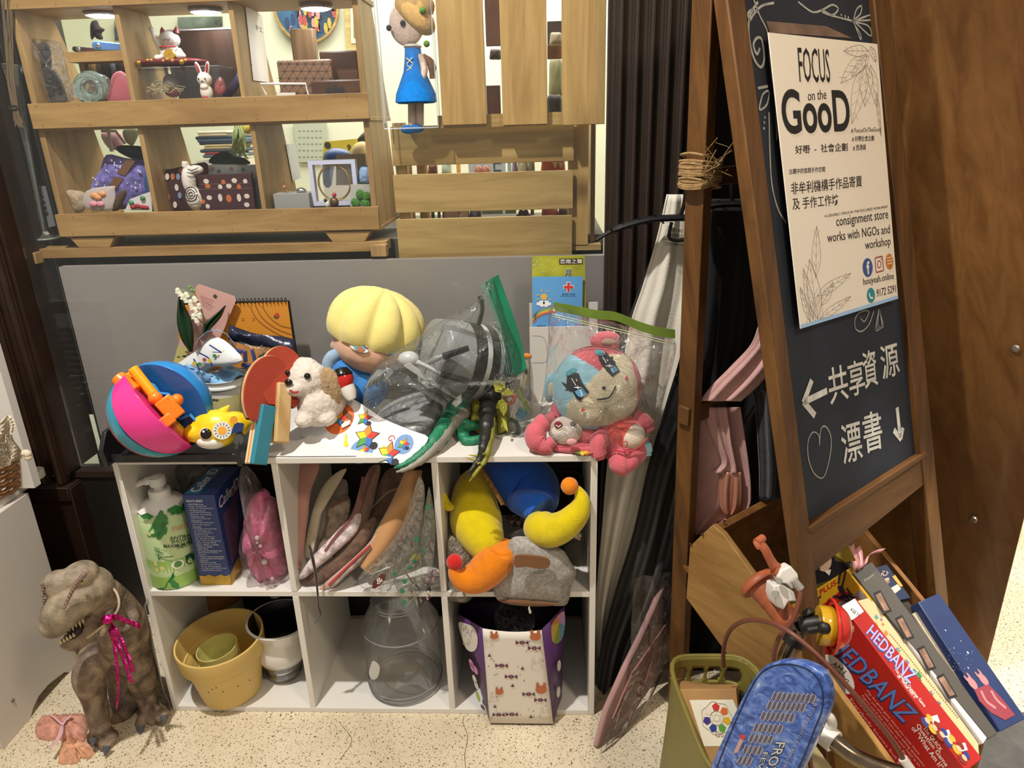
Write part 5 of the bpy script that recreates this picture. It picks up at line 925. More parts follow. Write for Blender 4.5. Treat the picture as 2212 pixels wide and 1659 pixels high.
B().lathe(VS([(33*k, .040), (48*k, .056), (55*k, .085), (53*k, .115), (49*k, .14), (53*k, .17), (63*k, .20), (66*k, .212), (61*k, .214)]), c, V((.05, 0, 1)), 48).out('vase_body', mat('#d3d0c9', .15, 0, 0, 0, 0, 8, .5, 0, .3), t); B().lathe(VS([(61*k, .214), (57*k, .195), (45*k, .14), (48*k, .09), (.001, .05)]), c, V((.05, 0, 1)), 48).out('black_lining', mat('#0f0e0e', .25), t)
# glass jar
t = thing('glass_jar', 'large empty clear glass jar with a lid rim standing in the lower middle cube', 'jar', Z(875, 1470, ZB)); c = Z(877, 1468, ZB); k = MPP(c); gj = clear('#e6e9e8', .035, .05, .6)
ph = S(872, 1345, c.y).z-ZB; pn = S(872, 1300, c.y).z-ZB; R_ = 79*k
B().lathe([(.001, .002), (R_*.8, .001), (R_*.96, .006), (R_, .018), (R_*1.0, ph*.6), (R_*1.02, ph), (R_*.98, ph+.012), (R_*.72, pn-.002), (R_*.66, pn+.004), (R_*.68, pn+.010), (R_*.66, pn+.02)], c, (0, 0, 1), 56).out('jar_body', gj, t)
b = B()
for hh, rr in ((.004, .93), (.012, .985), (ph+.004, 1.0), (pn+.004, .68), (pn+.012, .69), (.022, 1.0)): b.tube([c+V((R_*rr*math.cos(a), R_*rr*math.sin(a), hh)) for a in [j*2*math.pi/48 for j in range(48)]], .0014, 6, closed=True)
b.out('glass_ring', clear('#d9dedd', .22, .05, .9), t); b = B(); q = FRONT(c.y-R_-.001); P = [q.at(*p) for p in spline([(806, 1428), (800, 1440), (797, 1455), (804, 1468), (816, 1462), (820, 1440)], 4, True)]; b.prism(P, (0, .0008, 0)); b.out('torn_label', clear('#e6e6e2', .5, .3, .3), t)
# gift bag
g0, g1 = Z(1058, 1561, ZB-.006), Z(1195, 1563, ZB-.006); yg = (g0.y+g1.y)/2; g0.y = g1.y = yg; zg = S(1105, 1357, yg+.02).z
gb_ = thing('gift_bag', 'purple paper gift bag with a white printed front panel standing in the lower end cube', 'bag', g0)
pur = mat('#4e2a5c', .4); wpn = mat('#ddd6cb', .45); f0, f1 = S(1042, 1357, yg-.004), S(1170, 1361, yg-.004); h0, h1 = S(988, 1326, yg+.07), S(1221, 1307, yg+.07); d0, d1 = V((g0.x-.012, yg+.13, ZB)), V((g1.x+.014, yg+.13, ZB)); i0, i1 = S(992, 1305, yg+.14), S(1215, 1295, yg+.14)
GP = tri_plane(g0, g1, f0)
b = B(); n_ = 10; b.grid([[g0.lerp(g1, s).lerp(f0.lerp(f1, s), t_)+V((0, -.0012*math.sin(s*math.pi)*math.sin(t_*3), -.006*math.sin(s*math.pi)*(t_ > .95))) for s in [j/n_ for j in range(n_+1)]] for t_ in [j/n_ for j in range(n_+1)]]); b.out('front_panel', wpn, gb_, solid=.0008, off=1)
for a_, c_, e_, f_, lb_ in ((g0, d0, f0, h0, 0), (g1, d1, f1, h1, 1)): b = B(); m0 = a_.lerp(c_, .5)+V((-.012 if not lb_ else .012, 0, 0)); b.grid([[a_, m0, c_], [a_.lerp(e_, .5), m0.lerp(f_, .5)+V((0, 0, 0)), c_.lerp(i1 if lb_ else i0, .5)], [e_, f_, i1 if lb_ else i0]]); b.out('side_gusset', pur, gb_, solid=.0008)
b = B(); b.grid([[d0, d1], [i0, i1]]); b.out('back_panel', mat('#33193c', .5), gb_, solid=.0008); B().prism([g0, g1, d1, d0], (0, 0, .001)).out('bag_base', pur, gb_)
z = lambda x, y: (620+x/3.16, 1260+y/3.16); b = B(); W3 = .0032
for x, y in ((1605, 398), (1688, 436), (1465, 555), (1530, 630), (1650, 750), (1730, 790), (1445, 890), (1535, 888)): b.m(0); u, v = GP.px(*z(x, y)); spot(b, GP, u, v, .006, .0046, 6, W3); [b.poly([GP.p(u+d_*.005, v, W3), GP.p(u+d_*.0125, v+.005, W3), GP.p(u+d_*.0125, v-.005, W3)]) for d_ in (-1, 1)]; b.m(1); spot(b, GP, u, v, .002, .0032, 4, W3+.0004)
for x, y, r_ in ((1415, 355, 24), (1695, 358, 32), (1450, 735, 24), (1735, 720, 34)):
    b.m(1); u, v = GP.px(*z(x, y)); q_ = r_*.00034; spot(b, GP, u, v, q_, q_*.85, 14, W3); [spot(b, GP, u+d_*q_*.6, v+q_*1.05, q_*.32, q_*.55, 8, W3) for d_ in (-1, 1)]
for x, y, r_ in ((1705, 565, 32), (1375, 410, 26), (1765, 900, 34), (1415, 785, 24)):
    b.m(2); u, v = GP.px(*z(x, y)); q_ = r_*.00036; stroke(b, GP, [(u+q_*math.cos(a), v+q_*.8*math.sin(a)) for a in [j*.5236 for j in range(12)]], .0008, W3, 0, False, True); [stroke(b, GP, [(u+d_*q_*.3, v+q_*.7), (u+d_*q_*.45, v+q_*1.9), (u+d_*q_*.7, v+q_*1.8), (u+d_*q_*.75, v+q_*.6)], .0008, W3, 3, False) for d_ in (-1, 1)]
for i in range(26): b.m((0, 1, 3)[i % 3]); u, v = GP.px(*z(1370+R.uniform(0, 400), 380+R.uniform(0, 540))); spot(b, GP, u, v, .0014, None, 5, W3)
b.m(3)
for x, y in ((1383, 490), (1608, 578), (1540, 695), (1665, 908), (1420, 838)): u, v = GP.px(*z(x, y)); spot(b, GP, u, v, .0042, .0016, 8, W3); spot(b, GP, u, v+.003, .0016, .0026, 6, W3)
b.out('printed_sweets', [mat('#5a2c4a', .5), mat('#b5653c', .5), mat('#b5ada2', .5), mat('#3a2e4a', .5)], gb_, smooth=False)
def sideprint(a_, c_, pts): 
    P = PL(a_, (c_-a_), V((0, 0, 1))); return P
b = B(); LP_ = PL(f0, h0-f0, g0-f0); LP_ = PL(f0, h0-f0, f0-g0); sg_ = 1 if (LP_.n.dot(CAM-f0)) > 0 else -1; b.poly([LP_.at(*z(*p), sg_*.0016) for p in spline([(1175, 265), (1230, 275), (1280, 300), (1305, 370), (1298, 440), (1265, 465), (1225, 440), (1195, 360)], 3, True)])
cs = ['#8fb04a', '#5f9ac0', '#c98ab0', '#d0b03a', '#b5a3c0']
for i in range(24): b.m(1+i % 5); u, v = LP_.px(*z(1205+R.uniform(0, 75), 290+R.uniform(0, 130))); spot(b, LP_, u, v, .0022, None, 6, sg_*.0024)
b.m(3)
for x, y in ((1268, 570), (1262, 545), (1290, 590)): u, v = LP_.px(*z(x, y)); spot(b, LP_, u, v, .009, .010, 12, sg_*.0016)
b.m(0)
for x, y in ((1285, 655), (1295, 690)): u, v = LP_.px(*z(x, y)); spot(b, LP_, u, v, .008, .011, 12, sg_*.0016)
b.m(1); u, v = LP_.px(*z(1308, 770)); spot(b, LP_, u, v, .008, .013, 12, sg_*.0016); b.out('side_print', [mat('#d9d3c9', .5)]+[mat(c_, .5) for c_ in cs], gb_, smooth=False)
b = B(); RP_ = PL(f1, h1-f1, f1-g1); sg_ = 1 if (RP_.n.dot(CAM-f1)) > 0 else -1; C8 = (1850, 310)
wd_ = spline([(1800, 290), (1830, 235), (1870, 195), (1890, 200), (1892, 290), (1875, 370), (1840, 410), (1805, 390)], 3, True); u0, v0 = RP_.px(*z(1853, 262))
for i in range(len(wd_)): b.m(i*6//len(wd_)); p, q_ = RP_.px(*z(*wd_[i])), RP_.px(*z(*wd_[(i+1) % len(wd_)])); b.poly([RP_.p(u0, v0, sg_*.0018), RP_.p(*p, sg_*.0018), RP_.p(*q_, sg_*.0018)])
b.m(6)
for x, y in ((1852, 560), (1848, 740)): u, v = RP_.px(*z(x, y)); spot(b, RP_, u, v, .007, .013, 12, sg_*.0018)
b.out('side_print', [mat(c_, .5) for c_ in ('#c97a4a', '#c98a9a', '#b58ac0', '#5f8fa8', '#7f9a4a', '#c9a84a', '#d9d3c9')], gb_, smooth=False)
t = thing('yarn_ball', 'black glossy yarn ball lying in the mouth of the gift bag', 'yarn', S(1115, 1370, yg+.06)); c = S(1112, 1338, yg+.055); B().ell(c, (.040, .040, .036)).out('wound_core', cloth('#0c0c0e', .5, 200, .2, 50), t); b = B()
for i in range(24): n1 = V((R.uniform(-1, 1), R.uniform(-1, 1), R.uniform(-.6, 1))).normalized(); x_, y_ = frame(n1); b.tube([c+(x_*math.cos(a)+y_*math.sin(a))*.0405 for a in [j*2*math.pi/24 for j in range(24)]], .0012, 5, closed=True)
b.out('yarn_strand', cloth('#121216', .3, 300, .2, 50), t)
# ================================================================== the dinosaur corner
k = .00088
dz_ = thing('toy_dinosaur', 'large grey-brown rubber tyrannosaur with a shiny magenta ribbon round its neck on the floor', 'toy', Z(250, 1570, 0))
def dino_mat():
    a, n, l, b = _new('rubber_hide'); b.inputs['Roughness'].default_value = .6; tc = n.new('ShaderNodeTexCoord')
    t = n.new('ShaderNodeTexNoise'); t.inputs['Scale'].default_value = 26; t.inputs['Detail'].default_value = 7; t.inputs['Distortion'].default_value = .8; l.new(tc.outputs['Object'], t.inputs[0])
    r = n.new('ShaderNodeValToRGB'); e = r.color_ramp.elements; e[0].position = .33; e[0].color = lin('#4a3d33'); e[1].position = .72; e[1].color = lin('#a8937c'); q = e.new(.5); q.color = lin('#7a6653'); l.new(t.outputs[0], r.inputs[0]); l.new(r.outputs[0], b.inputs['Base Color'])
    v = n.new('ShaderNodeTexVoronoi'); v.inputs['Scale'].default_value = 210; l.new(tc.outputs['Object'], v.inputs[0]); bp = n.new('ShaderNodeBump'); bp.inputs['Strength'].default_value = .5; bp.inputs['Distance'].default_value = .003; l.new(v.outputs['Distance'], bp.inputs['Height']); l.new(bp.outputs[0], b.inputs['Normal']); return a
hide = dino_mat(); hide2 = mat('#94866f', .6, 0, .5, 160, .6, 36)
def dt(b, pts, n=14): b.tube(spline([S(p[0], p[1], p[2]) for p in pts], 6), [q[0]*k for q in spline([(p[3], 0) for p in pts], 6)], n); b.ell(S(*pts[0][:3]), pts[0][3]*k); b.ell(S(*pts[-1][:3]), pts[-1][3]*k)
b = B()
dt(b, [(282, 1425, .02, 52), (272, 1385, .0, 56), (262, 1345, -.03, 52), (244, 1312, -.05, 44), (222, 1290, -.065, 42)])
dt(b, [(205, 1425, -.03, 40), (192, 1462, -.055, 36), (203, 1505, -.055, 28), (212, 1550, -.07, 24), (220, 1585, -.082, 22)]); dt(b, [(290, 1425, .0, 44), (306, 1465, -.005, 34), (312, 1500, .0, 24), (322, 1525, -.012, 22)])
dt(b, [(275, 1440, .035, 48), (274, 1490, .01, 42), (266, 1535, -.015, 28), (250, 1556, -.03, 13)])
for q in ((231, 1610, 17), (204, 1592, 17), (243, 1590, 14)): dt(b, [(218, 1580, -.08, 18), (q[0], q[1], -.095 if q[1] > 1600 else -.085, q[2])])
for q in ((350, 1546, 16), (306, 1568, 17), (330, 1556, 12)): dt(b, [(322, 1530, -.012, 18), (q[0], q[1], -.035, q[2])])
dt(b, [(281, 1318, -.05, 17), (288, 1340, -.065, 13), (278, 1352, -.085, 10), (268, 1366, -.095, 8)]); dt(b, [(236, 1330, -.10, 12), (226, 1360, -.115, 9), (219, 1374, -.12, 7)])
b.out('body', hide, dz_, remesh=.0042, iters=3)
b = B(); b.ell(S(196, 1268, -.085), (44*k, 46*k, 42*k)); b.ell(S(210, 1290, -.07), (40*k, 42*k, 40*k)); dt(b, [(192, 1272, -.09, 44), (160, 1292, -.115, 44), (134, 1322, -.13, 40), (118, 1350, -.138, 28)]); b.ell(S(172, 1242, -.10), (34*k, 40*k, 26*k)); b.ell(S(104, 1330, -.14), 18*k); b.ell(S(104, 1262, -.125), 14*k); b.ell(S(126, 1262, -.12), 30*k)
b.out('head', hide2, dz_, remesh=.0036, iters=4)
b = B(); dt(b, [(210, 1325, -.075, 26), (190, 1362, -.105, 20), (164, 1388, -.125, 18), (146, 1388, -.135, 15)]); b.out('lower_jaw', hide, dz_, remesh=.0036, iters=4)
B().ell(S(160, 1368, -.118), (26*k, 22*k, 12*k), M.Rotation(-.6, 3, 'Y')).out('mouth', mat('#2b1a14', .6), dz_)
tm = plastic('#c9b98a', .35)
for i in range(11): t_ = i/10; x, y = 102+76*t_, 1372-32*t_-8*math.sin(t_*math.pi)*-.6; p = S(x, y-3, -.150+.034*t_); h_ = .009+.004*(i % 2); B().tube([p, p+V((.001, -.001, -h_))], [.0028, .0004], 8).out('tooth', tm, dz_)
for i in range(5): t_ = i/4; x, y = 132+28*t_, 1390-16*t_; p = S(x, y, -.150+.012*t_); B().tube([p, p+V((0, -.001, .008))], [.0024, .0004], 8).out('tooth', tm, dz_)
b = B()
for i in range(12): t_ = i/11; x, y = 139+(181-139)*t_, 1312-70*t_-8*math.sin(t_*3.14); b.ell(S(x, y, -.158+.018*t_), (3.6+2.2*t_)*k, None, 10, 7)
for i in range(7): b.ell(S(92+R.uniform(-2, 3), 1262+12*i, -.146), 4*k, None, 8, 6)
b.out('brow_bump', mat('#7d6455', .6), dz_)
e_ = S(177, 1256, -.136); o = B().ell(e_, 5*k, None, 12, 8).out('eye', plastic('#b5a35c', .15), dz_); B().ell(e_+(CAM-e_).normalized()*3.6*k, 2.2*k, None, 8, 6).out('pupil', plastic('#0d0b09', .1), o)
for x, y, yy in ((231, 1618, -.112), (203, 1600, -.103), (355, 1552, -.05), (304, 1576, -.052)): p = S(x, y-6, yy); b = B(); b.tube([p, p+V((.004 if x > 300 else .001, -.012, -.010))], [.009, .002], 10); b.out('claw', mat('#4f5058', .5, 0, .2, 90, .3, 60), dz_)
foil = mat('#c01a72', .22, .75, .8, 160, .3, 120); rbn = thing('foil_ribbon', 'shiny magenta foil ribbon knotted on a cord round the tyrannosaur neck', 'ribbon', S(232, 1340, -.10))
def strip(pts, w, y): L = spline(pts, 6); return [[S(a[0]-w/2, a[1], y-.0002*(a[1]-1330)+.003*math.sin(i*1.1)), S(a[0]+w/2, a[1]+w*.2, y-.0002*(a[1]-1330)+.003*math.sin(i*1.1+1.2))] for i, a in enumerate(L)]
for pts, w in (([(234, 1345), (246, 1390), (252, 1430), (255, 1476)], 7), ([(236, 1345), (252, 1385), (266, 1420), (276, 1450), (285, 1474)], 9), ([(240, 1345), (258, 1372), (274, 1410), (288, 1450)], 10), ([(250, 1432), (256, 1480), (252, 1530)], 4)): B().grid(strip(pts, w, -.105)).out('streamer', foil, rbn, solid=.0008)
b = B(); b.grid([[S(x, y-6, -.11+.004*math.sin(i*2)), S(x+1, y+6, -.108+.004*math.sin(i*2+1))] for i, (x, y) in enumerate(spline([(232, 1336), (250, 1332), (268, 1340), (285, 1346), (303, 1354)], 5))]); b.ell(S(232, 1338, -.112), (.012, .009, .009)); b.out('bow', foil, rbn, solid=.0008)
B().tube(spline([S(226, 1345, -.105), S(240, 1335, -.105), S(254, 1318, -.098), S(257, 1298, -.09), S(250, 1278, -.08), S(238, 1266, -.07)], 6), .0022, 8).out('cord', mat('#b5a48c', .7), rbn)
tag(B().tube([S(188, 1378, -.13), S(228, 1348, -.115)], .0026, 8).out('wooden_stick', mat('#b39a72', .6), None), 'short pale wooden stick under the tyrannosaur chin', 'stick')
# pink lace bits on the floor
lt_ = thing('lace_scrunchie', 'gathered peach lace scrunchie tied with a pale pink bow on the floor', 'hair accessory', Z(135, 1590, 0)); lc = mat('#c9907a', .9, 0, .9, 120, .3, 80)
def fl_pil(nm, pts, h, m_, par_, z0=.002, seed=1, wob=.4):
    r = random.Random(seed); P = [Z(px, py, z0) for px, py in spline(pts, 5, True)]; P = [p+V((r.uniform(-.002, .002), r.uniform(-.002, .002), 0)) for p in P]; c = sum(P, V())/len(P); b = B(); rows = []
    for i in range(8): t_ = i/7; q = math.cos(t_*math.pi/2); rows.append([c+(p-c)*q+V((0, 0, h*math.sin(t_*math.pi/2)*(1+wob*math.sin(j*1.1+t_*5)*(1-t_)))) for j, p in enumerate(P)])
    return b.grid(rows, True).out(nm, m_, par_)
fl_pil('lace', [(78, 1575), (88, 1556), (115, 1550), (140, 1552), (165, 1555), (186, 1550), (190, 1570), (184, 1600), (160, 1606), (130, 1598), (100, 1600), (82, 1594)], .026, lc, lt_, .001, 3)
b = B()
for pts in ([(108, 1544), (120, 1552), (134, 1565)], [(154, 1544), (142, 1554), (134, 1565)], [(134, 1565), (126, 1590), (108, 1617)], [(134, 1565), (132, 1584), (124, 1598)]): L = spline(pts, 4); b.grid([[Z(x-3.5, y, .034), Z(x+3.5, y, .035)] for x, y in L])
b.out('satin_bow', mat('#d3a5a8', .4), lt_, solid=.0008)
t = thing('lace_scrap', 'flat piece of peach lace lying crumpled before the tyrannosaur foot', 'fabric', Z(160, 1630, 0)); fl_pil('lace', [(126, 1645), (132, 1610), (148, 1594), (165, 1600), (178, 1602), (206, 1622), (190, 1640), (176, 1636), (166, 1650), (140, 1651)], .016, mat('#d09a78', .9, 0, .9, 120, .3, 80), t, .001, 5, .7)
# white cabinet with basket and louvred screen
cx = X(165, 1430, -1.045).x; cab = thing('white_cabinet', 'white painted cabinet end with an arched foot standing beside the toy dinosaur', 'cabinet', (-1.3, .0, 0)); cw = mat('#c9c2b8', .45, 0, 0, 0, .06, 3)
cyb_, cyf, czt = .143, -.105, X(88, 1045, cx).z
XS = lambda px, py: X(px, py, cx)
arch = [XS(68, 1556), XS(72, 1530), XS(84, 1504), XS(104, 1480), XS(124, 1464), XS(140, 1452), XS(150, 1449)]
b = B(); pr_ = [V((cx, cyf, 0)), V((cx, XS(68, 1556).y, 0))]+[V((cx, p.y, max(.004, p.z))) for p in arch[1:-1]]+[V((cx, XS(150, 1449).y, 0)), V((cx, cyb_, 0)), V((cx, cyb_, czt)), V((cx, cyf, czt))]
b.prism(pr_, (-.018, 0, 0)); b.out('side_panel', cw, cab, bevel=.001)
B().bb((cx-.6, cyb_-.02, .0), (cx-.018, cyb_, czt)).out('back_panel', cw, cab); B().bb((cx-.6, cyf, .08), (cx-.018, cyf+.018, czt)).out('front_panel', mat('#2a4a8a', .5), cab); B().bb((cx-.6, cyf+.02, .10), (cx-.018, cyb_-.02, .118)).out('base_panel', cw, cab)
tr2 = Z(105, 1012, czt+.012); b = B(); rr = .02; c = V((tr2.x-rr, tr2.y-rr, 0)); out = [(c.x+rr*math.cos(a), c.y+rr*math.sin(a)) for a in [j*math.pi/2/8 for j in range(9)]]
b.prism([V((x, y, czt)) for x, y in out]+[V((cx-.6, tr2.y, czt)), V((cx-.6, cyf-.12, czt)), V((tr2.x, cyf-.12, czt))], (0, 0, .018)); b.out('top_panel', mat('#d5d0c8', .35), cab, bevel=.002)
tag(B().ell(XS(27, 1513), .004, None, 10, 6).out('screw_cap', mat('#5a5650', .4), cab), None, None)
ztp = czt+.018; lv_ = thing('louvre_screen', 'white louvred shutter panel standing on the white cabinet', 'screen', (cx-.2, .12, ztp)); y2 = .13; r0 = S(60, 1003, y2); r1 = S(0, 748, y2); b = B()
xr_ = r0.x; b.bb((xr_-.030, y2, ztp), (xr_, y2+.02, r1.z)); b.out('stile', mat('#d3cec6', .4), lv_); B().bb((xr_-.5, y2, r1.z-.03), (xr_-.03, y2+.02, r1.z)).out('top_rail', mat('#d3cec6', .4), lv_); B().bb((xr_-.5, y2, ztp), (xr_-.03, y2+.02, ztp+.03)).out('bottom_rail', mat('#d3cec6', .4), lv_)
for i in range(13): zz = ztp+.04+i*.0165; B().box((xr_-.265, y2+.01, zz), (.47, .003, .016), M.Rotation(-.6, 3, 'X')).out('slat', mat('#9c9890', .5), lv_)
bs_ = thing('wicker_basket', 'brown wicker basket half out of view on the white cabinet', 'basket', S(-30, 1050, .02)); c = Z(-40, 1062, ztp); wk = mat('#8a5f35', .6, 0, .3, 90, .3, 60)
for j in range(9): rr = .075+.0022*j; b = B(); b.tube([c+V((rr*math.cos(a), rr*math.sin(a), .006+.0095*j+.0022*math.sin(a*14+math.pi*(j % 2)))) for a in [q*2*math.pi/112 for q in range(112)]], .0045, 6, closed=True); b.out('woven_strand', wk, bs_)
cn = thing('crochet_net', 'cream crochet net cloth draped over the wicker basket rim', 'fabric', S(30, 960, .0)); rows = []
for i in range(15): 
    t_ = i/14; rows.append([S(-20+ (40+22*t_)*s+ (6*math.sin(t_*9)), 908+92*t_+10*math.sin(s*5), -.02+.05*s+.012*math.sin(9*s+5*t_)) for s in [j/12 for j in range(13)]])
net = B().grid(rows).out('net', mat('#cfc2a8', .9, 0, .4, 200, .1, 60), cn); q = net.modifiers.new('mesh', 'WIREFRAME'); q.thickness = .004; q.use_even_offset = False
b = B(); [b.ell(S(58+R.uniform(-4, 4), 985+R.uniform(-8, 8), .01), .007, None, 8, 6) for _ in range(4)]; b.out('fringe_knot', mat('#cfc2a8', .9, 0, .4, 200, .1, 60), cn)
# sheet of clear plastic curling down the shelf's side
b = B(); rows = []
for i in range(13):
    t_ = i/12; py = 1290+245*t_; xl_ = 310+52*t_+ (6 if t_ > .9 else 0); bulge = 15*math.sin(min(1, t_*1.15)*math.pi)
    rows.append([S(xl_-bulge*(1-s)+ (8 if i == 0 else 0), py, -.004+.03*(1-s)) for s in (0, .35, .7, 1)])
tag(b.grid(rows).out('plastic_sheet', mat('#8f8b86', .35, 0, .1, 30), None, solid=.0008), 'grey plastic sheet curling down the outer side of the white shelf', 'sheet')
# ================================================================== A-frame chalkboard
AO = V((.382, -.037, 1.27)); YA, TA = .685, .238
AX = V((math.cos(YA), math.sin(YA), 0)); AN = V((math.sin(YA), -math.cos(YA), 0)); AD = AN*math.sin(TA)+V((0, 0, -math.cos(TA)))
AP = PL(AO, AX, -AD)
dw = wood('#6e4a25', '#472d15', (9, 9, .9), .42, 3.4, 0, (.24, 0, 0)); dwl = wood('#6a4724', '#452c16', (1, 1, 9), .42, 3.4, 0)
sg = thing('sandwich_board', 'dark brown wooden A-frame chalkboard with chalk arrows, twine tied on its rear leg', 'sign', (.5, -.2, 0))
def fquad(name, pts, th, m, w=0):   # pts are (u, v) on AP, v counts down the board
    return B().prism([AP.p(u, -v, w) for u, v in pts], -AP.n*th).out(name, m, sg, bevel=.002)
vf = 1.31
def lin_(a, c, v): (u0, v0), (u1, v1) = AP.px(*a), AP.px(*c); return u0+(u1-u0)*(v+v0)/(v0-v1), v
fquad('front_leg', [lin_((1571, 0), (1722, 1140), -.2), lin_((1610, 0), (1750, 1140), -.2), lin_((1610, 0), (1750, 1140), vf-.004), lin_((1571, 0), (1722, 1140), vf-.02)], .022, dw)
fquad('front_leg', [(.292, -.2), (.346, -.2), (.396, vf), (.352, vf)], .032, dw)
fquad('bottom_rail', [(-.032, .735), (.349, .722), (.356, .772), (-.03, .80)], .026, dwl, -.002)
fquad('bottom_trim', [(-.033, .722), (.346, .712), (.349, .722), (-.032, .735)], .02, dwl, .002)
fquad('top_rail', [(-.05, -.2), (.29, -.2), (.292, -.13), (-.047, -.13)], .026, dwl, -.002)
bd = fquad('chalkboard', [(-.055, -.14), (.31, -.14), (.352, .745), (-.02, .745)], .008, mat('#262a33', .6, 0, 0, 0, .25, 9, .4), -.010)
CP = AP.up(-.0098); ch = mat('#d8d5cc', .95, 0, .3, 300, .25, 60); chf = mat('#8f8d87', .95, 0, 0, 0, .3, 50)
b = B()
def glyph_px(s, x0, x1, y0, y1, k=.17, bold=.009):
    d_ = k*(x1-x0); textpx(b, CP, s, (x0+5, y1+d_), (x1+3, y1-d_), (x0-3, y0+d_), bold)
for s, *q in (('共', 1788, 1831, 790, 868), ('享', 1831, 1867, 778, 853), ('資', 1863, 1894, 756, 836), ('源', 1901, 1941, 742, 815), ('漂', 1816, 1861, 912, 998), ('書', 1863, 1905, 888, 974)): glyph_px(s, *q)
for pts in ([(1735, 870), (1753, 821)], [(1735, 868), (1760, 898)], [(1735, 869), (1786, 844)], [(1937, 880), (1944, 945)], [(1946, 949), (1930, 929)], [(1945, 948), (1950, 924)]): stroke(b, CP, pts, .0105, n=0)
b.out('chalk_lettering', ch, bd, smooth=False)
b = B(); z = lambda x, y: (1650+x/2.766, 640+y/2.766)
stroke(b, CP, [z(*p) for p in ((330, 895), (325, 830), (290, 813), (262, 870), (265, 970), (300, 1060), (355, 1080), (392, 960), (400, 850), (372, 782), (340, 792), (330, 895))], .0022)
stroke(b, CP, [z(*p) for p in ((575, 130), (600, 150), (625, 90), (575, 95), (545, 130), (545, 190), (580, 210), (625, 170), (655, 90))], .0022)
for k in range(3): stroke(b, CP, [z(*p) for p in ((685, 75+5*k), (665+8*k, 200-12*k), (700+6*k, 180), (690, 85))], .0016)
z = lambda x, y: (1580+x/2.305, y/2.305)
for pts, w_ in (([(330, 10), (400, 60), (450, 50), (500, 25), (530, 45), (500, 75), (450, 50), (470, 70), (600, 105)], .003), ([(130, 10), (90, 80), (85, 180), (110, 290), (145, 335), (162, 290), (150, 200), (125, 190), (108, 225), (125, 270), (140, 240)], .004), ([(110, 0), (140, 80), (180, 170), (190, 320), (215, 500), (225, 700)], .003), ([(130, 60), (100, 50), (80, 70), (90, 100), (110, 70), (150, 30), (210, 15)], .0035),
                ([(605, 105), (620, 50), (645, 30), (640, 70), (605, 105), (690, 75), (690, 100), (605, 105), (680, 130), (690, 180), (605, 105), (640, 170), (640, 195), (605, 105)], .0028), ([(130, 440), (180, 430)], .004), ([(140, 520), (155, 470), (185, 455), (175, 520), (140, 548), (140, 520)], .003), ([(185, 560), (190, 760), (200, 920), (230, 1040), (270, 1110)], .0028)):
    stroke(b, CP, [z(*p) for p in pts], w_)
for p in ((545, 75), (565, 82), (580, 88), (165, 585), (162, 610), (160, 640)): spot(b, CP, *CP.px(*z(*p)), .002)
b.out('chalk_flourish', mat('#a9a69e', .95, 0, .3, 300, .3, 60), bd, smooth=False)
b = B(); flat(b, CP, [z(*p) for p in ((172, 105), (470, 130), (600, 190), (190, 162))], lift=.0003); b.out('chalk_smudge', mat('#7d6350', .95, 0, 0, 0, .3, 30), bd, smooth=False)
# rear frame
T0 = AP.at(1540, -266); BP = PL(V((T0.x, T0.y, 0))+AN*-.02, AX, (0, 0, 1))
def bleg(name, l0, l1, r0, r1):
    def low(a, c):
        p, q = BP.at(*a), BP.at(*c); t = -p.z/(q.z-p.z); return p+(q-p)*t
    L0, R0 = BP.at(*l0), BP.at(*r0); pts = [L0, R0, low(r0, r1), low(l0, l1)]
    return B().prism(pts, -BP.n*.036).out(name, dw, sg, bevel=.002)
bleg('rear_leg', (1540, -60), (1476, 1400), (1562, -60), (1490, 1400))
uu = BP.px(1515, 400)[0]; b = B()
for nm, za, zb_ in (('rear_top_rail', BP.px(1570, 400)[1], BP.px(1570, 362)[1]), ('rear_bottom_rail', BP.px(1540, 905)[1], BP.px(1540, 868)[1])):
    B().slab(BP, uu+.01, za, uu+.40, zb_, -.03, -.006).out(nm, dwl, sg, bevel=.002)
B().slab(BP, uu+.39, 0, uu+.43, 1.5, -.036, 0).out('rear_leg', dw, sg, bevel=.002)
pc = BP.at(1534, 366, -.018); tw = mat('#9a7b50', .95, 0, .4, 400, .3, 90); b = B()
for i in range(24):
    q = []; r1, r2 = .0295+R.uniform(0, .003), .026+R.uniform(0, .004); z0 = R.uniform(-.022, .022); tl_ = R.uniform(-.010, .010)
    for k in range(17):
        t = 2*math.pi*k/16; e = (abs(math.cos(t))**4+abs(math.sin(t))**4)**-.25; q.append(pc+BP.x*r1*e*math.cos(t)*.9+BP.n*r2*e*math.sin(t)*.9+V((0, 0, z0+tl_*math.cos(t))))
    b.tube(q, .0022, 6)
for i in range(14):
    p = pc+BP.x*R.uniform(-.03, .035)+BP.n*.026+V((0, 0, R.uniform(-.02, .025))); b.tube(spline([p, p+V((R.uniform(-.012, .012), -.008, R.uniform(-.01, .015))), p+V((R.uniform(-.025, .025), -.012, R.uniform(-.02, .03)))], 4), .0006, 4)
b.out('twine', tw, sg)
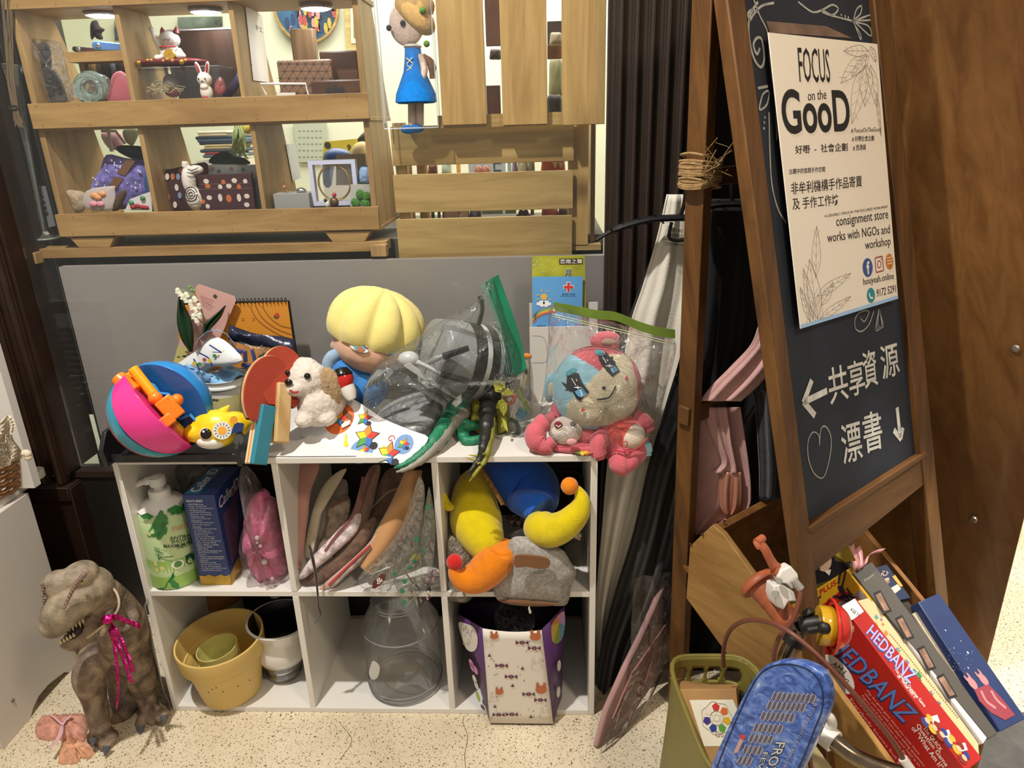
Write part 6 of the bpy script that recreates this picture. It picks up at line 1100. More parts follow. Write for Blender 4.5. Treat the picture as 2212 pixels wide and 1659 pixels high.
# poster
po = thing('poster', 'laminated cream shop poster taped on the chalkboard with black lettering and leaf drawings', 'poster', AP.p(.15, -.4, .002))
PP = AP.up(.0025); pp_ = [PP.px(*p) for p in ((1730, 710), (1940, 645), (1895, 95), (1660, 70))]
B().prism([PP.p(*p) for p in pp_], -AP.n*.0015).out('sheet', mat('#efe3d0', .3, 0, .02, 30, .02, 4, .5, 0, .3), po, smooth=False)
b = B(); flat(b, PP, [(1729, 702), (1939, 638), (1940, 645), (1730, 710)], lift=.0003); b.out('laminate_edge', mat('#9fc1e6', .3), po, smooth=False)
b = B()
for s, a, c, t, bo in (('FOCUS', (1727, 178), (1794, 179), (1722, 102), .004), ('on the', (1745, 218), (1785, 214), (1744, 196), 0), ('GooD', (1692, 291), (1838, 284), (1684, 192), .022)): textpx(b, PP, s, a, c, t, bo, lift=.0004)
ink = mat('#1b1715', .6); b.out('title_lettering', ink, po, smooth=False)
b = B()
for s, a, c, t, bo in (('# FocusOnTheGood', (1838, 288), (1903, 285), (1838, 277), 0), ('# 好嘢社會企劃', (1840, 306), (1888, 304), (1840, 294), .006), ('# 西港城', (1842, 326), (1870, 324), (1842, 313), .006), ('好嘢  -  社會企劃', (1718, 333), (1831, 326), (1717, 314), .008),
    ('古蹟中的悠閒手作空間', (1704, 377), (1782, 371), (1704, 365), .006), ('非牟利機構手作品寄賣', (1709, 421), (1862, 403), (1708, 394), .006), ('及 手作工作坊', (1712, 454), (1811, 443), (1711, 428), .006),
    ('A LEISURELY SPACE IN THE DECLARED MONUMENT', (1781, 470), (1918, 449), (1781, 464), 0), ('consignment store', (1807, 496), (1919, 478), (1805, 469), .004), ('works with NGOs and', (1787, 524), (1922, 504), (1786, 503), .004), ('workshop', (1869, 545), (1924, 535), (1868, 520), .004),
    ('houyeah.online', (1865, 621), (1931, 607), (1864, 601), .004), ('9172 5291', (1893, 642), (1935, 631), (1893, 625), .006)): textpx(b, PP, s, a, c, t, bo, lift=.0004)
b.out('small_lettering', mat('#2d2320', .6), po, smooth=False)
b = B()
def leaf_px(p0, p1, wd, n=5):
    p0, p1 = V(p0), V(p1); d = p1-p0; o = V((-d.y, d.x)).normalized()
    for sgn in (1, -1): stroke(b, PP, [tuple(p0), tuple(p0+d*.3+o*sgn*wd), tuple(p0+d*.65+o*sgn*wd*.8), tuple(p1)], .0007, .0004)
    stroke(b, PP, [tuple(p0), tuple(p1)], .0005, .0004, 0)
    for i in range(1, n):
        for sgn in (1, -1): stroke(b, PP, [tuple(p0+d*i/n), tuple(p0+d*(i/n+.12)+o*sgn*wd*.75)], .0004, .0004, 0)
for q in (((1872, 118), (1816, 180), 15), ((1868, 140), (1840, 268), 15), ((1872, 140), (1868, 230), 14), ((1880, 140), (1894, 232), 9), ((1876, 110), (1822, 110), 12), ((1876, 120), (1840, 165), 10), ((1880, 100), (1892, 135), 6), ((1893, 200), (1903, 295), 3)): leaf_px(*q)
for q in (((1762, 600), (1764, 488), 9), ((1766, 690), (1748, 560), 14), ((1764, 640), (1838, 590), 10), ((1770, 690), (1838, 640), 8), ((1757, 690), (1735, 580), 8), ((1750, 695), (1728, 620), 6), ((1775, 660), (1800, 610), 8)): leaf_px(*q)
for x in range(7): stroke(b, PP, [(1742+6*x, 700-2*x), (1755+3*x, 640)], .0005, .0004, 0)
b.out('leaf_drawing', mat('#8b8078', .7), po, smooth=False)
b = B(); q = PP.px(1874, 578); spot(b, PP, q[0], q[1], .0155, lift=.0004); b.m(1); q = PP.px(1921, 565); spot(b, PP, q[0], q[1], .0125, .0135, lift=.0004); stroke(b, PP, [(1921, 572), (1925, 580)], .004, .0004, 0)
b.m(2); q = PP.px(1881, 638); spot(b, PP, q[0], q[1], .0125, lift=.0004); b.m(3); q = PP.px(1899, 571)
rr_ = lambda k: [(q[0]+k*x, q[1]+k*y) for x, y in ((-.9, -1), (.9, -1), (1, -.9), (1, .9), (.9, 1), (-.9, 1), (-1, .9), (-1, -.9))]
stroke(b, PP, rr_(.012), .0022, .0004, 0, False, True); stroke(b, PP, [(q[0]+.0058*math.cos(t), q[1]+.0058*math.sin(t)) for t in [k*.6283 for k in range(10)]], .0018, .0004, 0, False, True); spot(b, PP, q[0]+.008, q[1]+.008, .0014, lift=.0004)
b.m(4); q = PP.px(1874, 578); text(b, PP, 'f', q[0]-.004, q[1]-.011, None, .021, 0, .03, 0, .0006); q = PP.px(1881, 638); stroke(b, PP, [(q[0]-.005, q[1]+.005), (q[0]-.003, q[1]-.003), (q[0]+.005, q[1]-.005)], .003, .0006, 4, False)
q = PP.px(1921, 564)
for k in range(3): stroke(b, PP, [(q[0]-.008, q[1]+.006-.005*k), (q[0]+.008, q[1]+.006-.005*k)], .0012, .0006, 0, False)
b.out('contact_icons', [mat('#39538f', .6), mat('#c77733', .6), mat('#25888f', .6), mat('#a03a35', .6), mat('#efe3d0', .6)], po, smooth=False)
# ================================================================== garments on hangers behind the sign
def drape(name, rows, y, m, parent=None, amp=.012, folds=5, ph=0, nx=36, slope=0, solid=.0025, twist=.25):
    """rows: (py, left px, right px); folded sheet that hangs near depth y"""
    L = spline([(r[0], r[1], r[2]) for r in rows], 6); g = []
    for i, r in enumerate(L):
        row = []; t = i/(len(L)-1)
        for j in range(nx+1):
            s = j/nx; px = r[1]+(r[2]-r[1])*s
            d = amp*min(1, .25+1.3*t)*(math.sin(folds*math.pi*(s+twist*t*.3)+ph)+.35*math.sin(2.3*folds*math.pi*s+1.3*ph+t*2))
            row.append(S(px, r[0], y+slope*t+d))
        g.append(row)
    return B().grid(g).out(name, m, parent, solid=solid, angle=180, off=0)
blackc = cloth('#121110', .2, 300, .2, 20); whitec = cloth('#cfc9ba', .25, 350, .05, 20); pinkc = cloth('#c09590', .3, 300, .12, 30)
def hanger(label, lp, rp, hk, y, drop):
    t = thing('clothes_hanger', label, 'hanger', S(*hk[0], y)); b = B(); mk_ = mat('#0b0a0a', .55, 0, 0, 0, 0, 8, .2); c = ((lp[0]+rp[0])/2, lp[1]-drop)
    nk = S(*c, y)
    for e in (lp, rp):
        q = spline([S(*e, y), S(e[0]+(c[0]-e[0])*.25, e[1]+(c[1]-e[1])*.5, y), S(e[0]+(c[0]-e[0])*.62, e[1]+(c[1]-e[1])*.9, y), nk], 6); b.tube(q, [.006]*6+[.010]*14, 8, True, .6)
        for k in range(4, len(q)-3, 3): b.tube([q[k]+V((0, -.006, .008)), q[k+2]+V((0, -.006, -.008))], .0016, 6)
    b.out('shoulder_bar', mk_, t); b = B(); b.tube(spline([nk]+[S(*p, y) for p in hk], 6), .0035, 8); b.out('hook', mk_, t)
    b = B(); b.tube(spline([S(c[0]-18, c[1]+10, y-.01), S(c[0]-22, c[1]+45, y-.01), S(c[0]+12, c[1]+45, y-.01), S(c[0]+20, c[1]+8, y-.01)], 6), .003, 8); b.out('strap_hook', mk_, t)
hanger('black plastic hanger carrying the white apron beside the rear leg', (1287, 518), (1650, 500), [(1478, 440), (1486, 395), (1515, 372), (1552, 360), (1563, 388)], .10, 48)
hanger('black plastic hanger holding the black garments behind the A-frame', (1470, 470), (1700, 470), [(1580, 420), (1583, 385), (1596, 372), (1606, 388)], .15, 30)
ap = thing('apron', 'off-white cotton apron hung on a black hanger in front of the fluted pilaster', 'apron', S(1460, 430, .13))
drape('skirt', [(420, 1441, 1500), (520, 1418, 1512), (620, 1388, 1520), (700, 1362, 1512), (850, 1335, 1500), (1000, 1312, 1470), (1150, 1300, 1400), (1300, 1288, 1345), (1420, 1289, 1312)], .125, whitec, ap, .012, 4, .5)
b = B(); q = FRONT(.105)
for s, a, c, t in (('STORY.AND', (1445, 500), (1475, 503), (1446, 493)), ('CAFE SERVICE', (1440, 511), (1475, 515), (1441, 503)), ('ALWAYS YOUR HIGHNESS', (1432, 519), (1475, 523), (1433, 514)), ('GOOD.STORY', (1436, 530), (1465, 532), (1437, 524))): textpx(b, q, s, a, c, t, .01, lift=0)
stroke(b, q, [(1446, 486), (1430, 521), (1475, 530)], .0008, 0, 0)
b.out('printed_label', ink, ap, smooth=False)
t = thing('black_dress', 'long black dress hung behind the rear leg, its tip near the floor', 'garment', S(1500, 480, .08))
drape('dress', [(455, 1500, 1700), (600, 1490, 1690), (750, 1474, 1680), (870, 1440, 1640), (1000, 1402, 1560), (1150, 1368, 1520), (1280, 1328, 1490), (1400, 1298, 1420), (1500, 1284, 1385), (1556, 1284, 1320)], .072, blackc, t, .012, 6, 0)
t2 = thing('black_coat', 'black coat hung deepest, its edge showing beyond the white apron', 'garment', S(1500, 480, .2))
drape('coat', [(430, 1450, 1720), (560, 1405, 1720), (700, 1355, 1730), (900, 1310, 1740), (1100, 1296, 1720), (1300, 1290, 1700), (1500, 1290, 1600)], .20, cloth('#181615', .2, 300, .2, 20), t2, .012, 7, 1)
tag(drape('denim_garment', [(800, 1615, 1700), (840, 1618, 1710), (860, 1630, 1715), (1000, 1640, 1720), (1080, 1640, 1720)], .03, cloth('#2b2c30', .4, 300, .3, 60), None, .008, 4), 'charcoal frayed denim garment hanging behind the front leg of the A-frame', 'garment')
sc = thing('chiffon_scarf', 'dusty pink chiffon scarf slung over the rear rail of the A-frame', 'scarf', S(1560, 900, -.1))
yb = BP.at(1560, 880).y
drape('swag', [(700, 1640, 1700), (745, 1622, 1690), (790, 1580, 1670), (830, 1540, 1640), (866, 1512, 1600)], yb-.03, pinkc, sc, .004, 4, .6)
drape('tail', [(880, 1500, 1600), (930, 1497, 1607), (1000, 1495, 1617), (1060, 1494, 1622), (1100, 1492, 1614), (1130, 1492, 1560), (1155, 1492, 1518)], yb+.0, pinkc, sc, .005, 3, .2)
drape('ruffle', [(880, 1520, 1570), (920, 1530, 1575), (960, 1545, 1580), (1000, 1560, 1588), (1022, 1534, 1592)], yb-.012, pinkc, sc, .003, 3, 1.2)
drape('silk_lining', [(1020, 1558, 1600), (1060, 1552, 1602), (1095, 1556, 1598), (1112, 1566, 1585)], yb-.012, mat('#b07a64', .25, 0, .2, 60, .1, 30), sc, .003, 4, .3)
# packaged garment leaning on the floor
pk = thing('packaged_garment', 'pink garment folded in a clear plastic sleeve leaning beside the white shelf', 'garment', Z(1300, 1600, 0))
QA = tri_plane(Z(1277, 1613, .004), Z(1372, 1530, .004), S(1350, 1250, -.005))
def onq(pts, w): return [QA.at(*p, w) for p in pts]
b = B(); b.prism(onq([(1279, 1610), (1300, 1530), (1340, 1440), (1375, 1370), (1402, 1310), (1432, 1240), (1452, 1300), (1440, 1400), (1415, 1452), (1360, 1535)], .012), -QA.n*.012); b.out('folded_cloth', cloth('#a98380', .2, 260, .08, 14), pk, bevel=.004)
b = B(); b.prism(onq([(1310, 1545), (1350, 1450), (1425, 1340), (1438, 1370), (1395, 1450), (1350, 1540)], .016), -QA.n*.006); b.out('folded_layer', cloth('#b07f74', .2, 260, .08, 14), pk, bevel=.002)
flm = clear('#d8d0c8', .07, .12, .9, .6, 40)
g = []
for i in range(13):
    t = i/12; l = np.array((1275, 1615))*(1-t)+np.array((1345, 1241))*t+np.array((34*math.sin(t*math.pi)*(1 if t < 1 else 1), 0)); r = np.array((1372, 1530))*(1-t)+np.array((1450, 1222))*t+np.array((42*math.sin(t*math.pi), 0))
    g.append([QA.at(*(l+(r-l)*j/10), .02+.004*math.sin(7*t+j*1.7)+.003*math.sin(j*2.9-t*11)) for j in range(11)])
B().grid(g).out('plastic_sleeve', flm, pk)
# ================================================================== leaning timber crate full of books and games
PB = PL(AX*.24, AN, (0, 0, 1)); BC = PB.at(1545, 1143)
DL = (AN*.814-V((0, 0, .580))).normalized(); OL = (AN*.58+V((0, 0, .814))).normalized(); CW = .31
pc1 = wood('#a8814a', '#84602f', (1.2, 9, 9), .5, 3.2, 2.6, (0, 0, .8)); pc2 = wood('#8a6034', '#6a441f', (1.2, 9, 9), .5, 3, 0, (0, 0, .8))
cr = thing('book_crate', 'pine wood crate tipped forward under the A-frame, packed with books and game boxes', 'crate', BC)
pts = [PB.at(*p) for p in ((1490, 1180), (1538, 1134), (1562, 1154))]+[BC+DL*.46, BC+DL*.46+V((0, 0, -.10))]
lo = PB.at(1482, 1292); e = pts[-1]; pts += [V((e.x, e.y, .012)), lo+(DL*.36).xyz*0+(V((e.x, e.y, .012))-lo)*.55+V((0, 0, .01)), lo]
for k, m_, n_ in ((0, pc1, 'side_panel'), (CW, pc2, 'side_panel')): B().prism([p+AX*k for p in pts], AX*.012).out(n_, m_, cr, bevel=.0015)
b = B(); c0 = pts[0]; c1 = pts[1]+V((0, 0, -.004)); b.prism([c0+AX*.012, c1+AX*.012, c1+AX*CW, c0+AX*CW], AN*.010+V((0, 0, -.008))); b.out('back_rail', pc2, cr, bevel=.0015)
q0, q1 = c0+AN*.008, lo+AN*.012; B().prism([q0+AX*.012, q0+AX*CW, q1+AX*CW, q1+AX*.012], AN*.008).out('back_panel', pc2, cr)
b = B(); k0 = BC+OL*-.135+DL*.01; b.prism([k0+AX*.012, k0+AX*CW, k0+DL*.43+AX*CW, k0+DL*.43+AX*.012], -OL*.008); b.out('base_panel', pc2, cr)
b = B()
for p in ((1494, 1174), (1519, 1154), (1565, 1126)): b.lathe([(.003, .0005), (.0028, .001), (.0006, .0002)], PB.at(*p, .002) if p[0] < 1540 else S(p[0], p[1], BC.y+.02), PB.n if p[0] < 1540 else V((0, -1, .3)), 8)
b.out('screw_head', mat('#4e4030', .4, .7), cr)
SP = PL(BC+OL*.06, DL, AX)
def book(name, label, cat, quad, mats, depth=.2, lift=0, group=None, cover=True):
    t = thing(name, label, cat, SP.at(*quad[3]), group); P = [SP.at(*p, lift) for p in quad]
    B().prism(P, -SP.n*depth).out('body' if cat != 'book' else 'cover', mats, t, bevel=.0012)
    return t, SP.up(lift), PL(P[0], P[3]-P[0], OL)
red = mat('#a8211c', .35)
z = lambda x, y: (1560+x/2.968, 1100+y/2.968)
# red game box
t, sp_, cv = book('game_box', 'red guessing game box with big blue slanted lettering, spine up in the crate', 'game box', [(1818, 1309), (1846, 1293), (2119, 1640), (2083, 1668)], red, .24, .003)
b = B(); flat(b, sp_, [(1818, 1309), (1846, 1293), (1866, 1321), (1840, 1340)], lift=.0003); q = cv.px(1809, 1456); spot(b, cv, q[0], q[1], .034, .026, 20, .0004)
for x, y in ((2010, 1548), (2035, 1580), (2070, 1608)): flat(b, sp_, [(x, y), (x+14, y-4), (x+20, y+12), (x+5, y+16)], lift=.0005)
b.out('white_patches', mat('#e9e4da', .4), t, smooth=False)
b = B(); textpx(b, cv, 'HEDBANZ', (1787, 1400), (1952, 1566), (1816, 1374), .03, 0, .0004); b.m(1); textpx(b, cv, 'HEDBANZ', (1789, 1396), (1952, 1561), (1817, 1374), .006, 0, .0008)
b.m(2); textpx(b, sp_, 'HEDBANZ', (1868, 1370), (1964, 1482), (1884, 1349), .03, 0, .0004); b.m(3); textpx(b, sp_, 'HEDBANZ', (1870, 1368), (1965, 1478), (1885, 1349), .008, 0, .0008)
b.out('title_lettering', [mat('#26315c', .4), mat('#5b78b8', .4), mat('#4a4a86', .4), mat('#a7a9e0', .4)], t, smooth=False)
b = B(); pale = mat('#e3b7a2', .4)
L5 = ('Play the goofy game where you never know', 'what you are until you start asking questions.', 'Figure out if the cartoon on your head is an', 'animal, food or man-made object. Be the', 'first to guess and win!')
for k, s in enumerate(L5):
    f_ = len(s)/46; textpx(b, cv, s, z(925-16*k, 1170+16*k), z(925-16*k+385*f_, 1170+16*k+470*f_), z(935-16*k, 1157+16*k), 0, 0, .0004)
textpx(b, cv, 'Everybody knows but you!', z(815, 1225), z(1180, 1700), z(830, 1208), 0, 0, .0004)
b.m(1)
for s, a, c, d_ in (('The QUICK', (1285, 1405), (1395, 1560), (1305, 1385)), ('Question Game', (1240, 1390), (1430, 1655), (1262, 1370)), ('of "What Am I?"', (1212, 1405), (1400, 1670), (1235, 1385))): textpx(b, cv, s, z(*a), z(*c), z(*d_), .008, 0, .0004)
for s, a, c, d_ in (('The QUICK Question Game', (1098, 1030), (1292, 1275), (1112, 1012)), ('of "What Am I?"', (1118, 1072), (1238, 1226), (1132, 1054))): textpx(b, sp_, s, z(*a), z(*c), z(*d_), .006, 0, .0006)
textpx(b, sp_, 'Kids', z(783, 650), z(835, 705), z(800, 630), .01, 0, .0006)
b.m(2); textpx(b, sp_, 'AGE 7+', (1835, 1318), (1854, 1334), (1839, 1312), .006, 0, .0008); textpx(b, cv, 'AM I', (1797, 1435), (1822, 1456), (1804, 1428), 0, 0, .0008); textpx(b, cv, 'PRETTY?', (1788, 1442), (1828, 1478), (1795, 1434), 0, 0, .0008)
b.out('small_lettering', [pale, mat('#efe9dd', .4), mat('#3a2a2a', .5)], t, smooth=False)
b = B(); u0 = .0008
for i, (x, y) in enumerate(((1998, 1560), (2014, 1575), (2030, 1590), (2047, 1604), (2066, 1620), (2078, 1640))):
    for k, (c, dx, dy, r) in enumerate(((i % 3, 0, 0, .008), ((i+1) % 3, 9, -9, .006), (3, 4, -3, .005))): b.m(c); q = sp_.px(x+dx, y+dy); spot(b, sp_, q[0], q[1], r, r*.8, 10, u0+.0002*k)
b.out('cartoon_print', [mat('#2c3a7a', .4), mat('#e0a030', .4), mat('#7a2a20', .4), mat('#d9a98a', .4)], t, smooth=False)
# yellow and red box behind it
t, sp_, cv = book('game_box', 'yellow and red boxed game reading PLUS, wedged behind the red guessing game', 'game box', [(1829, 1231), (1850, 1218), (1898, 1284), (1884, 1303)], mat('#c2951f', .4), .24, .0)
b = B(); textpx(b, cv, 'PLUS', z(628, 552), z(735, 482), z(622, 520), .02, 0, .0004); flat(b, cv, [z(610, 640), z(760, 520), z(905, 560), z(900, 610), z(760, 660), z(640, 760)], lift=.0002); b.m(1); textpx(b, cv, 'r', z(615, 605), z(640, 590), z(612, 565), .02, 0, .0006)
stroke(b, cv, [z(745, 480), z(760, 410), z(790, 400), z(770, 500)], .003, .0004); q = cv.px(*z(765, 515)); spot(b, cv, q[0], q[1], .008, .006)
for k in range(8): stroke(b, cv, [z(700+R.uniform(0, 180), 500+R.uniform(0, 110)), z(740+R.uniform(0, 120), 540+R.uniform(0, 60))], .004, .0008, 0)
b.out('printed_cover', [mat('#a5271d', .4), mat('#2f2636', .5)], t, smooth=False)
# magazine with a painted portrait
t, sp_, cv = book('magazine', 'dark magazine with a painted portrait of a man in a black coat on its cover', 'book', [(1800, 1168), (1820, 1153), (1866, 1222), (1846, 1238)], mat('#4c431f', .4), .21, -.004)
b = B(); flat(b, cv, [z(585, 290), z(640, 250), z(690, 215), z(725, 330), z(800, 350), z(820, 420), z(605, 480)], lift=.0002); b.m(1); q = cv.px(*z(648, 325)); spot(b, cv, q[0], q[1], .017, .022, 16, .0005, .5); b.m(0); 
stroke(b, cv, [z(605, 370), z(600, 300), z(640, 262), z(680, 275)], .009, .0007); stroke(b, cv, [z(612, 340), z(622, 385)], .006, .0007, 0)
b.m(2); flat(b, cv, [z(655, 395), z(700, 385), z(690, 425)], lift=.0007); b.m(3); flat(b, cv, [z(720, 290), z(800, 215), z(860, 330), z(790, 340)], lift=.0004)
b.out('cover_portrait', [mat('#17151a', .5), mat('#b99a7c', .5), mat('#cfc6b5', .5), mat('#a68f2e', .5)], t, smooth=False)
b = B(); flat(b, sp_, [z(770, 165), z(815, 235), z(795, 250), z(750, 180)], lift=.0004); b.m(1); flat(b, sp_, [z(815, 235), z(905, 375), z(880, 390), z(795, 250)], lift=.0004); b.m(2); textpx(b, sp_, 'child', z(838, 312), z(885, 385), z(855, 300), .01, 0, .0008)
b.out('spine_print', [mat('#4d7a3d', .5), mat('#d8cfba', .5), mat('#b03028', .5)], t, smooth=False)
t = thing('ribbon', 'pink satin ribbon ends sticking up between the books', 'ribbon', SP.at(1868, 1215)); b = B(); P3 = SP.up(.01)
rb = lambda pp, w_: b.grid([[P3.at(x-w_*.4, y+w_*.4, 0), P3.at(x+w_*.4, y-w_*.4, .004)] for x, y in spline(pp, 5)])
rb([(1850, 1228), (1840, 1195), (1836, 1180)], 12); rb([(1858, 1228), (1856, 1200), (1850, 1184)], 10); rb([(1866, 1222), (1872, 1204), (1888, 1194), (1906, 1190)], 9); b.out('ribbon_loop', mat('#c98a8c', .4, 0, 0, 0, .1, 40), t, solid=.0006)
# cream puzzle book
t, sp_, cv = book('puzzle_book', 'cream puzzle book with coloured squares on its spine next to the red box', 'book', [(1852, 1298), (1882, 1290), (2114, 1606), (2116, 1632)], mat('#cbb184', .5), .22, .0)
b = B(); cols = [mat(c, .5) for c in ('#4d8d8c', '#b5763f', '#8b6a80', '#3d7a4a', '#4d5f8a', '#6b5a3a')]
for k, (x, y, s, c) in enumerate(((988, 688, 14, 0), (1020, 705, 10, 2), (985, 740, 16, 1), (1050, 790, 16, 1), (1030, 735, 10, 1), (1260, 1060, 22, 3), (1265, 1090, 14, 3))): b.m(c); flat(b, sp_, [z(x-s, y), z(x, y-s), z(x+s, y+.6*s), z(x, y+1.5*s)], lift=.0004)
for k, (s, x, y, h_, c) in enumerate((('台', 1100, 880, 46, 0), ('灣', 1150, 960, 46, 4), ('學', 1205, 1020, 40, 0), ('社', 1310, 1160, 46, 4), ('遊', 1360, 1225, 40, 4))): b.m(c); textpx(b, sp_, s, z(x, y+h_*.45), z(x+h_*.55, y+h_*1.05), z(x+h_*.6, y-h_*.05), .01, 0, .0005)
for k in range(40): b.m(5); x = 1075+k*11; y = 800+k*13.6; stroke(b, sp_, [z(x, y), z(x+6, y+8)], .0022, .0004, 0)
b.out('spine_print', cols, t, smooth=False)
t, sp_, cv = book('magazine', 'thin purple-grey magazine between the puzzle book and the white book', 'book', [(1860, 1272), (1874, 1264), (2122, 1590), (2114, 1606)], mat('#8a7d7a', .5, 0, 0, 0, .35, 90), .21, -.002)
b = B()
for i in range(26): b.m(i % 4); x = 905+i*24.5; y = 545+i*33; flat(b, sp_, [z(x, y), z(x+14, y-6), z(x+24, y+10), z(x+10, y+18)], lift=.0004)
b.out('cover_print', [mat(c, .5) for c in ('#4f4468', '#a54848', '#2f3038', '#c06a86')], t, smooth=False)
book('hardback_book', 'slim white book with clean page edges standing out of the crate', 'book', [(1871, 1267), (1880, 1261), (2130, 1594), (2121, 1608)], mat('#d8d2c8', .6), .20, .003)
t, sp_, cv = book('photo_album', 'dark grey album with small framed photos along its face, tilted among the books', 'book', [(1840, 1240), (1880, 1215), (2152, 1586), (2131, 1598)], mat('#4b4640', .5), .2, .004)
b = B(); bc = mat('#2a2320', .4, 0, 0, 0, .4, 60)
for x, y, dx, dy in ((985, 545, 75, 110), (1125, 705, 80, 120), (1265, 900, 80, 120), (1390, 1080, 90, 120)):
    b.m(0); flat(b, sp_, [z(x-18, y-6), z(x+28, y-28), z(x+dx+28, y+dy), z(x+dx-32, y+dy+20)], lift=.0004); b.m(1); flat(b, sp_, [z(x-6, y+8), z(x+28, y-10), z(x+dx+10, y+dy-10), z(x+dx-22, y+dy)], lift=.0008)
b.m(2); textpx(b, sp_, 'Production', (1868, 1257), (1888, 1243), (1866, 1252), 0, 0, .0005)
b.out('photo_prints', [mat('#26221f', .4), mat('#8a6b58', .4, 0, 0, 0, .5, 70), mat('#a59d90', .5)], t, smooth=False)
t, sp_, cv = book('paperback_book', 'navy paperback with pale characters beside the dark grey album', 'book', [(1886, 1227), (1919, 1216), (1972, 1290), (1934, 1298)], mat('#18233f', .45), .18, -.004)
b = B(); textpx(b, sp_, '心', (1904, 1247), (1920, 1241), (1900, 1235), .008, 0, .0005); textpx(b, sp_, '露', (1913, 1262), (1924, 1258), (1909, 1251), .008, 0, .0005); b.m(1); flat(b, sp_, [(1927, 1246), (1933, 1242), (1950, 1266), (1944, 1268)]); b.m(2); flat(b, sp_, [(1918, 1274), (1938, 1262), (1946, 1272), (1926, 1288)])
b.out('cover_print', [mat('#c9a98a', .5), mat('#c98f3f', .5), mat('#b5aea5', .5)], t, smooth=False)
book('picture_book', 'brown and black picture book squeezed between the album and the blue box', 'book', [(1936, 1296), (1966, 1286), (2150, 1530), (2146, 1578)], mat('#2e241c', .45, 0, 0, 0, .5, 30), .2, -.010)
book('hardback_book', 'cream edged book lying just under the big blue box', 'book', [(1978, 1322), (1990, 1316), (2160, 1566), (2152, 1586)], mat('#b9ab93', .6, 0, 0, 0, .15, 200, .5, 0, 0, 0), .2, -.006)
t, sp_, cv = book('gift_box', 'large midnight-blue box with small stars and red and pink deer, topmost at the crate end', 'box', [(1976, 1305), (2021, 1285), (2207, 1555), (2152, 1583)], mat('#25335c', .4, 0, 0, 0, .1, 20), .06, .008)
b = B()
for x, y, r in ((2042, 1362, .0015), (2090, 1410, .0022), (2091, 1443, .0015), (2060, 1400, .001), (2075, 1385, .001)): q = sp_.px(x, y); spot(b, sp_, q[0], q[1], r)
for i in range(26): q = sp_.px(2062+R.uniform(-14, 40), 1420+R.uniform(-20, 30)); spot(b, sp_, q[0], q[1], .0005, None, 6)
b.m(1)
for x, y in ((2100, 1476), (2124, 1468)):
    q = sp_.px(x, y); spot(b, sp_, q[0], q[1], .010, .008); 
    for d_ in (-1, 1): spot(b, sp_, q[0]-.010, q[1]+.005*d_, .006, .0022, 8, .0007)
b.m(2); flat(b, sp_, [(2104, 1490), (2134, 1478), (2166, 1512), (2192, 1545), (2170, 1556), (2140, 1540), (2115, 1515)], lift=.0008); b.m(1); stroke(b, sp_, [(2118, 1492), (2130, 1515), (2150, 1530)], .005, .001); stroke(b, sp_, [(2140, 1492), (2152, 1512), (2172, 1530)], .005, .001)
b.out('printed_deer', [mat('#aab4cc', .5), mat('#b9787a', .5), mat('#8a3540', .5)], t, smooth=False)
# ================================================================== child's bicycle in the corner
def K(px, py, zc): return CAM+ray(px, py)*zc
bike = thing('bicycle', "child's bicycle with terracotta grip, bronze handlebar and blue printed front shield", 'bicycle', Z(1780, 2100, 0))
terra = mat('#9c5130', .5, 0, .05, 60); chrome = mat('#8a7a66', .22, 1, .08, 40, .3, 60); whp = plastic('#ddd8cf', .35); rub = plastic('#17150f', .5); cab = plastic('#6b3a2c', .4)
g0, g1 = K(1632, 1252, 1.0), K(1712, 1352, .955); gd = (g1-g0).normalized(); L = (g1-g0).length
prof = [(.001, -.004), (.014, -.004), (.0245, .0), (.0275, .004), (.0285, .008), (.0275, .0105), (.0195, .0115), (.0185, .02), (.0175, .024)]+[(.0172-.0006*(k % 2)+.0004*math.sin(k), .028+(L-.034)*k/16) for k in range(17)]+[(.013, L)]
B().lathe(prof, g0, gd, 28).out('grip', terra, bike)
hb = spline([g0+gd*.04, g1, K(1722, 1368, .955), K(1712, 1392, .957), K(1699, 1420, .962), K(1700, 1450, .968), K(1722, 1500, .98), K(1748, 1548, .97), K(1790, 1592, .94), K(1850, 1636, .92), K(1930, 1668, .90), K(2010, 1690, .89)], 8)
B().tube(hb, .0112, 16).out('handlebar', chrome, bike)
lv = thing; c0 = K(1698, 1268, .965); b = B()
P = lambda *q: [K(*p) for p in q]
b.tube(spline(P((1638, 1168, .94), (1642, 1176, .938), (1652, 1186, .938), (1668, 1216, .945), (1682, 1232, .952), (1700, 1240, .955)), 5), [.0085, .0085, .007, .0075, .008, .0095, .010], 12, True, .55)
b.tube(P((1634, 1172, .936), (1648, 1162, .944)), [.0055, .0055], 10); le = b.out('brake_lever', mat('#a85a38', .45), bike)
b = B(); b.tube(P((1672, 1228, .95), (1704, 1248, .948)), [.011, .012], 12, True, .7); b.out('lever_pivot', mat('#96502e', .45), le)
b = B()
def chunk(b, pts, zc, th): b.prism([K(p[0], p[1], zc) for p in pts], _f*th)
chunk(b, [(1688, 1232), (1708, 1222), (1724, 1240), (1727, 1262), (1712, 1274), (1700, 1262), (1684, 1260), (1680, 1246)], .935, .022); chunk(b, [(1672, 1266), (1690, 1262), (1716, 1278), (1722, 1300), (1704, 1300), (1694, 1318), (1678, 1312), (1670, 1290)], .938, .03)
bc_ = b.out('brake_clamp', whp, bike, bevel=.0022, bseg=3)
b = B(); b.tube(P((1714, 1252, .93), (1730, 1272, .928)), .0052, 12); b.tube(P((1684, 1254, .932), (1682, 1256, .928)), .0042, 10); b.tube(P((1676, 1282, .936), (1673, 1284, .93)), .0046, 10); b.out('adjuster_bolt', mat('#b8b3aa', .35, .6), bc_)
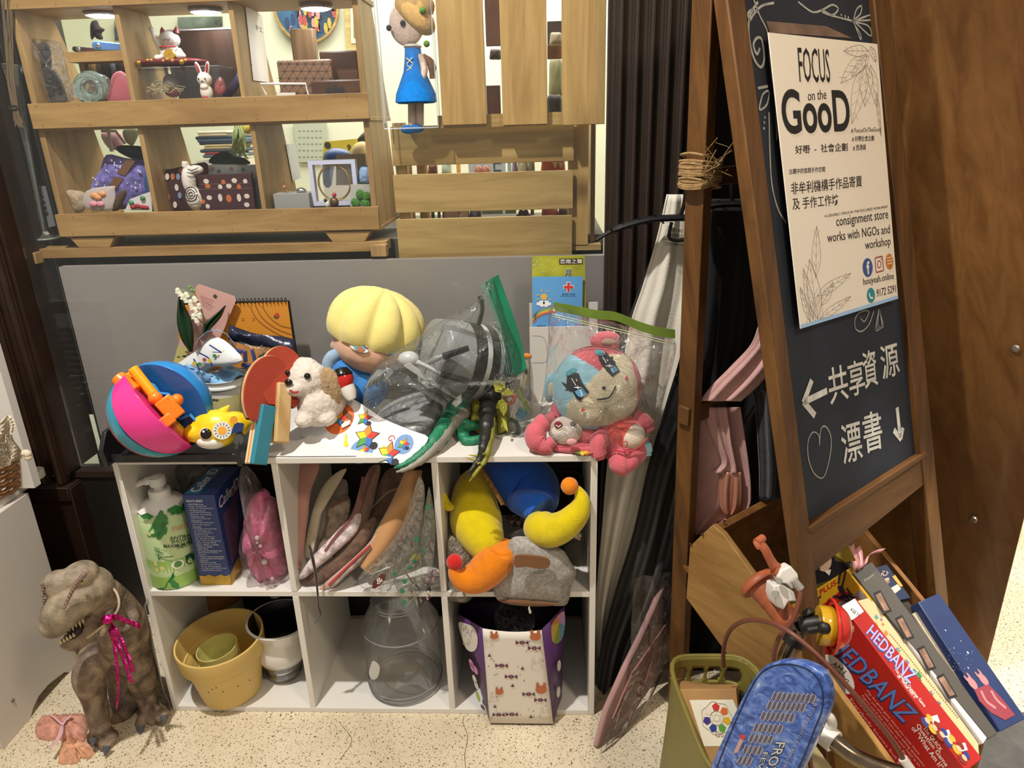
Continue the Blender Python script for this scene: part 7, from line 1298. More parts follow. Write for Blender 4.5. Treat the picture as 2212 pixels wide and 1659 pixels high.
B().tube(spline(P((1728, 1272, .928), (1727, 1296, .925), (1712, 1340, .925), (1690, 1368, .93), (1676, 1396, .94), (1672, 1432, .95), (1690, 1500, .97), (1730, 1570, .97), (1745, 1620, .95), (1758, 1700, .93)), 8), .0032, 10).out('brake_cable', cab, bike)
c2 = B().tube(spline(P((1563, 1440, 1.10), (1563, 1402, 1.08), (1574, 1366, 1.05), (1600, 1344, 1.0), (1640, 1340, .95), (1690, 1356, .90), (1740, 1392, .875), (1800, 1450, .86), (1860, 1516, .855), (1920, 1590, .855), (1952, 1640, .86)), 8), .0032, 10).out('brake_cable', cab, bike)
B().tube(P((1950, 1638, .86), (1978, 1676, .86)), .0055, 12).out('cable_end', whp, c2)
# clamp holding the bell, then the bell itself
br = B(); br.tube([hb[19]+V((0, 0, 0)), hb[24]], .0142, 18); br.tube(P((1730, 1352, .94), (1765, 1345, .93), (1790, 1342, .925)), [.012, .010, .007], 12); br.tube(P((1742, 1318, .94), (1750, 1330, .935)), .008, 10); br.out('bell_bracket', rub, bike, bevel=.001)
bl = thing('bicycle_bell', 'red domed bicycle bell with a translucent yellow ring clamped to the handlebar', 'bell', K(1790, 1345, .92)); a_ = (RX*.93-UX*.05-_f*.16).normalized()
c = K(1768, 1350, .925)
B().lathe([(.001, 0), (.0245, 0), (.0255, .002), (.0255, .016), (.024, .018), (.001, .018)], c, a_, 32).out('ring', mat('#c79a1c', .18, 0, 0, 0, 0, 8, .6, 0, .6), bl)
B().lathe([(.0345, .0145), (.0358, .0155), (.0355, .018)]+[(.027*math.cos(t)+.0015, .019+.021*math.sin(t)) for t in [k*math.pi/2/10 for k in range(11)]], c, a_, 36).out('dome', mat('#d32f1c', .3, 0, 0, 0, 0, 8, .5, 0, .4), bl, solid=.001)
B().lathe([(.0001, .0425), (.004, .0425), (.004, .039)], c, a_, 14).out('cap_screw', mat('#c9a57a', .4), bl)
k_ = B(); k_.tube(P((1748, 1362, .915), (1780, 1356, .905)), [.0055, .0045], 12); k_.ell(K(1781, 1356, .905), .0085); k_.out('striker_knob', rub, bl)
# printed front shield
QS = tri_plane(K(1560, 1640, .93), K(1750, 1640, .84), K(1620, 1440, .90)); QS = PL(QS.o, QS.x, QS.y)
out_ = spline([(1500, 1740), (1540, 1640), (1580, 1552), (1612, 1488), (1640, 1448), (1672, 1431), (1708, 1427), (1745, 1435), (1772, 1452), (1787, 1478), (1791, 1508), (1786, 1540), (1768, 1580), (1742, 1640), (1690, 1745)], 5)
def paint_blue(): 
    a, n, l, b = _new('brushed_blue'); tc = n.new('ShaderNodeTexCoord'); mp = n.new('ShaderNodeMapping'); mp.inputs['Rotation'].default_value = (.4, .5, .9); mp.inputs['Scale'].default_value = (5, 30, 30); l.new(tc.outputs['Object'], mp.inputs[0])
    t = n.new('ShaderNodeTexNoise'); t.inputs['Scale'].default_value = 2.4; t.inputs['Detail'].default_value = 6; t.inputs['Distortion'].default_value = 1.6; l.new(mp.outputs[0], t.inputs[0])
    r = n.new('ShaderNodeValToRGB'); l.new(t.outputs[0], r.inputs[0]); e = r.color_ramp.elements; e[0].position = .3; e[0].color = lin('#1c2c5c'); e[1].position = .78; e[1].color = lin('#b3bfdc')
    for p_, c_ in ((.45, '#3a5aa0'), (.55, '#5470ae'), (.64, '#6f86b6')): q = e.new(p_); q.color = lin(c_)
    l.new(r.outputs[0], b.inputs['Base Color']); b.inputs['Roughness'].default_value = .28; b.inputs['Coat Weight'].default_value = .3; return a
pb_ = paint_blue()
uvs = [QS.px(*p) for p in out_]
b = B(); b.prism([QS.p(u, v, 0) for u, v in uvs], -QS.n*.018); sd_ = b.out('front_shield', pb_, bike, bevel=.005, bseg=3)
b = B(); cu = sum(u for u, v in uvs)/len(uvs); cv_ = sum(v for u, v in uvs)/len(uvs)
ins = [(cu+(u-cu)*.88, cv_+(v-cv_)*.93) for u, v in uvs]
stroke(b, QS, ins, .0016, .0007, 0, False); b.out('seam_line', mat('#141f3f', .4), sd_, smooth=False)
z = lambda x, y: (1480+x/6.406, 1400+y/6.406)
b = B(); TXS = {}
def rot_text(b, s, p0, p1, up, bold=0, lift=.0008): textpx(b, QS, s, z(*p0), z(*p1), z(p0[0]+up[0], p0[1]+up[1]), bold, 0, lift)
rot_text(b, 'FROZEN', (1255, 1290), (1000, 1960), (150, 10), .04); rot_text(b, 'FEVER', (1085, 1430), (930, 1850), (75, 5), .03)
b.m(1); rot_text(b, 'FROZEN', (1262, 1296), (1006, 1956), (138, 8), .008, .0012); rot_text(b, 'FEVER', (1090, 1436), (936, 1845), (66, 4), .004, .0012)
b.m(2); rot_text(b, 'A B C D E F G H I J K L M N O P Q R S', (1815, 680), (1260, 1800), (55, 22), .006)
rows_ = ((1265, 610, 9), (1195, 735, 8), (1110, 880, 7), (1010, 1040, 6), (945, 1190, 5), (865, 1345, 4), (790, 1490, 3))
for x0, y0, nn in rows_:
    for k in range(nn):
        x = x0+66*k; y = y0+4*k
        b.m(2); stroke(b, QS, [z(x, y), z(x-22, y+55), z(x-50, y+110)], .0058, .0007, 0); b.m(3)
        for q_ in range(4): stroke(b, QS, [z(x-2-11*q_, y+8+25*q_), z(x-12-11*q_, y+24+25*q_)], .0030, .0011, 0)
b.m(4); flat(b, QS, [z(770, 1225), z(840, 1210), z(735, 1440), z(668, 1455)]); b.m(5); q_ = QS.px(*z(800, 1225)); spot(b, QS, q_[0], q_[1], .0048, .0030, 12, .0011)
b.out('shield_print', [mat('#20263c', .4), mat('#b9b6b0', .4), mat('#9a93a0', .4), mat('#3b3a48', .4), mat('#b38f86', .4), mat('#b5393b', .4)], sd_, smooth=False)
b = B(); b.tube(spline(P((1788, 1545, .93), (1795, 1552, .93), (1798, 1566, .935), (1785, 1572, .94)), 4), .006, 10); b.tube([hb[62], hb[66]], .0155, 16); b.out('stem_clamp', whp, bike)
b = B(); rows = []
for k in range(9):
    t = k/8; a = t*1.3-.1; c = K(1690+110*t, 1590+150*t, .97-.03*t); rows.append([c+RX*(.035*math.cos(x))+UX*(.012*math.sin(x))-_f*.0 for x in [math.pi*j/8 for j in range(9)]])
b.grid(rows).out('mudguard', mat('#c9b583', .4, 0, 0, 0, .1, 30), bike, solid=.003)
# the wheel, mostly under the frame's lower edge
wc = K(1600, 1930, 1.22); wc.z = .152; ax_ = (AX*.9+AN*.3).normalized()
B().lathe([(.118, -.018), (.138, -.020), (.150, -.012), (.152, 0), (.150, .012), (.138, .020), (.118, .018), (.118, -.018)], wc, ax_, 48).out('tyre', mat('#1b1a18', .7, 0, .3, 120), bike)
B().lathe([(.122, -.010), (.112, -.008), (.112, .008), (.122, .010)], wc, ax_, 48).out('rim', chrome, bike)
B().tube([wc, K(1700, 1700, .99), hb[40]], .014, 12).out('fork', chrome, bike)
# basket
olv = mat('#746a2f', .45, 0, .04, 80, .08, 30)
bk = thing('bicycle_basket', 'olive plastic bicycle basket with oval slots holding a cardboard box', 'basket', Z(1500, 1640, .2))
zB = K(1440, 1416, 1.17).z
BL, BRt, FL_ = Z(1436, 1417, zB), Z(1622, 1417, zB), Z(1540, 1690, zB)
ex, ey = BRt-BL, FL_-BL; cen = BL+ex/2+ey/2
ezs = -.23
def sq(t, k=5): c, s_ = math.cos(t), math.sin(t); e = (abs(c)**k+abs(s_)**k)**(-1/k); return c*e, s_*e
NU, NV = 220, 46; vs = []; fs = []
for i in range(NV+1):
    h = i/NV; sc_ = 1-.10*h-.02*math.sin(h*3)
    for j in range(NU):
        x, y = sq(2*math.pi*j/NU); vs.append(cen+ex*.5*x*sc_+ey*.5*y*sc_+V((0, 0, ezs*h))-ex*(.16*h))
def hole(j, i):
    h = (i+.5)/NV; s_ = ((j+.5)/NU*4+.5) % 4; side = int(s_); f_ = s_-side
    if side == 2: return False
    h = (h-.07)*7; r_ = int(h+1)-1; hf = h-r_
    if r_ < 0 or r_ > 5: return False
    col = f_*4+(.5 if r_ % 2 else 0); cf = col-int(col)
    if col < .35 or col > 3.9: return False
    return ((cf-.5)/.40)**4+((hf-.5)/.36)**4 < 1
for i in range(NV):
    for j in range(NU):
        if not hole(j, i): fs.append((i*NU+j, i*NU+(j+1) % NU, (i+1)*NU+(j+1) % NU, (i+1)*NU+j))
b = B(); b.add(vs, fs); b.add([vs[NV*NU+j] for j in range(NU)], [tuple(range(NU))]); b.out('basket_shell', olv, bk, solid=.004, angle=60)
b = B(); b.tube([v for v in vs[:NU:4]], .0038, 8, closed=True); b.out('rim', olv, bk)
b = B(); q = [cen-ex*.5*.90+ey*.5*(.55*math.cos(t)-.05)+V((0, 0, ezs*(.5+.34*math.sin(t))))-ex*(.09*(.5+.34*math.sin(t)))-ex*.012 for t in [2*math.pi*k/40 for k in range(40)]]
b.tube(q, .0012, 6, closed=True); b.out('embossed_oval', olv, bk)
# parcel in the basket
bx = thing('cardboard_box', 'brown cardboard box with a round flower logo label sitting in the olive basket', 'box', cen+V((0, 0, ezs)))
o_ = K(1463, 1489, 1.10); exn = ex.normalized(); eyn = ey.normalized(); 
p_tl, p_tr = o_, Z(1590, 1488, o_.z)
fd = (V((0, 0, -1))+eyn*.75).normalized(); kb = mat('#ab8350', .7, 0, .03, 120, .06, 40)
x_ = (p_tr-p_tl); QB = PL(p_tl, x_, -fd)
B().prism([QB.p(.004, 0), QB.p(x_.length, 0), QB.p(x_.length, -.22), QB.p(.045, -.22)], -QB.n*.06-exn*-.02).out('carton', kb, bx, bevel=.001)
b = B(); b.prism([QB.at(1468, 1476, -.085), QB.at(1560, 1492, -.085), QB.at(1556, 1490, -.0), QB.at(1464, 1490, -.0)], V((0, 0, -.002))); b.out('top_flap', mat('#a37c4c', .7), bx)
b = B(); lq = [QB.px(*p) for p in ((1489, 1512), (1583, 1511), (1625, 1611), (1521, 1612))]; b.poly([QB.p(u, v, .0006) for u, v in lq]); lb = b.out('label', mat('#e8e1cc', .5), bx, smooth=False)
b = B(); c = QB.px(1548, 1551); cc = ['#c8302c', '#d8672c', '#dfae2a', '#5a9a3a', '#2f3f8f', '#43307f', '#e2d8c4']
for k in range(7):
    a = math.pi/2-k*2*math.pi/7; b.m(k); pc_ = (c[0]+.0155*math.cos(a), c[1]+.0155*math.sin(a)); b.poly([QB.p(pc_[0]+.0062*math.cos(a+q), pc_[1]+.0062*math.sin(a+q), .0012) for q in [t*2*math.pi/5 for t in range(5)]])
b.m(7)
for r_ in (.0098, .0225): stroke(b, QB, [(c[0]+r_*(1+(.06*math.cos(7*t) if r_ > .01 else 0))*math.cos(t), c[1]+r_*(1+(.06*math.cos(7*t) if r_ > .01 else 0))*math.sin(t)) for t in [k*2*math.pi/42 for k in range(42)]], .0006, .0012, 0, False, True)
for s_ in (0, math.pi): stroke(b, QB, [(c[0]+.008*math.cos(s_+math.pi/2+t), c[1]+.008*math.sin(s_+math.pi/2+t)) for t in (0, 2.094, 4.189)], .0005, .0012, 0, False, True)
textpx(b, QB, 'Go', (1546, 1592), (1564, 1592), (1543, 1580), 0, 0, .0012)
b.out('logo_print', [mat(x, .5) for x in cc]+[mat('#8d7a5c', .5)], lb, smooth=False)
# ================================================================== goods in the shop window
zU, zL = zt1+.0045, zb1+.0045
def pz_(name, label, cat, pts, y, h, m_, group=None, part='body', back=.003, tilt=.0, n=3):
    t = thing(name, label, cat, S(sum(p[0] for p in pts)/len(pts), max(p[1] for p in pts), y), group); P = [S(px, py, y+tilt*(max(p[1] for p in pts)-py)*.001) for px, py in spline(pts, n, True)]; B().pillow(P, (0, -1, 0), h, back).out(part, m_, t); return t
def card(name, label, cat, quad, y, m_, th=.0015, tilt=0):
    t = thing(name, label, cat, S(quad[0][0], quad[0][1], y)); P = [S(px, py, y+tilt*i) for i, (px, py) in zip((0, 0, 1, 1), quad)]; B().prism(P, (0, th, 0)).out('sheet', m_, t, smooth=False, bevel=.0004); return t, PL(P[0], P[1]-P[0], P[3]-P[0])
z1 = lambda x, y: (x*.33755, y*.33755)            # close-up of the rack's first two columns
z2 = lambda x, y: (420+x*.18083, y*.18083)        # close-up of the upper third column
z3 = lambda x, y: (500+x*.33761, y*.33761)
# puck lamps under the rack's top
for j, (x, y) in enumerate(((220, 36), (445, 29), (683, 21))):
    p = S(x, y, .445); t = thing('puck_light', ('round battery puck lamp shining over the black leather and tape', 'round battery puck lamp shining over the white lucky cat', 'round battery puck lamp shining over the walnut boxes')[j], 'lamp', p); zz = zc1-.0005
    B().lathe([(.001, zz), (.033, zz), (.034, zz-.004), (.034, p.z+.004), (.030, p.z+.001)], (p.x, p.y, 0), (0, 0, 1), 32).out('housing', mat('#8a8580', .3, .6), t)
    B().lathe([(.001, p.z-.002), (.022, p.z-.001), (.029, p.z+.002)], (p.x, p.y, 0), (0, 0, 1), 28).out('diffuser', emit('#e8f0ff', 45), t)
# upper first column
t = pz_('leather_sheath', 'black leather sheath in a shiny clear sleeve at the end of the upper tier', 'sheath', [z1(*p) for p in ((250, 285), (300, 272), (330, 350), (325, 430), (375, 480), (425, 600), (420, 660), (300, 660), (255, 560), (235, 430))], .44, .012, cloth('#1b1815', .3, 60, .2, 30)); film('sleeve', [z1(*p) for p in ((155, 260), (250, 250), (380, 270), (400, 330), (440, 480), (470, 640), (300, 650), (210, 440))], .425, .015, clear('#dfe4e8', .05, .06, .6, .7, 60), t, 3, 7, 91, .6)
t = thing('wooden_riser', 'little wooden riser bar on a leg in the upper tier', 'riser', S(210, 130, .45)); p, q = S(140, 113, .43), S(280, 130, .43); B().bb((p.x, .43, q.z), (q.x, .49, p.z)).out('bar', pine, t); p = S(180, 131, .47); B().bb((p.x-.006, .46, zU), (p.x+.006, .475, q.z)).out('leg', pinev, t)
zr = S(210, 113, .43).z
def strap(label, x0, x1, y0, y1, m_, yy):
    t = thing('key_strap', label, 'strap', S(x0, y1, yy)); a, c = S(x0, y1, yy), S(x1, y0, yy); r_ = (c.z-a.z)/2; pts = [(a.x+r_-r_*math.sin(q), a.z+r_+r_*math.cos(q)) for q in [j*math.pi/8 for j in range(9)]]
    B().prism([V((x, yy, max(z, zr+.0005))) for x, z in pts]+[V((c.x, yy, zr+.0005)), V((c.x, yy, c.z-.004)), V((a.x+.06, yy, c.z-.006))], (0, .014, 0)).out('leather', m_, t, bevel=.002); B().lathe([(.005, .001), (.004, .003), (.001, .0035)], (a.x+.014, yy, a.z+r_), (0, -1, 0), 14).out('snap_button', mat('#c9ccd2', .2, .9), t)
strap('brown leather key strap on the wooden riser', 157, 215, 98, 112, mat('#4d3228', .5), .465); strap('pale blue leather key strap with a stitched edge on the wooden riser', 200, 282, 85, 109, mat('#5f8fd0', .45), .44)
cols = ['#b08a4a', '#d0b878', '#6a5a48', '#3a2620', '#22222a', '#8a8f96', '#15171c', '#5a3020', '#20242c']
for j, c_ in enumerate(cols): x = 190+j*10.5; p, q = S(x, 128, .50), S(x+9, 205, .50); tag(B().bb((p.x, .50, zU), (q.x, .52, p.z-.002*(j % 3))).out('wallet', mat(c_, .5, 0, .1, 80, .15, 60), None, bevel=.0015), ('tan', 'cream', 'taupe', 'dark brown', 'black', 'steel grey', 'jet black', 'chestnut', 'slate')[j]+' upright leather wallet in the row under the wooden riser', 'wallet', 'wallets under the riser')
t = thing('leather_roll', 'sage green stitched leather ring in clear wrap beside the pink pouch', 'leather goods', S(196, 212, .42)); c = S(197, 190, .43); k9 = MPP(c); B().lathe([(15*k9, -.006), (33*k9, -.008), (36*k9, 0), (33*k9, .008), (15*k9, .006), (13*k9, 0), (15*k9, -.006)], c, V((.1, -1, .25)), 36).out('ring', mat('#6f8578', .5, 0, .2, 60, .1, 30), t); b = B(); [b.tube([c+V((r_*k9*math.cos(a), -.009, r_*k9*math.sin(a))) for a in [j*2*math.pi/40 for j in range(40)]], .0006, 5, closed=True) for r_ in (18, 31)]; b.out('stitching', mat('#22302a', .7), t); film('wrap', [(156, 180), (175, 158), (210, 158), (236, 170), (238, 208), (200, 216), (160, 212)], .41, .014, clear('#dfe6e2', .05, .06, .5, .6, 60), t, 3, 6, 92, .5)
t = pz_('leather_pouch', 'dusty pink leather pouch with a pointed flap against the first divider', 'pouch', [z1(*p) for p in ((697, 670), (700, 560), (715, 490), (740, 462), (770, 455), (800, 468), (840, 510), (875, 545), (888, 670))], .415, .006, mat('#a85a62', .45, 0, .15, 90, .06, 40)); b = B(); stroke(b, FRONT(.4075), [z1(*p) for p in ((712, 560), (728, 492), (765, 468), (800, 485), (850, 545), (872, 552))], .0009, 0, 4); b.out('stitching', mat('#6f333c', .7), t, smooth=False)
# upper second column
t = thing('acrylic_box', 'clear acrylic display box holding a straw nest and a small grey figure', 'box', S(365, 205, .44)); a, c = S(298, 205, .42), S(470, 143, .42); B().bb((a.x, .42, zU), (c.x, .49, c.z)).out('box_walls', clear('#dfe2e4', .03, .04, .4), t, smooth=False)
tag(B().bb((a.x-.002, .418, c.z), (c.x+.002, .492, c.z+.002)).out('box_lid', clear('#dfe2e6', .2, .05, 1), t, smooth=False), None, None)
t = thing('straw_nest', 'curly cream straw nest inside the acrylic box', 'nest', S(355, 208, .45)); b = B(); c0 = S(352, 203, .45)
for i in range(60): a = R.uniform(0, 6.28); r_ = R.uniform(.006, .036); p = c0+V((r_*math.cos(a), r_*.7*math.sin(a), R.uniform(0, .016))); b.tube(spline([p, p+V((R.uniform(-.015, .015), R.uniform(-.008, .008), R.uniform(-.002, .012))), p+V((R.uniform(-.022, .022), R.uniform(-.01, .01), R.uniform(-.004, .016)))], 3), .0008, 4)
b.out('straw', mat('#cfbf95', .7), t)
t = thing('rabbit_figurine', 'small grey rabbit figurine sitting in the straw nest', 'figurine', S(368, 195, .46)); c = S(370, 178, .465); k9 = MPP(c); B().ell(c, (17*k9, 15*k9, 17*k9)).out('head', mat('#8a8078', .6), t); [B().ell(c+V((d*7*k9, 0, 24*k9)), (4*k9, 3*k9, 14*k9)).out('ear', mat('#8a8078', .6), t) for d in (-1, 1)]; B().ell(c+V((0, 0, -20*k9)), (17*k9, 14*k9, 10*k9)).out('scarf', mat('#8a2420', .6), t)
cu = thing('cushion', 'dark red brocade cushion with gold bells under the lucky cat', 'cushion', S(365, 138, .45)); P = [V((S(367, 132, .45).x+.075*math.copysign(abs(math.cos(a))**.6, math.cos(a)), .455+.032*math.copysign(abs(math.sin(a))**.6, math.sin(a)), S(367, 134, .45).z)) for a in [j*2*math.pi/40 for j in range(40)]]; B().pillow(P, (0, 0, 1), .008, .008).out('pad', mat('#6d1416', .5, 0, .3, 120, .3, 60), cu)
for x, y in ((299, 136), (392, 134)): B().ell(S(x, y, .415), .0055, None, 12, 8).out('bell', mat('#c99a3a', .25, .9), cu)
b = B(); [b.ell(S(x, y, .424), (.004, .002, .003), None, 8, 6) for x, y in ((318, 130), (326, 130), (352, 131), (360, 128), (372, 131), (400, 130))]; b.out('gold_motif', mat('#b98a45', .4, .5), cu)
ct = thing('lucky_cat', 'white beckoning lucky cat figurine with a gold coin on the red cushion', 'figurine', S(362, 125, .45)); wh = mat('#d9d2c6', .35, 0, 0, 0, 0, 8, .5, 0, .2); c = S(366, 86, .45); k9 = MPP(c); D9 = lambda x, y, d=0: c+V((x*k9, -d*k9, -y*k9))
b = B(); b.ell(D9(0, 0), (23*k9, 19*k9, 18*k9)); b.ell(D9(-2, 27), (21*k9, 18*k9, 20*k9)); b.tube(spline([D9(-16, 26, 6), D9(-26, 2, 8), D9(-30, -18, 8)], 4), [6*k9, 6*k9, 5.5*k9], 10); b.ell(D9(-31, -20, 8), 6.5*k9); b.ell(D9(-25, 36, 14), (9*k9, 8*k9, 7*k9)); b.ell(D9(24, 33, 12), (12*k9, 9*k9, 8*k9)); b.tube([D9(18, 20, 6), D9(26, 32, 10)], [7*k9, 7*k9], 10); b.out('body', wh, ct, remesh=.0018, iters=3)
for x in (-11, 18): B().lathe([(7*k9, 0), (5*k9, 6*k9), (.0004, 13*k9)], D9(x, -13, 0), (.15 if x > 0 else -.1, 0, 1), 12).out('ear', mat('#8a2a2a', .4), ct)
B().lathe([(.001, 2.4*k9), (11*k9, 2.4*k9), (12.5*k9, 0)], D9(4, 31, 20), (0, -1, .1), 20).out('gold_coin', mat('#d0a23a', .3, .6), ct); b = B(); b.tube([D9(17*math.cos(a), 15, 13+5*math.sin(a)*0) + V((0, -6*k9*abs(math.sin(a)), 0)) for a in [j*math.pi/10 for j in range(11)]], 2.2*k9, 6); b.out('collar', mat('#a83a36', .5), ct)
b = B(); q = FRONT((c+V((0, -20*k9, 0))).y-.0012); stroke(b, q, [PXY(D9(-8, 0, 20)), PXY(D9(-3, 3, 20)), PXY(D9(2, 0, 20)), PXY(D9(7, 3, 20)), PXY(D9(12, -1, 20))], .0011, 0, 3); b.out('painted_face', mat('#5a3a34', .6), ct, smooth=False)
rb_ = thing('rabbit_figurine', 'white rabbit figurine with red-lined ears and folded paws in front of the acrylic box', 'figurine', S(442, 208, .41)); c = S(442, 172, .412); k9 = MPP(c)
b = B(); b.ell(c, (16*k9, 14*k9, 15*k9)); b.ell(D9(0, 26), (14*k9, 12*k9, 18*k9)); b.ell(D9(0, 15, 9), (9*k9, 6*k9, 6*k9)); [b.ell(D9(d*10, -22), (5.5*k9, 3.5*k9, 15*k9), M.Rotation(d*.25, 3, 'Y')) for d in (-1, 1)]; b.out('body', wh, rb_, remesh=.0016, iters=2); [B().ell(D9(d*10, -22, 3), (3*k9, 1.6*k9, 11*k9), M.Rotation(d*.25, 3, 'Y')).out('ear_lining', mat('#9c2630', .5), rb_) for d in (-1, 1)]; [B().ell(D9(d*7, -1, 13.5), 1.7*k9, None, 8, 6).out('eye', plastic('#181210', .2), rb_) for d in (-1, 1)]; B().tube([D9(-3, 5, 14), D9(0, 3, 14.5), D9(3, 5, 14)], .8*k9, 6).out('mouth', plastic('#3a2a26', .4), rb_); B().ell(D9(0, 36, 10), (5*k9, 3*k9, 4*k9)).out('red_flower', mat('#b0303a', .5), rb_)
t = pz_('gift_pouch', 'crumpled red and pink wrapped charm beside the white rabbit', 'pouch', [(462, 205), (465, 180), (474, 166), (484, 176), (488, 205)], .425, .008, mat('#8a4a4a', .35, 0, .6, 90, .5, 90))
t = thing('walnut_box', 'tall dark walnut box with a pale lid edge behind the lucky cat', 'box', S(440, 205, .49)); a, c = S(385, 205, .495), S(518, 62, .495); B().bb((a.x, .495, zU), (c.x, .523, c.z)).out('case', wood('#553b2a', '#3a2719', (8, 8, 1), .4, 3), t); tag(B().bb((a.x, .493, c.z), (c.x, .523, c.z+.003)).out('lid_edge', mat('#c9c6c2', .3), t), None, None)
b = B(); b.grid([[S(480, 208, .42), S(500, 210, .42)], [S(506, 168, .43), S(524, 178, .43)], [S(530, 130, .44), S(546, 140, .44)]]); tag(b.out('ribbon', mat('#2b1c3a', .35), None, solid=.001), 'dark purple satin ribbon slanting across the walnut box', 'ribbon')
# upper third column
zc3 = wood('#5a3d2c', '#3d281b', (1, 8, 8), .4, 3); zc4 = wood('#8a6a45', '#5f4429', (9, 9, .8), .4, 4)
def wbox(label, quad, y, m_, dep=.02, rad_=.004): 
    t = thing('wooden_case', label, 'case', S(quad[0], quad[3], y)); a, c = S(quad[0], quad[1], y), S(quad[2], quad[3], y); B().bb((a.x, y, zU), (c.x, y+dep, a.z)).out('case_body', m_, t, bevel=rad_, bseg=3); return t, FRONT(y)
wbox('upright brown zebra-grain wooden case at the back of the third column', (624, 62, 692, 200), .49, zc4); wbox('flat dark walnut case leaning at the rack side', (688, 111, 778, 200), .475, zc3)
t, q = wbox('brown wooden case engraved with a dark star lattice', (596, 131, 722, 205), .445, mat('#7a5c44', .5, 0, 0, 0, .1, 30), .018)
b = B(); 
for i in range(7):
    for j in range(5):
        x, y = 606+18*i+9*(j % 2), 138+15.6*j
        if x > 718 or y > 204: continue
        for a in range(6): stroke(b, q, [(x, y), (x+9*math.cos(a*1.047), y+8.5*math.sin(a*1.047))], .0006, .0006, 0)
        u, v = q.px(x, y); spot(b, q, u, v, .0018, None, 8, .0008)
b.out('star_lattice', mat('#32221a', .6), t, smooth=False)
t, q = wbox('low dark walnut case printed with a black leaf at the front corner', (670, 174, 782, 205), .415, zc3, .02); b = B(); [spot(b, q, *q.px(710+14*i, 196-3*(i % 2)), .007, .008, 10) for i in range(3)]; b.out('printed_leaf', mat('#1d1613', .6), t, smooth=False)
t = thing('card_holder', 'white wire-frame card holder at the front of the third column', 'stand', S(610, 205, .40)); b = B(); b.tube([S(x, y, .40) for x, y in ((575, 205), (563, 181), (660, 181), (666, 205))], .0022, 8); b.out('frame', plastic('#d3d0c8', .35), t); tag(B().prism([S(x, y, .402) for x, y in ((600, 208), (638, 208), (638, 200), (600, 200))], (0, .001, 0)).out('name_strip', plastic('#d8d5cc', .4), t), None, None)
# wall card on the second divider, the machine code left out
xq = xdv[1]+.0065; P = [X(px, py, xq) for px, py in ((546.6, 173.6), (581, 178), (565, 33), (529, 10))]; t = thing('wall_card', 'narrow white card pinned high on the second rack divider', 'card', P[0]); B().prism(P, (.001, 0, 0)).out('sheet', mat('#cfc8c2', .5), t, smooth=False); CQ = PL(P[0], P[1]-P[0], P[3]-P[0]); b = B(); textpx(b, CQ, '手工', (551, 64), (567, 72), (549, 52), .01, 0, .001 if CQ.n.dot(CAM-P[0]) > 0 else -.001); b.out('printed_text', mat('#7a6a5c', .6), t, smooth=False)
# lower first column
t = pz_('knitted_scarf', 'purple and white knitted scarf folded in brown paper bands in the lower tier', 'scarf', [z1(*p) for p in ((580, 1240), (600, 1150), (640, 1090), (680, 990), (800, 1010), (960, 1040), (985, 1130), (970, 1260), (880, 1330), (700, 1330))], .44, .016, mat('#6d66a8', .95, 0, .7, 220, .55, 70)); b = B(); q = FRONT(.4225)
for pts in (((815, 1015), (865, 1030), (800, 1125), (745, 1105)), ((735, 1130), (790, 1140), (740, 1215), (685, 1200))): flat(b, q, [z1(*p) for p in pts], lift=0)
b.out('paper_band', mat('#6a4630', .6), t, smooth=False); b = B()
for i in range(40): x, y = R.choice(((R.uniform(660, 790), R.uniform(1015, 1110)), (R.uniform(860, 965), R.uniform(1060, 1220)), (R.uniform(590, 680), R.uniform(1130, 1220)), (R.uniform(800, 900), R.uniform(1150, 1240)))); u, v = q.px(*z1(x, y)); spot(b, q, u, v, R.uniform(.001, .0028), None, 5, .0002)
b.out('snow_pattern', mat('#c5c5d8', .9), t, smooth=False)
pz_('crochet_pouch', 'cream crochet pouch at the front of the lower tier', 'pouch', [z1(*p) for p in ((425, 1225), (460, 1215), (540, 1230), (560, 1260), (540, 1345), (480, 1350), (450, 1280))], .41, .008, mat('#a8957c', .95, 0, 1, 130, .3, 60))
t = pz_('soap_packet', 'clear packet of orange and pink flower soaps on the lower tier', 'packet', [z1(*p) for p in ((555, 1220), (720, 1190), (735, 1210), (720, 1340), (545, 1330))], .405, .004, mat('#b5aaa5', .3)); [tag(B().ell(S(*z1(x, y), .399), (.009, .003, .006), None, 10, 6).out('soap', mat(c_, .4), t), None, None) for x, y, c_ in ((600, 1250, '#d99a62'), (650, 1240, '#d99a62'), (625, 1262, '#d99a62'), (595, 1305, '#d58aa0'), (640, 1305, '#d58aa0'))]
pz_('knitted_pouch', 'small brown knitted pouch beside the soap packet', 'pouch', [z1(*p) for p in ((710, 1340), (740, 1260), (790, 1215), (812, 1230), (790, 1290), (760, 1345))], .41, .008, mat('#4a3626', .95, 0, .8, 140, .3, 50))
t, q = card('earring_card', 'white card with red berry and green leaf earrings on the lower tier', 'card', [z1(*p) for p in ((800, 1345), (975, 1345), (965, 1225), (830, 1275))], .402, mat('#c9cac8', .5)); [tag(B().ell(S(*z1(x, y), .399), (.006, .004, .005), None, 10, 6).out(nm, mat(c_, .4), t), None, None) for x, y, c_, nm in ((850, 1325, '#9c2028', 'berry'), (880, 1318, '#9c2028', 'berry'), (910, 1325, '#9c2028', 'berry'), (935, 1328, '#9c2028', 'berry'), (840, 1298, '#3f7a4a', 'leaf'), (912, 1268, '#3f7a4a', 'leaf'))]
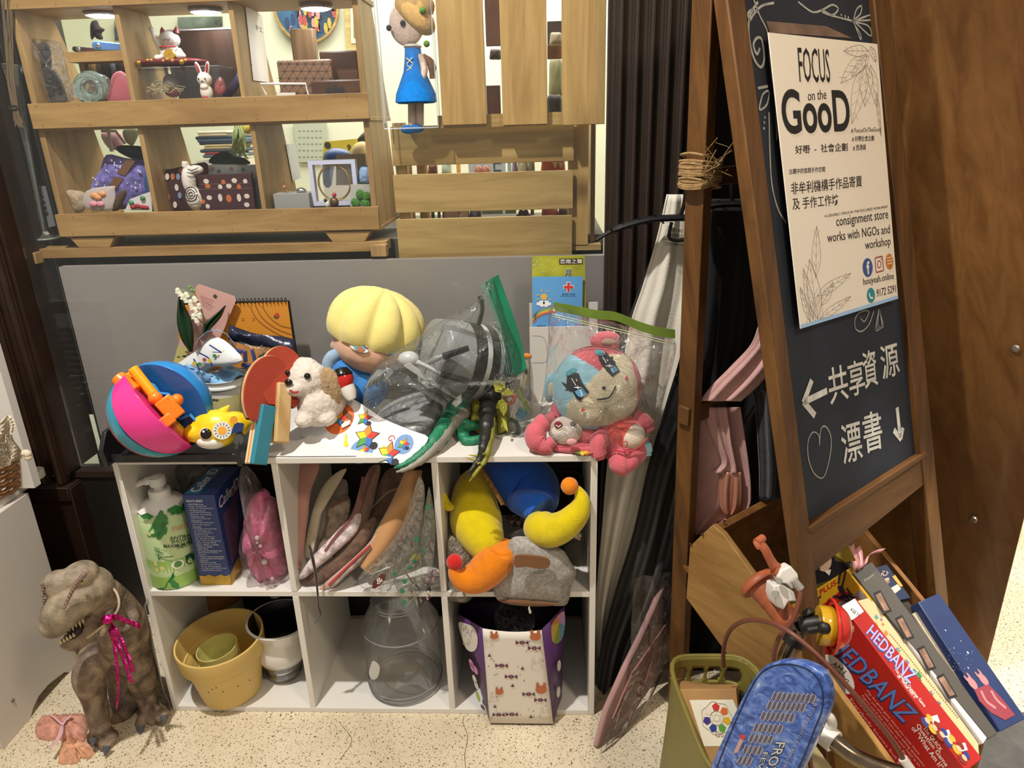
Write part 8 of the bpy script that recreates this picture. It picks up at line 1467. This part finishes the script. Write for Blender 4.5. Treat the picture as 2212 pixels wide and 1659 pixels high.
pz_('knitted_hat', 'dark teal ribbed knit folded behind the purple scarf', 'knitwear', [z1(*p) for p in ((745, 960), (770, 930), (900, 935), (960, 950), (960, 1040), (830, 1010))], .485, .012, mat('#1f3440', .95, 0, .9, 90, .3, 40)); pz_('knitted_scarf', 'blue ribbed knit tucked beside the purple scarf at the divider', 'scarf', [z1(*p) for p in ((920, 1130), (985, 1120), (1010, 1200), (1005, 1340), (960, 1330))], .42, .008, mat('#2d4f7f', .95, 0, .9, 100, .3, 40))
# lower second column
brg = mat('#3a1620', .85, 0, .2, 150, .1, 40)
t = pz_('fabric_pouch', 'burgundy printed pouch leaning at the second divider, half behind the striped cat', 'pouch', [z1(*p) for p in ((1015, 1100), (1100, 1080), (1240, 1050), (1330, 1050), (1320, 1200), (1280, 1345), (1050, 1345), (1030, 1220))], .455, .01, brg); b = B(); q = FRONT(.4435)
for i, (x, y, a) in enumerate(((1070, 1130, .3), (1105, 1130, .2), (1140, 1130, .2), (1130, 1200, .1), (1075, 1260, 0), (1150, 1250, .2), (1120, 1310, .2), (1160, 1090, 1), (1060, 1300, .2))): b.m(i % 3); u, v = q.px(*z1(x, y)); spot(b, q, u, v, .0045, .0075, 10, 0, -a)
fpm = [mat('#c9c0b4', .7), mat('#b5602c', .7), mat('#6f86a0', .7)]; b.out('coin_print', fpm, t, smooth=False)
t, q = card('card_purse', 'flat burgundy coin-printed purse standing in front of the white floral pouch', 'purse', [z1(*p) for p in ((1280, 1350), (1635, 1350), (1605, 1110), (1265, 1120))], .415, brg, .01); b = B()
for i, (x, y) in enumerate(((1320, 1160), (1430, 1165), (1500, 1155), (1570, 1160), (1330, 1190), (1410, 1195), (1465, 1190), (1530, 1195), (1340, 1265), (1410, 1265), (1465, 1270), (1530, 1265), (1580, 1255), (1300, 1290), (1580, 1310), (1330, 1320))): b.m(i % 3 if i % 3 != 2 else 0); u, v = q.px(*z1(x, y)); spot(b, q, u, v, .0048 if i % 2 else .0062, .0085 if i in (9, 10, 11) else .0052, 10, .0006)
b.m(3); [stroke(b, q, [z1(*p) for p in pts], .0006, .0008, 0) for pts in (((1272, 1180), (1600, 1172)), ((1280, 1212), (1608, 1205)))]; b.out('coin_print', fpm+[mat('#8a6a5c', .7)], t, smooth=False)
t = thing('cat_bottle', 'white cat-shaped figurine with black swirl stripes between the burgundy pouches', 'figurine', S(410, 450, .42)); c = S(412, 390, .42); k9 = MPP(c); b = B(); b.ell(D9(-4, 0), (15*k9, 13*k9, 30*k9)); b.ell(D9(2, 38), (19*k9, 16*k9, 26*k9)); b.ell(D9(14, -22, -2), (17*k9, 12*k9, 10*k9)); b.tube([D9(-6, -28), D9(-5, -40)], [8*k9, 7*k9], 10); b.out('body', wh, t, remesh=.002, iters=2); b = B(); q = FRONT(c.y-.0185)
for r_ in (4, 9, 14): stroke(b, q, [(412+r_*math.cos(a), 420+r_*1.1*math.sin(a)) for a in [j*.5 for j in range(13)]], .0022, 0, 3)
for y in (365, 372, 380): stroke(b, q, [(404, y), (415, y+3), (428, y-3)], .0018, 0, 3)
b.out('black_stripes', mat('#1b1816', .5), t, smooth=False)
t = pz_('fabric_pouch', 'white pouch with small blue and pink flowers behind the burgundy purse', 'pouch', [z1(*p) for p in ((1330, 1060), (1450, 1052), (1560, 1055), (1660, 1060), (1665, 1140), (1330, 1140))], .47, .006, mat('#b8c3c6', .85, 0, .1, 100)); b = B(); q = FRONT(.4625)
for i, (x, y) in enumerate(((1400, 1095), (1480, 1080), (1555, 1085), (1610, 1110), (1645, 1075), (1360, 1080))):
    for a in range(5): u, v = q.px(*z1(x+8*math.cos(a*1.257), y+8*math.sin(a*1.257))); spot(b.m(i % 2), q, u, v, .0016, None, 6, 0)
b.out('flower_print', [mat('#4f5f8a', .7), mat('#b5707a', .7)], t, smooth=False); tag(B().prism([S(*z1(*p), .43) for p in ((1605, 1145), (1665, 1140), (1680, 1350), (1630, 1350))], (0, .004, 0)).out('notebook', mat('#1b2028', .5), None), 'dark slate notebook edge between the burgundy purse and the third divider', 'notebook')
t = pz_('yarn_skein', 'dark green and grey knitted roll on the lower tier back', 'yarn', [z1(*p) for p in ((1335, 1040), (1380, 985), (1450, 970), (1500, 1000), (1560, 1010), (1600, 1050), (1450, 1060))], .50, .014, mat('#26352c', .95, 0, 1, 110, .4, 60))
# lower third column
p = X(0, 0, 0); xw = xdw[1]+.0065; P = [X(px, py, xw) for px, py in ((632, 392), (650, 384), (636, 308), (617, 313))]; t = thing('price_tag', 'long white tag on the third divider of the lower tier', 'tag', P[0]); B().prism(P, (.001, 0, 0)).out('sheet', mat('#c9cbd0', .5), t, smooth=False)
t = thing('jewellery_block', 'pale grey display block carrying two rings on the lower tier', 'block', S(630, 445, .42)); a, c = S(593, 445, .41), S(666, 417, .41); B().bb((a.x, .41, zL), (c.x, .46, c.z)).out('block', mat('#8f918e', .7), t, bevel=.001); zk = c.z
t = thing('wire_ring', 'gold wire flower ring with a pink bead on the grey block', 'ring', S(614, 414, .425)); c = V((S(614, 402, .425).x, .425, zk+.013)); b = B()
for a in range(6): b.tube([c+V((.007*math.cos(a*1.047)+.005*math.cos(s), 0, .007*math.sin(a*1.047)+.005*math.sin(s))) for s in [j*.628 for j in range(10)]], .0006, 5, closed=True)
b.out('wire', mat('#a8874a', .3, .9), t); B().ell(c+V((.001, -.003, 0)), .004, None, 10, 8).out('pink_bead', plastic('#b5707a', .25), t)
t = thing('silver_ring', 'silver textured ring on the grey block', 'ring', S(650, 414, .425)); c = V((S(650, 405, .425).x, .425, zk+.004)); B().ell(c, (.011, .009, .007), None, 16, 8).out('ring', mat('#a9adb0', .25, .9, .8, 150, .3, 120), t)
t = thing('floating_frame', 'white floating frame holding a gold bangle in the lower tier', 'frame', S(720, 445, .43)); q = FRONT(.43); b = B(); a, c = S(676, 445, .43), S(766, 344, .43)
for (xa, za, xb_, zb_) in ((a.x, a.z, a.x+.009, c.z), (c.x-.009, a.z, c.x, c.z), (a.x+.009, a.z, c.x-.009, a.z+.009), (a.x+.009, c.z-.009, c.x-.009, c.z)): b.bb((xa, .43, za), (xb_, .448, zb_))
b.out('frame_rim', plastic('#c3c8e0', .35), t); B().bb((a.x+.009, .438, a.z+.009), (c.x-.009, .4385, c.z-.009)).out('clear_film', clear('#dfe6f0', .06, .05, .8), t, smooth=False); m9 = (a+c)/2; B().tube([V((m9.x+.035*math.cos(s), .437, m9.z+.037*math.sin(s))) for s in [j*2*math.pi/40 for j in range(40)]], .0022, 8, closed=True).out('bangle', mat('#b59a62', .3, .8), t)
B().bb((a.x+.003, .425, zL), (c.x-.003, .455, a.z)).out('frame_foot', plastic('#22242c', .3), t)
t, q = card('felt_card', 'grey card with a green crochet four-leaf clover at the rack corner', 'card', [(757, 450), (802, 450), (800, 398), (757, 398)], .412, mat('#a8aaa2', .6)); b = B(); grc = mat('#3f7a2a', .95, 0, 1, 200, .3, 90)
for x, y, a in ((778, 420, .2), (792, 424, 1.4), (768, 438, -.6), (790, 440, 2.2)): b.ell(S(x, y, .408), (.0095, .004, .0105), M.Rotation(a, 3, 'Y'), 14, 8)
b.out('crochet_clover', grc, t)
t = thing('cat_figurine', 'tiny black and white cat figurine by the floating frame', 'figurine', S(706, 448, .41)); B().ell(S(707, 441, .41), (.006, .005, .008)).out('body', wh, t); B().ell(S(703, 433, .408), (.004, .004, .004)).out('head', plastic('#221e1c', .4), t)
t = thing('acorn_charm', 'bronze acorn charm with a red bead by the tiny cat', 'charm', S(722, 448, .408)); B().ell(S(722, 437, .408), (.010, .008, .011)).out('nut', mat('#5c4a2c', .4, .5, .4, 140), t); B().ell(S(722, 421, .408), .005, None, 12, 8).out('red_bead', plastic('#a8302c', .2), t)
t = pz_('yarn_ball', 'pale blue fuzzy yarn at the rack side behind the clover card', 'yarn', [(776, 395), (778, 360), (790, 356), (800, 362), (800, 398)], .45, .012, mat('#8fb0d0', .95, 0, 1, 140, .2, 60))
# crochet doll in a clear box
dx = thing('doll_box', 'tall clear plastic box holding the crochet doll in front of the slats', 'box', S(885, 280, .345)); a, c = S(832, 280, .345), S(948, 275, .345); B().bb((a.x, .337, c.z-.001), (c.x, .365, 1.62)).out('box_walls', clear('#e6e9f4', .02, .05, .35), dx, smooth=False); b = B(); [b.tube([V((x, y, c.z)), V((x, y, 1.6))], .0012, 6) for x in (a.x, c.x) for y in (.337, .365)]; b.tube([V((a.x, .337, c.z)), V((c.x, .337, c.z))], .0014, 6); b.out('box_edge', clear('#e6eaf6', .35, .05, 1), dx)
cd_ = thing('crochet_doll', 'crochet doll in a bright blue dress and straw hat inside the clear box', 'doll', S(880, 275, .352)); yd = .353; c = S(878, 52, yd); k9 = MPP(c); knit = lambda h: mat(h, .95, 0, .35, 160, .12, 120, .1)
B().ell(c, (38*k9, .012, 44*k9), None, 24, 16).out('head', knit('#dcc6b6'), cd_); b = B(); b.ell(D9(20, -16), (52*k9, .020, 27*k9), M.Rotation(rad(42), 3, 'Y'), 28, 14); b.ell(D9(34, -32), (30*k9, .017, 26*k9)); b.out('straw_hat', knit('#c9a468'), cd_); [B().ell(D9(x, y, 20), 7*k9, None, 10, 6).out('leaf', knit('#5f8a3a'), cd_) for x, y in ((40, -22), (44, 42))]
[B().ell(D9(x, y, 15), (6*k9, 3*k9, 6.5*k9), None, 12, 8).out('eye', plastic('#15120f', .15), cd_) for x, y in ((-36, 8), (-5, 0))]; bl = knit('#1873c4')
B().lathe([(17*k9, 0), (20*k9, -.025), (24*k9, -.045), (44*k9, -.085), (47*k9, -.10), (40*k9, -.103)], D9(10, 44), (.0, 0, 1), 28).out('dress', bl, cd_, solid=.002); B().lathe([(15*k9, .002), (20*k9, -.002), (17*k9, -.006)], D9(10, 42), (0, 0, 1), 20).out('collar', knit('#cfc6bb'), cd_, solid=.002)
B().tube(spline([D9(26, 62, 8), D9(34, 90, 12), D9(28, 116, 14)], 5), [7*k9, 8*k9, 7*k9], 10).out('arm', knit('#dcc6b6'), cd_)
for x, y2_ in ((-4, 208), (14, 206)): B().tube([D9(x+4, 150), D9(x, y2_)], [9*k9, 9*k9], 10).out('leg', knit('#c9b29c'), cd_); B().ell(D9(x-8, y2_+6, 4), (18*k9, .010, 10*k9), None, 14, 8).out('shoe', bl, cd_)
b = B(); [b.tube([D9(x0, y0, 22), D9(x1, y1, 22)], 1.2*k9, 6) for x0, y0, x1, y1 in ((-2, 68, 12, 80), (12, 68, -2, 80), (-2, 82, 12, 94), (12, 82, -2, 94))]; b.out('lacing', mat('#d3ccc2', .7), cd_); B().tube(spline([D9(30, 66, -2), D9(48, 80, 0), D9(50, 110, 0)], 5), [9*k9, 9*k9, 7*k9], 10).out('braid', knit('#7d5a38'), cd_)
# glass vase with dried stems by the pilaster
gv = thing('glass_vase', 'tall thin footed glass vase at the window end of the ledge', 'vase', S(96, 520, .40)); gm_ = clear('#cfd8cf', .08, .03, 1); c = S(98, 516, .41); tp = S(28, 140, .41); ax_ = (tp-c).normalized(); H9 = (tp-c).length
B().lathe([(.028, 0), (.030, .003), (.012, .010), (.005, .018), (.0045, H9*.2), (.006, H9*.5), (.011, H9*.8), (.019, H9)], c, ax_, 28).out('vase_body', gm_, gv); b = B(); b.tube([c+V((.029*math.cos(a), .029*math.sin(a), .002)) for a in [j*2*math.pi/36 for j in range(36)]], .002, 6, closed=True); x_, y_ = frame(ax_); b.tube([tp+(x_*math.cos(a)+y_*math.sin(a))*.019 for a in [j*2*math.pi/30 for j in range(30)]], .0014, 6, closed=True); b.tube([c+ax_*.02, c+ax_*H9*.75], .0022, 8); b.out('thick_glass', clear('#b9c9b4', .35, .05, 1), gv)
dsx = thing('dried_grass_bunch', 'bundle of dried grass stems hanging beside the glass vase', 'plant', S(40, 275, .38)); b = B()
for i in range(16): x = 12+R.uniform(-14, 16); b.tube(spline([S(38+R.uniform(-10, 12), 270+R.uniform(-10, 8), .385), S(24+R.uniform(-8, 8), 180, .38), S(x, -40, .38+R.uniform(-.01, .01))], 4), .0012, 5)
b.out('stem', mat('#6b5a40', .8), dsx); b = B(); b.tube([S(30+10*math.cos(a), 232+4*math.sin(a), .38) for a in [j*.6283 for j in range(10)]], .0015, 5, closed=True); b.out('string_tie', mat('#2d251c', .8), dsx)
t, q = card('bead_card', 'grey card of five dark round beads hanging behind the glass vase', 'card', [(104, 492), (120, 488), (98, 402), (78, 402)], .43, mat('#6a6f74', .5)); b = B(); [b.ell(S(86+3.4*i, 410+12*i, .427), (.004, .002, .005), None, 10, 6) for i in range(5)]; b.out('bead', plastic('#23262c', .3), t)
# ---------------------------------------------------------------- deeper in the shop
def plane_thing(name, label, cat, quad, y, m_, th=.006): t = thing(name, label, cat, S(quad[0][0], quad[0][1], y)); B().prism([S(px, py, y) for px, py in quad], (0, th, 0)).out('face', m_, t, smooth=False); return t, FRONT(y)
YB = 1.735
t = thing('round_artwork', 'round framed picture in blue and red on the shop wall', 'picture', S(665, 30, YB)); c = S(662, 15, YB); r_ = 72*MPP(c); B().lathe([(.001, .004), (r_*.94, .004)], c, (0, -1, 0), 48).out('canvas', mat('#2f5a80', .6, 0, 0, 0, .8, 9), t); B().lathe([(r_*.93, 0), (r_*.93, .014), (r_, .014), (r_, 0)], c, (0, -1, 0), 48).out('frame', wood('#b89a62', '#8a6c3a'), t); b = B(); q = FRONT(YB-.006)
for i in range(60): a, d = R.uniform(0, 6.28), r_*.85*R.random()**.5; b.m(i % 4); spot(b, q, c.x+d*math.cos(a), c.z+d*math.sin(a), .008, .02, 6, .001+.0002*(i % 5))
b.out('painted_marks', [mat(c_, .6) for c_ in ('#a84a48', '#c98a8a', '#1f3a66', '#b5a03f')], t, smooth=False)
t, q = plane_thing('framed_picture', 'gold framed green picture on the shop wall beside the round artwork', 'picture', [(748, 108), (790, 108), (790, -20), (742, -20)], YB, wood('#c9b47a', '#a08a4c')); b = B(); flat(b, q, [(759, 94), (790, 94), (790, -20), (756, -20)], lift=.003); b.m(1); flat(b, q, [(765, 82), (790, 82), (790, -20), (762, -20)], lift=.005); b.out('mount', [mat('#dcd9bb', .6), mat('#7a7a35', .6, 0, 0, 0, .6, 30)], t, smooth=False)
t, q = plane_thing('wall_calendar', 'pale monthly calendar hanging on the shop wall above the floating frame', 'calendar', [(644, 350), (708, 350), (706, 262), (632, 262)], YB, mat('#b5bcae', .6), .003); b = B()
for i in range(5):
    for j in range(6): stroke(b, q, [(645+9*j, 283+14*i), (650+9*j, 283+14*i)], .003, .001, 0)
b.out('day_marks', mat('#7d8478', .6), t, smooth=False)
t, q = plane_thing('snack_box', 'yellow boxed goods behind the floating frame', 'box', [(695, 345), (768, 345), (768, 300), (700, 306)], 1.05, mat('#c9b425', .5), .05); b = B(); textpx(b, q, '9', (750, 325), (758, 325), (750, 312), .02, 0, .002); spot(b, q, *q.px(708, 314), .010, None, 12, .002); b.out('box_print', mat('#2a2a24', .5), t, smooth=False)
pz_('hair_scrunchie', 'bright blue satin fabric bunch behind the floating frame', 'fabric', [(698, 352), (702, 330), (720, 320), (742, 322), (756, 330), (740, 345), (722, 345), (716, 400), (700, 400)], .62, .03, mat('#2f62b5', .4, 0, .6, 40, .3, 20)); pz_('fabric_bundle', 'cream fabric bundle beside the yellow boxed goods', 'fabric', [(758, 350), (762, 318), (778, 306), (794, 312), (796, 350)], .8, .03, mat('#cfb885', .8, 0, .6, 30, .2, 20))
pz_('pottery_bird', 'dark rounded ornament on the shop shelf behind the fabric bundle', 'ornament', [(772, 305), (782, 290), (795, 282), (800, 305)], 1.1, .03, mat('#1d1a18', .5)); plane_thing('cork_board', 'brown card sheet standing behind the floating frame', 'card', [(726, 400), (790, 400), (788, 332), (726, 334)], .52, mat('#a89a80', .7))
for i, (c_, x0, x1) in enumerate((('#cfc6a8', 424, 492), ('#c9bd98', 426, 490), ('#23303f', 420, 505), ('#4a6070', 424, 508), ('#22303a', 428, 512), ('#cfc08a', 440, 502), ('#b8a878', 438, 498), ('#3a4a58', 430, 512), ('#a33a30', 440, 494), ('#5a6a70', 436, 512))): p, q = S(x0, 283+5.6*i, .9), S(x1, 289+5.6*i, .9); tag(B().bb((p.x, .9, q.z), (q.x, 1.05, p.z-.001)).out('folded_cloth', mat(c_, .7, 0, .1, 60, .1, 30), None, bevel=.004), ('ivory', 'beige', 'navy', 'slate blue', 'ink blue', 'straw yellow', 'khaki', 'steel blue', 'brick red', 'grey-blue')[i]+' folded cloth in the flat stack seen past the second divider', 'cloth', 'folded cloths in the stack')
t = thing('dried_bouquet', 'pale green dried bouquet with yellow paper hanging by the third divider', 'plant', S(520, 340, .8)); b = B()
for i in range(26): b.tube(spline([S(512+R.uniform(-4, 8), 262, .8), S(516+R.uniform(-14, 14), 300, .8+R.uniform(-.03, .03)), S(516+R.uniform(-26, 22), 330+R.uniform(-8, 20), .8)], 3), .0022, 5, True, .5)
b.out('stem', mat('#8a9a62', .8), t); pz_('tissue_paper', 'yellow tissue paper twist above the dried bouquet', 'paper', [(524, 268), (545, 262), (552, 275), (540, 290), (528, 285)], .78, .02, mat('#c9b93f', .6, 0, .5, 60))
pz_('hanging_doll', 'dark purple tasselled charm hanging on the shop wall past the first lamp', 'charm', [z1(*p) for p in ((590, 140), (620, 130), (640, 170), (672, 190), (650, 215), (660, 250), (625, 250), (610, 215), (590, 255), (585, 190))], 1.0, .02, mat('#2b1c28', .9, 0, .6, 60)); plane_thing('framed_picture', 'dark framed print with a white figure on the shop wall past the riser', 'picture', [z1(*p) for p in ((735, 260), (805, 260), (800, 165), (730, 175))], YB, mat('#3d4650', .6, 0, 0, 0, .6, 20)); plane_thing('woven_panel', 'pale green woven panel above the dark framed print', 'panel', [z1(*p) for p in ((730, 170), (800, 170), (795, 125), (730, 130))], YB, mat('#8a9578', .8, 0, .6, 60, .4, 50)); plane_thing('landscape_print', 'blue and ochre landscape print above the walnut box', 'picture', [z1(*p) for p in ((1140, 180), (1420, 170), (1420, 105), (1135, 110))], YB, mat('#7a8a80', .6, 0, 0, 0, .8, 14))
pz_('bag_charm', 'green and pink stitched bag tag hanging past the first lower divider', 'charm', [z1(*p) for p in ((790, 830), (890, 830), (860, 920), (835, 930), (800, 900))], .7, .008, mat('#9aa07a', .8)); pz_('fabric_bag', 'pale pink fabric bag in the shop past the lower first column', 'bag', [z1(*p) for p in ((650, 850), (780, 850), (780, 950), (700, 950))], .9, .02, mat('#c99aa0', .8, 0, .3, 40)); B9 = thing('hanger_rod', 'white bent plastic rod in the lower first column', 'rod', S(*z1(700, 970), .52)); B().tube([S(*z1(x, y), .52) for x, y in ((650, 840), (740, 840), (800, 920))], .003, 8).out('arm', plastic('#cfcfc2', .4), B9); B().tube([S(*z1(x, y), .52) for x, y in ((690, 815), (715, 970))], .004, 8).out('stem', plastic('#cfcfd2', .4), B9)
# things glimpsed through the slats
gl = [('painted_board', 'white board with grey block letters seen in the upper slat gap', 'sign', (1010, 325, 1092, 378), .95, '#a8adac'), ('striped_scarf', 'grey and white chevron scarf seen in the upper slat gap', 'scarf', (1095, 325, 1105, 378), .93, '#9fb0b0'), ('wooden_slab', 'yellow wooden slab seen in the upper slat gap', 'panel', (984, 330, 994, 378), .9, '#c9923a'), ('lavender_tassel', 'lavender and yellow tassel seen in the upper slat gap', 'tassel', (1106, 335, 1117, 378), .92, '#8a7f98'), ('fabric_strip', 'cream fabric strip seen in the upper slat gap', 'fabric', (1118, 325, 1140, 378), .95, '#c9bfa0'), ('fabric_strip', 'olive ribbon strip seen in the upper slat gap', 'fabric', (1141, 325, 1155, 378), .95, '#8a8a6a'), ('bunting_flag', 'coral triangle-patterned fabric seen in the upper slat gap', 'fabric', (1170, 325, 1220, 378), .9, '#b5523c'),
      ('painted_board', 'plain pale aqua board seen in the lower slat gap', 'board', (1040, 448, 1087, 485), .85, '#a8c0b8'), ('striped_scarf', 'lime and lilac striped scarf seen in the lower slat gap', 'scarf', (1091, 448, 1116, 485), .85, '#9fb070'), ('wooden_post', 'brown wooden post seen in the lower slat gap', 'post', (1146, 448, 1154, 485), .8, '#6a4a26'), ('leather_bag', 'terracotta leather bag with a dark strap seen in the lower slat gap', 'bag', (1170, 450, 1206, 485), .75, '#a8502a'), ('leather_bag', 'dark brown leather bag seen in the lower slat gap', 'bag', (1206, 448, 1228, 485), .78, '#4a2a22'), ('black_post', 'black post seen in the lower slat gap', 'post', (930, 445, 938, 485), .7, '#151312'), ('black_post', 'second black post further along the lower slat gap', 'post', (944, 445, 951, 485), .72, '#151312'), ('wooden_box', 'brown wooden box seen in the lower slat gap', 'box', (993, 448, 1013, 480), .7, '#7a5a3c'),
      ('wooden_shelf', 'tall pale timber board seen at the start of the upper slat gap', 'board', (858, 335, 888, 378), .6, '#b58f55'), ('wooden_shelf', 'second timber board standing further along the upper slat gap', 'board', (898, 335, 922, 378), .62, '#a8854e'), ('bead_garland', 'rust and pink bead cluster seen in the upper slat gap', 'garland', (925, 352, 945, 378), .7, '#7a4434'), ('glass_bottle', 'pale mint ornament seen in the upper slat gap', 'ornament', (955, 338, 975, 378), .75, '#b5ccb8'), ('cloth_bundle', 'purple and black cloth bundle seen in the lower slat gap', 'fabric', (1014, 450, 1040, 485), .7, '#2d1c30'), ('bead_tray', 'brown bead tray seen in the lower slat gap', 'tray', (955, 455, 992, 482), .7, '#6b4a34'),
      ('wooden_chest', 'dark brown chest front seen between the first two upright planks', 'chest', (1046, -10, 1082, 98), .7, '#5a3418'), ('wooden_chest', 'lower red-brown chest seen between the first two upright planks', 'chest', (1050, 185, 1082, 258), .7, '#4a2214'), ('wooden_peg', 'dark turned wooden peg poking between the first two upright planks', 'peg', (1058, 106, 1082, 128), .6, '#3a2416'), ('wooden_shelf', 'brown shelf board seen between the last two upright planks', 'board', (1182, 46, 1214, 96), .75, '#4d3a2c'), ('wooden_bar', 'orange wooden bar seen between the last two upright planks', 'bar', (1182, 98, 1214, 126), .6, '#8a5a24'), ('ceramic_jar', 'grey-cream jar shoulder seen between the last two upright planks', 'jar', (1188, 70, 1214, 97), .7, '#a89c82'), ('patterned_cloth', 'yellow and blue patterned cloth seen between the last two upright planks', 'fabric', (1186, 128, 1214, 208), .8, '#8a8a5c'), ('wooden_figure', 'dark carved stand seen between the last two upright planks', 'ornament', (1182, 205, 1214, 258), .65, '#2a201a')]
for nm, lb_, ct_, (x0, y0, x1, y1), y, c_ in gl:
    p, q = S(x0, y0, y), S(x1, y1, y); m_ = mat(c_, .6, 0, .2, 60, .25, 40); soft = ct_ in ('fabric', 'bag', 'garland', 'ornament', 'tassel', 'jar', 'peg')
    if soft and y0 > 300: y = .72; y1 = 380 if y1 < 400 else 487
    if soft: o = pz_(nm, lb_, ct_, [(x0, y1), (x0, (y0+y1)/2), (x0+2, y0+1), ((x0+x1)/2, y0), (x1-2, y0+1), (x1, (y0+y1)/2), (x1, y1), ((x0+x1)/2, y1+1)], y, .02, m_, None, 'body', .01)
    else: o = thing(nm, lb_, ct_, (p.x, y, .64)); B().bb((p.x, y, .64 if y0 > 300 else q.z), (q.x, y+.02, p.z)).out('body', m_, o, bevel=.001)
    if nm == 'painted_board' and 'letters' in lb_: b = B(); text(b, PL(S(1083, 378, y-.001), V((0, 0, 1)), V((-1, 0, 0))), 'IT', .005, -.0, .05, .022, 0, .03, 0, .001); b.out('block_letters', mat('#3a4048', .6), o, smooth=False)
    if nm == 'bunting_flag': b = B(); [flat(b, FRONT(y-.021), [(x, yy), (x+12, yy), (x+6, yy+15)], lift=.0005) for x, yy in ((1186, 334), (1200, 334), (1193, 350), (1206, 350))]; b.out('triangle_print', mat('#cfc0a0', .7), o, smooth=False)
    if nm == 'striped_scarf' and 'lime' in lb_: b = B(); [b.m(i % 3) or flat(b, FRONT(y-.0006), [(1093+4*i, 485), (1095+4*i, 485), (1095+4*i, 448), (1093+4*i, 448)], lift=.0003) for i in range(6)]; b.out('woven_stripes', [mat('#c9923a', .8), mat('#7fae3f', .8), mat('#9c8fb0', .8)], o, smooth=False)
for py, lb_ in ((380, 'upper'), (487, 'lower')):
    t = thing('stock_shelf', 'pale shop shelf board carrying trinkets behind the '+lb_+' slat gap', 'shelf', (.0, .72, .64)); z_ = S(1040, py-.5, .72).z; x0, x1 = S(850, py, .72).x, S(1240, py, .72).x; B().bb((x0, .69, z_-.012), (x1, .78, z_)).out('board', pine, t)
    for x in (x0+.01, x1-.01): B().bb((x-.008, .765, .64), (x+.008, .78, z_-.012)).out('upright', pine, t)
for lb_, x0, x1, py, y, dd in (('folded cloth stack', 424, 512, 345, .9, .15), ('yellow boxed goods', 692, 770, 345.5, 1.05, .06), ('cream fabric bundle', 757, 800, 350.5, .79, .05)): p, q = S(x0, py, y), S(x1, py, y); tag(B().bb((p.x, y, .64), (q.x, y+dd, min(p.z, q.z))).out('display_plinth', mat('#cfcbbb', .7), None, smooth=False), 'pale display plinth under the '+lb_, 'plinth')
t = thing('flower_clip', 'brown felt flower seen in the lower slat gap', 'ornament', S(1131, 470, .7)); b = B(); c = S(1131, 468, .7); [b.ell(c+V((.012*math.cos(a), 0, .012*math.sin(a))), (.0075, .004, .0075), None, 10, 6) for a in [j*1.047 for j in range(6)]]; b.ell(c, .008, None, 10, 6); b.out('petals', mat('#4a3430', .8), t)
for x, lb_ in ((1035, 'first'), (1050, 'second')): tag(B().lathe([(.001, 0), (.012, .004), (.012, .014), (.006, .022), (.001, .026)], V((S(x, 376, .72).x, .72, S(1040, 379.5, .72).z)), (0, 0, 1), 16).out('shell_charm', mat('#9a5a44', .4), None), lb_+' copper-brown bud ornament standing on the middle slat of the crate', 'ornament')
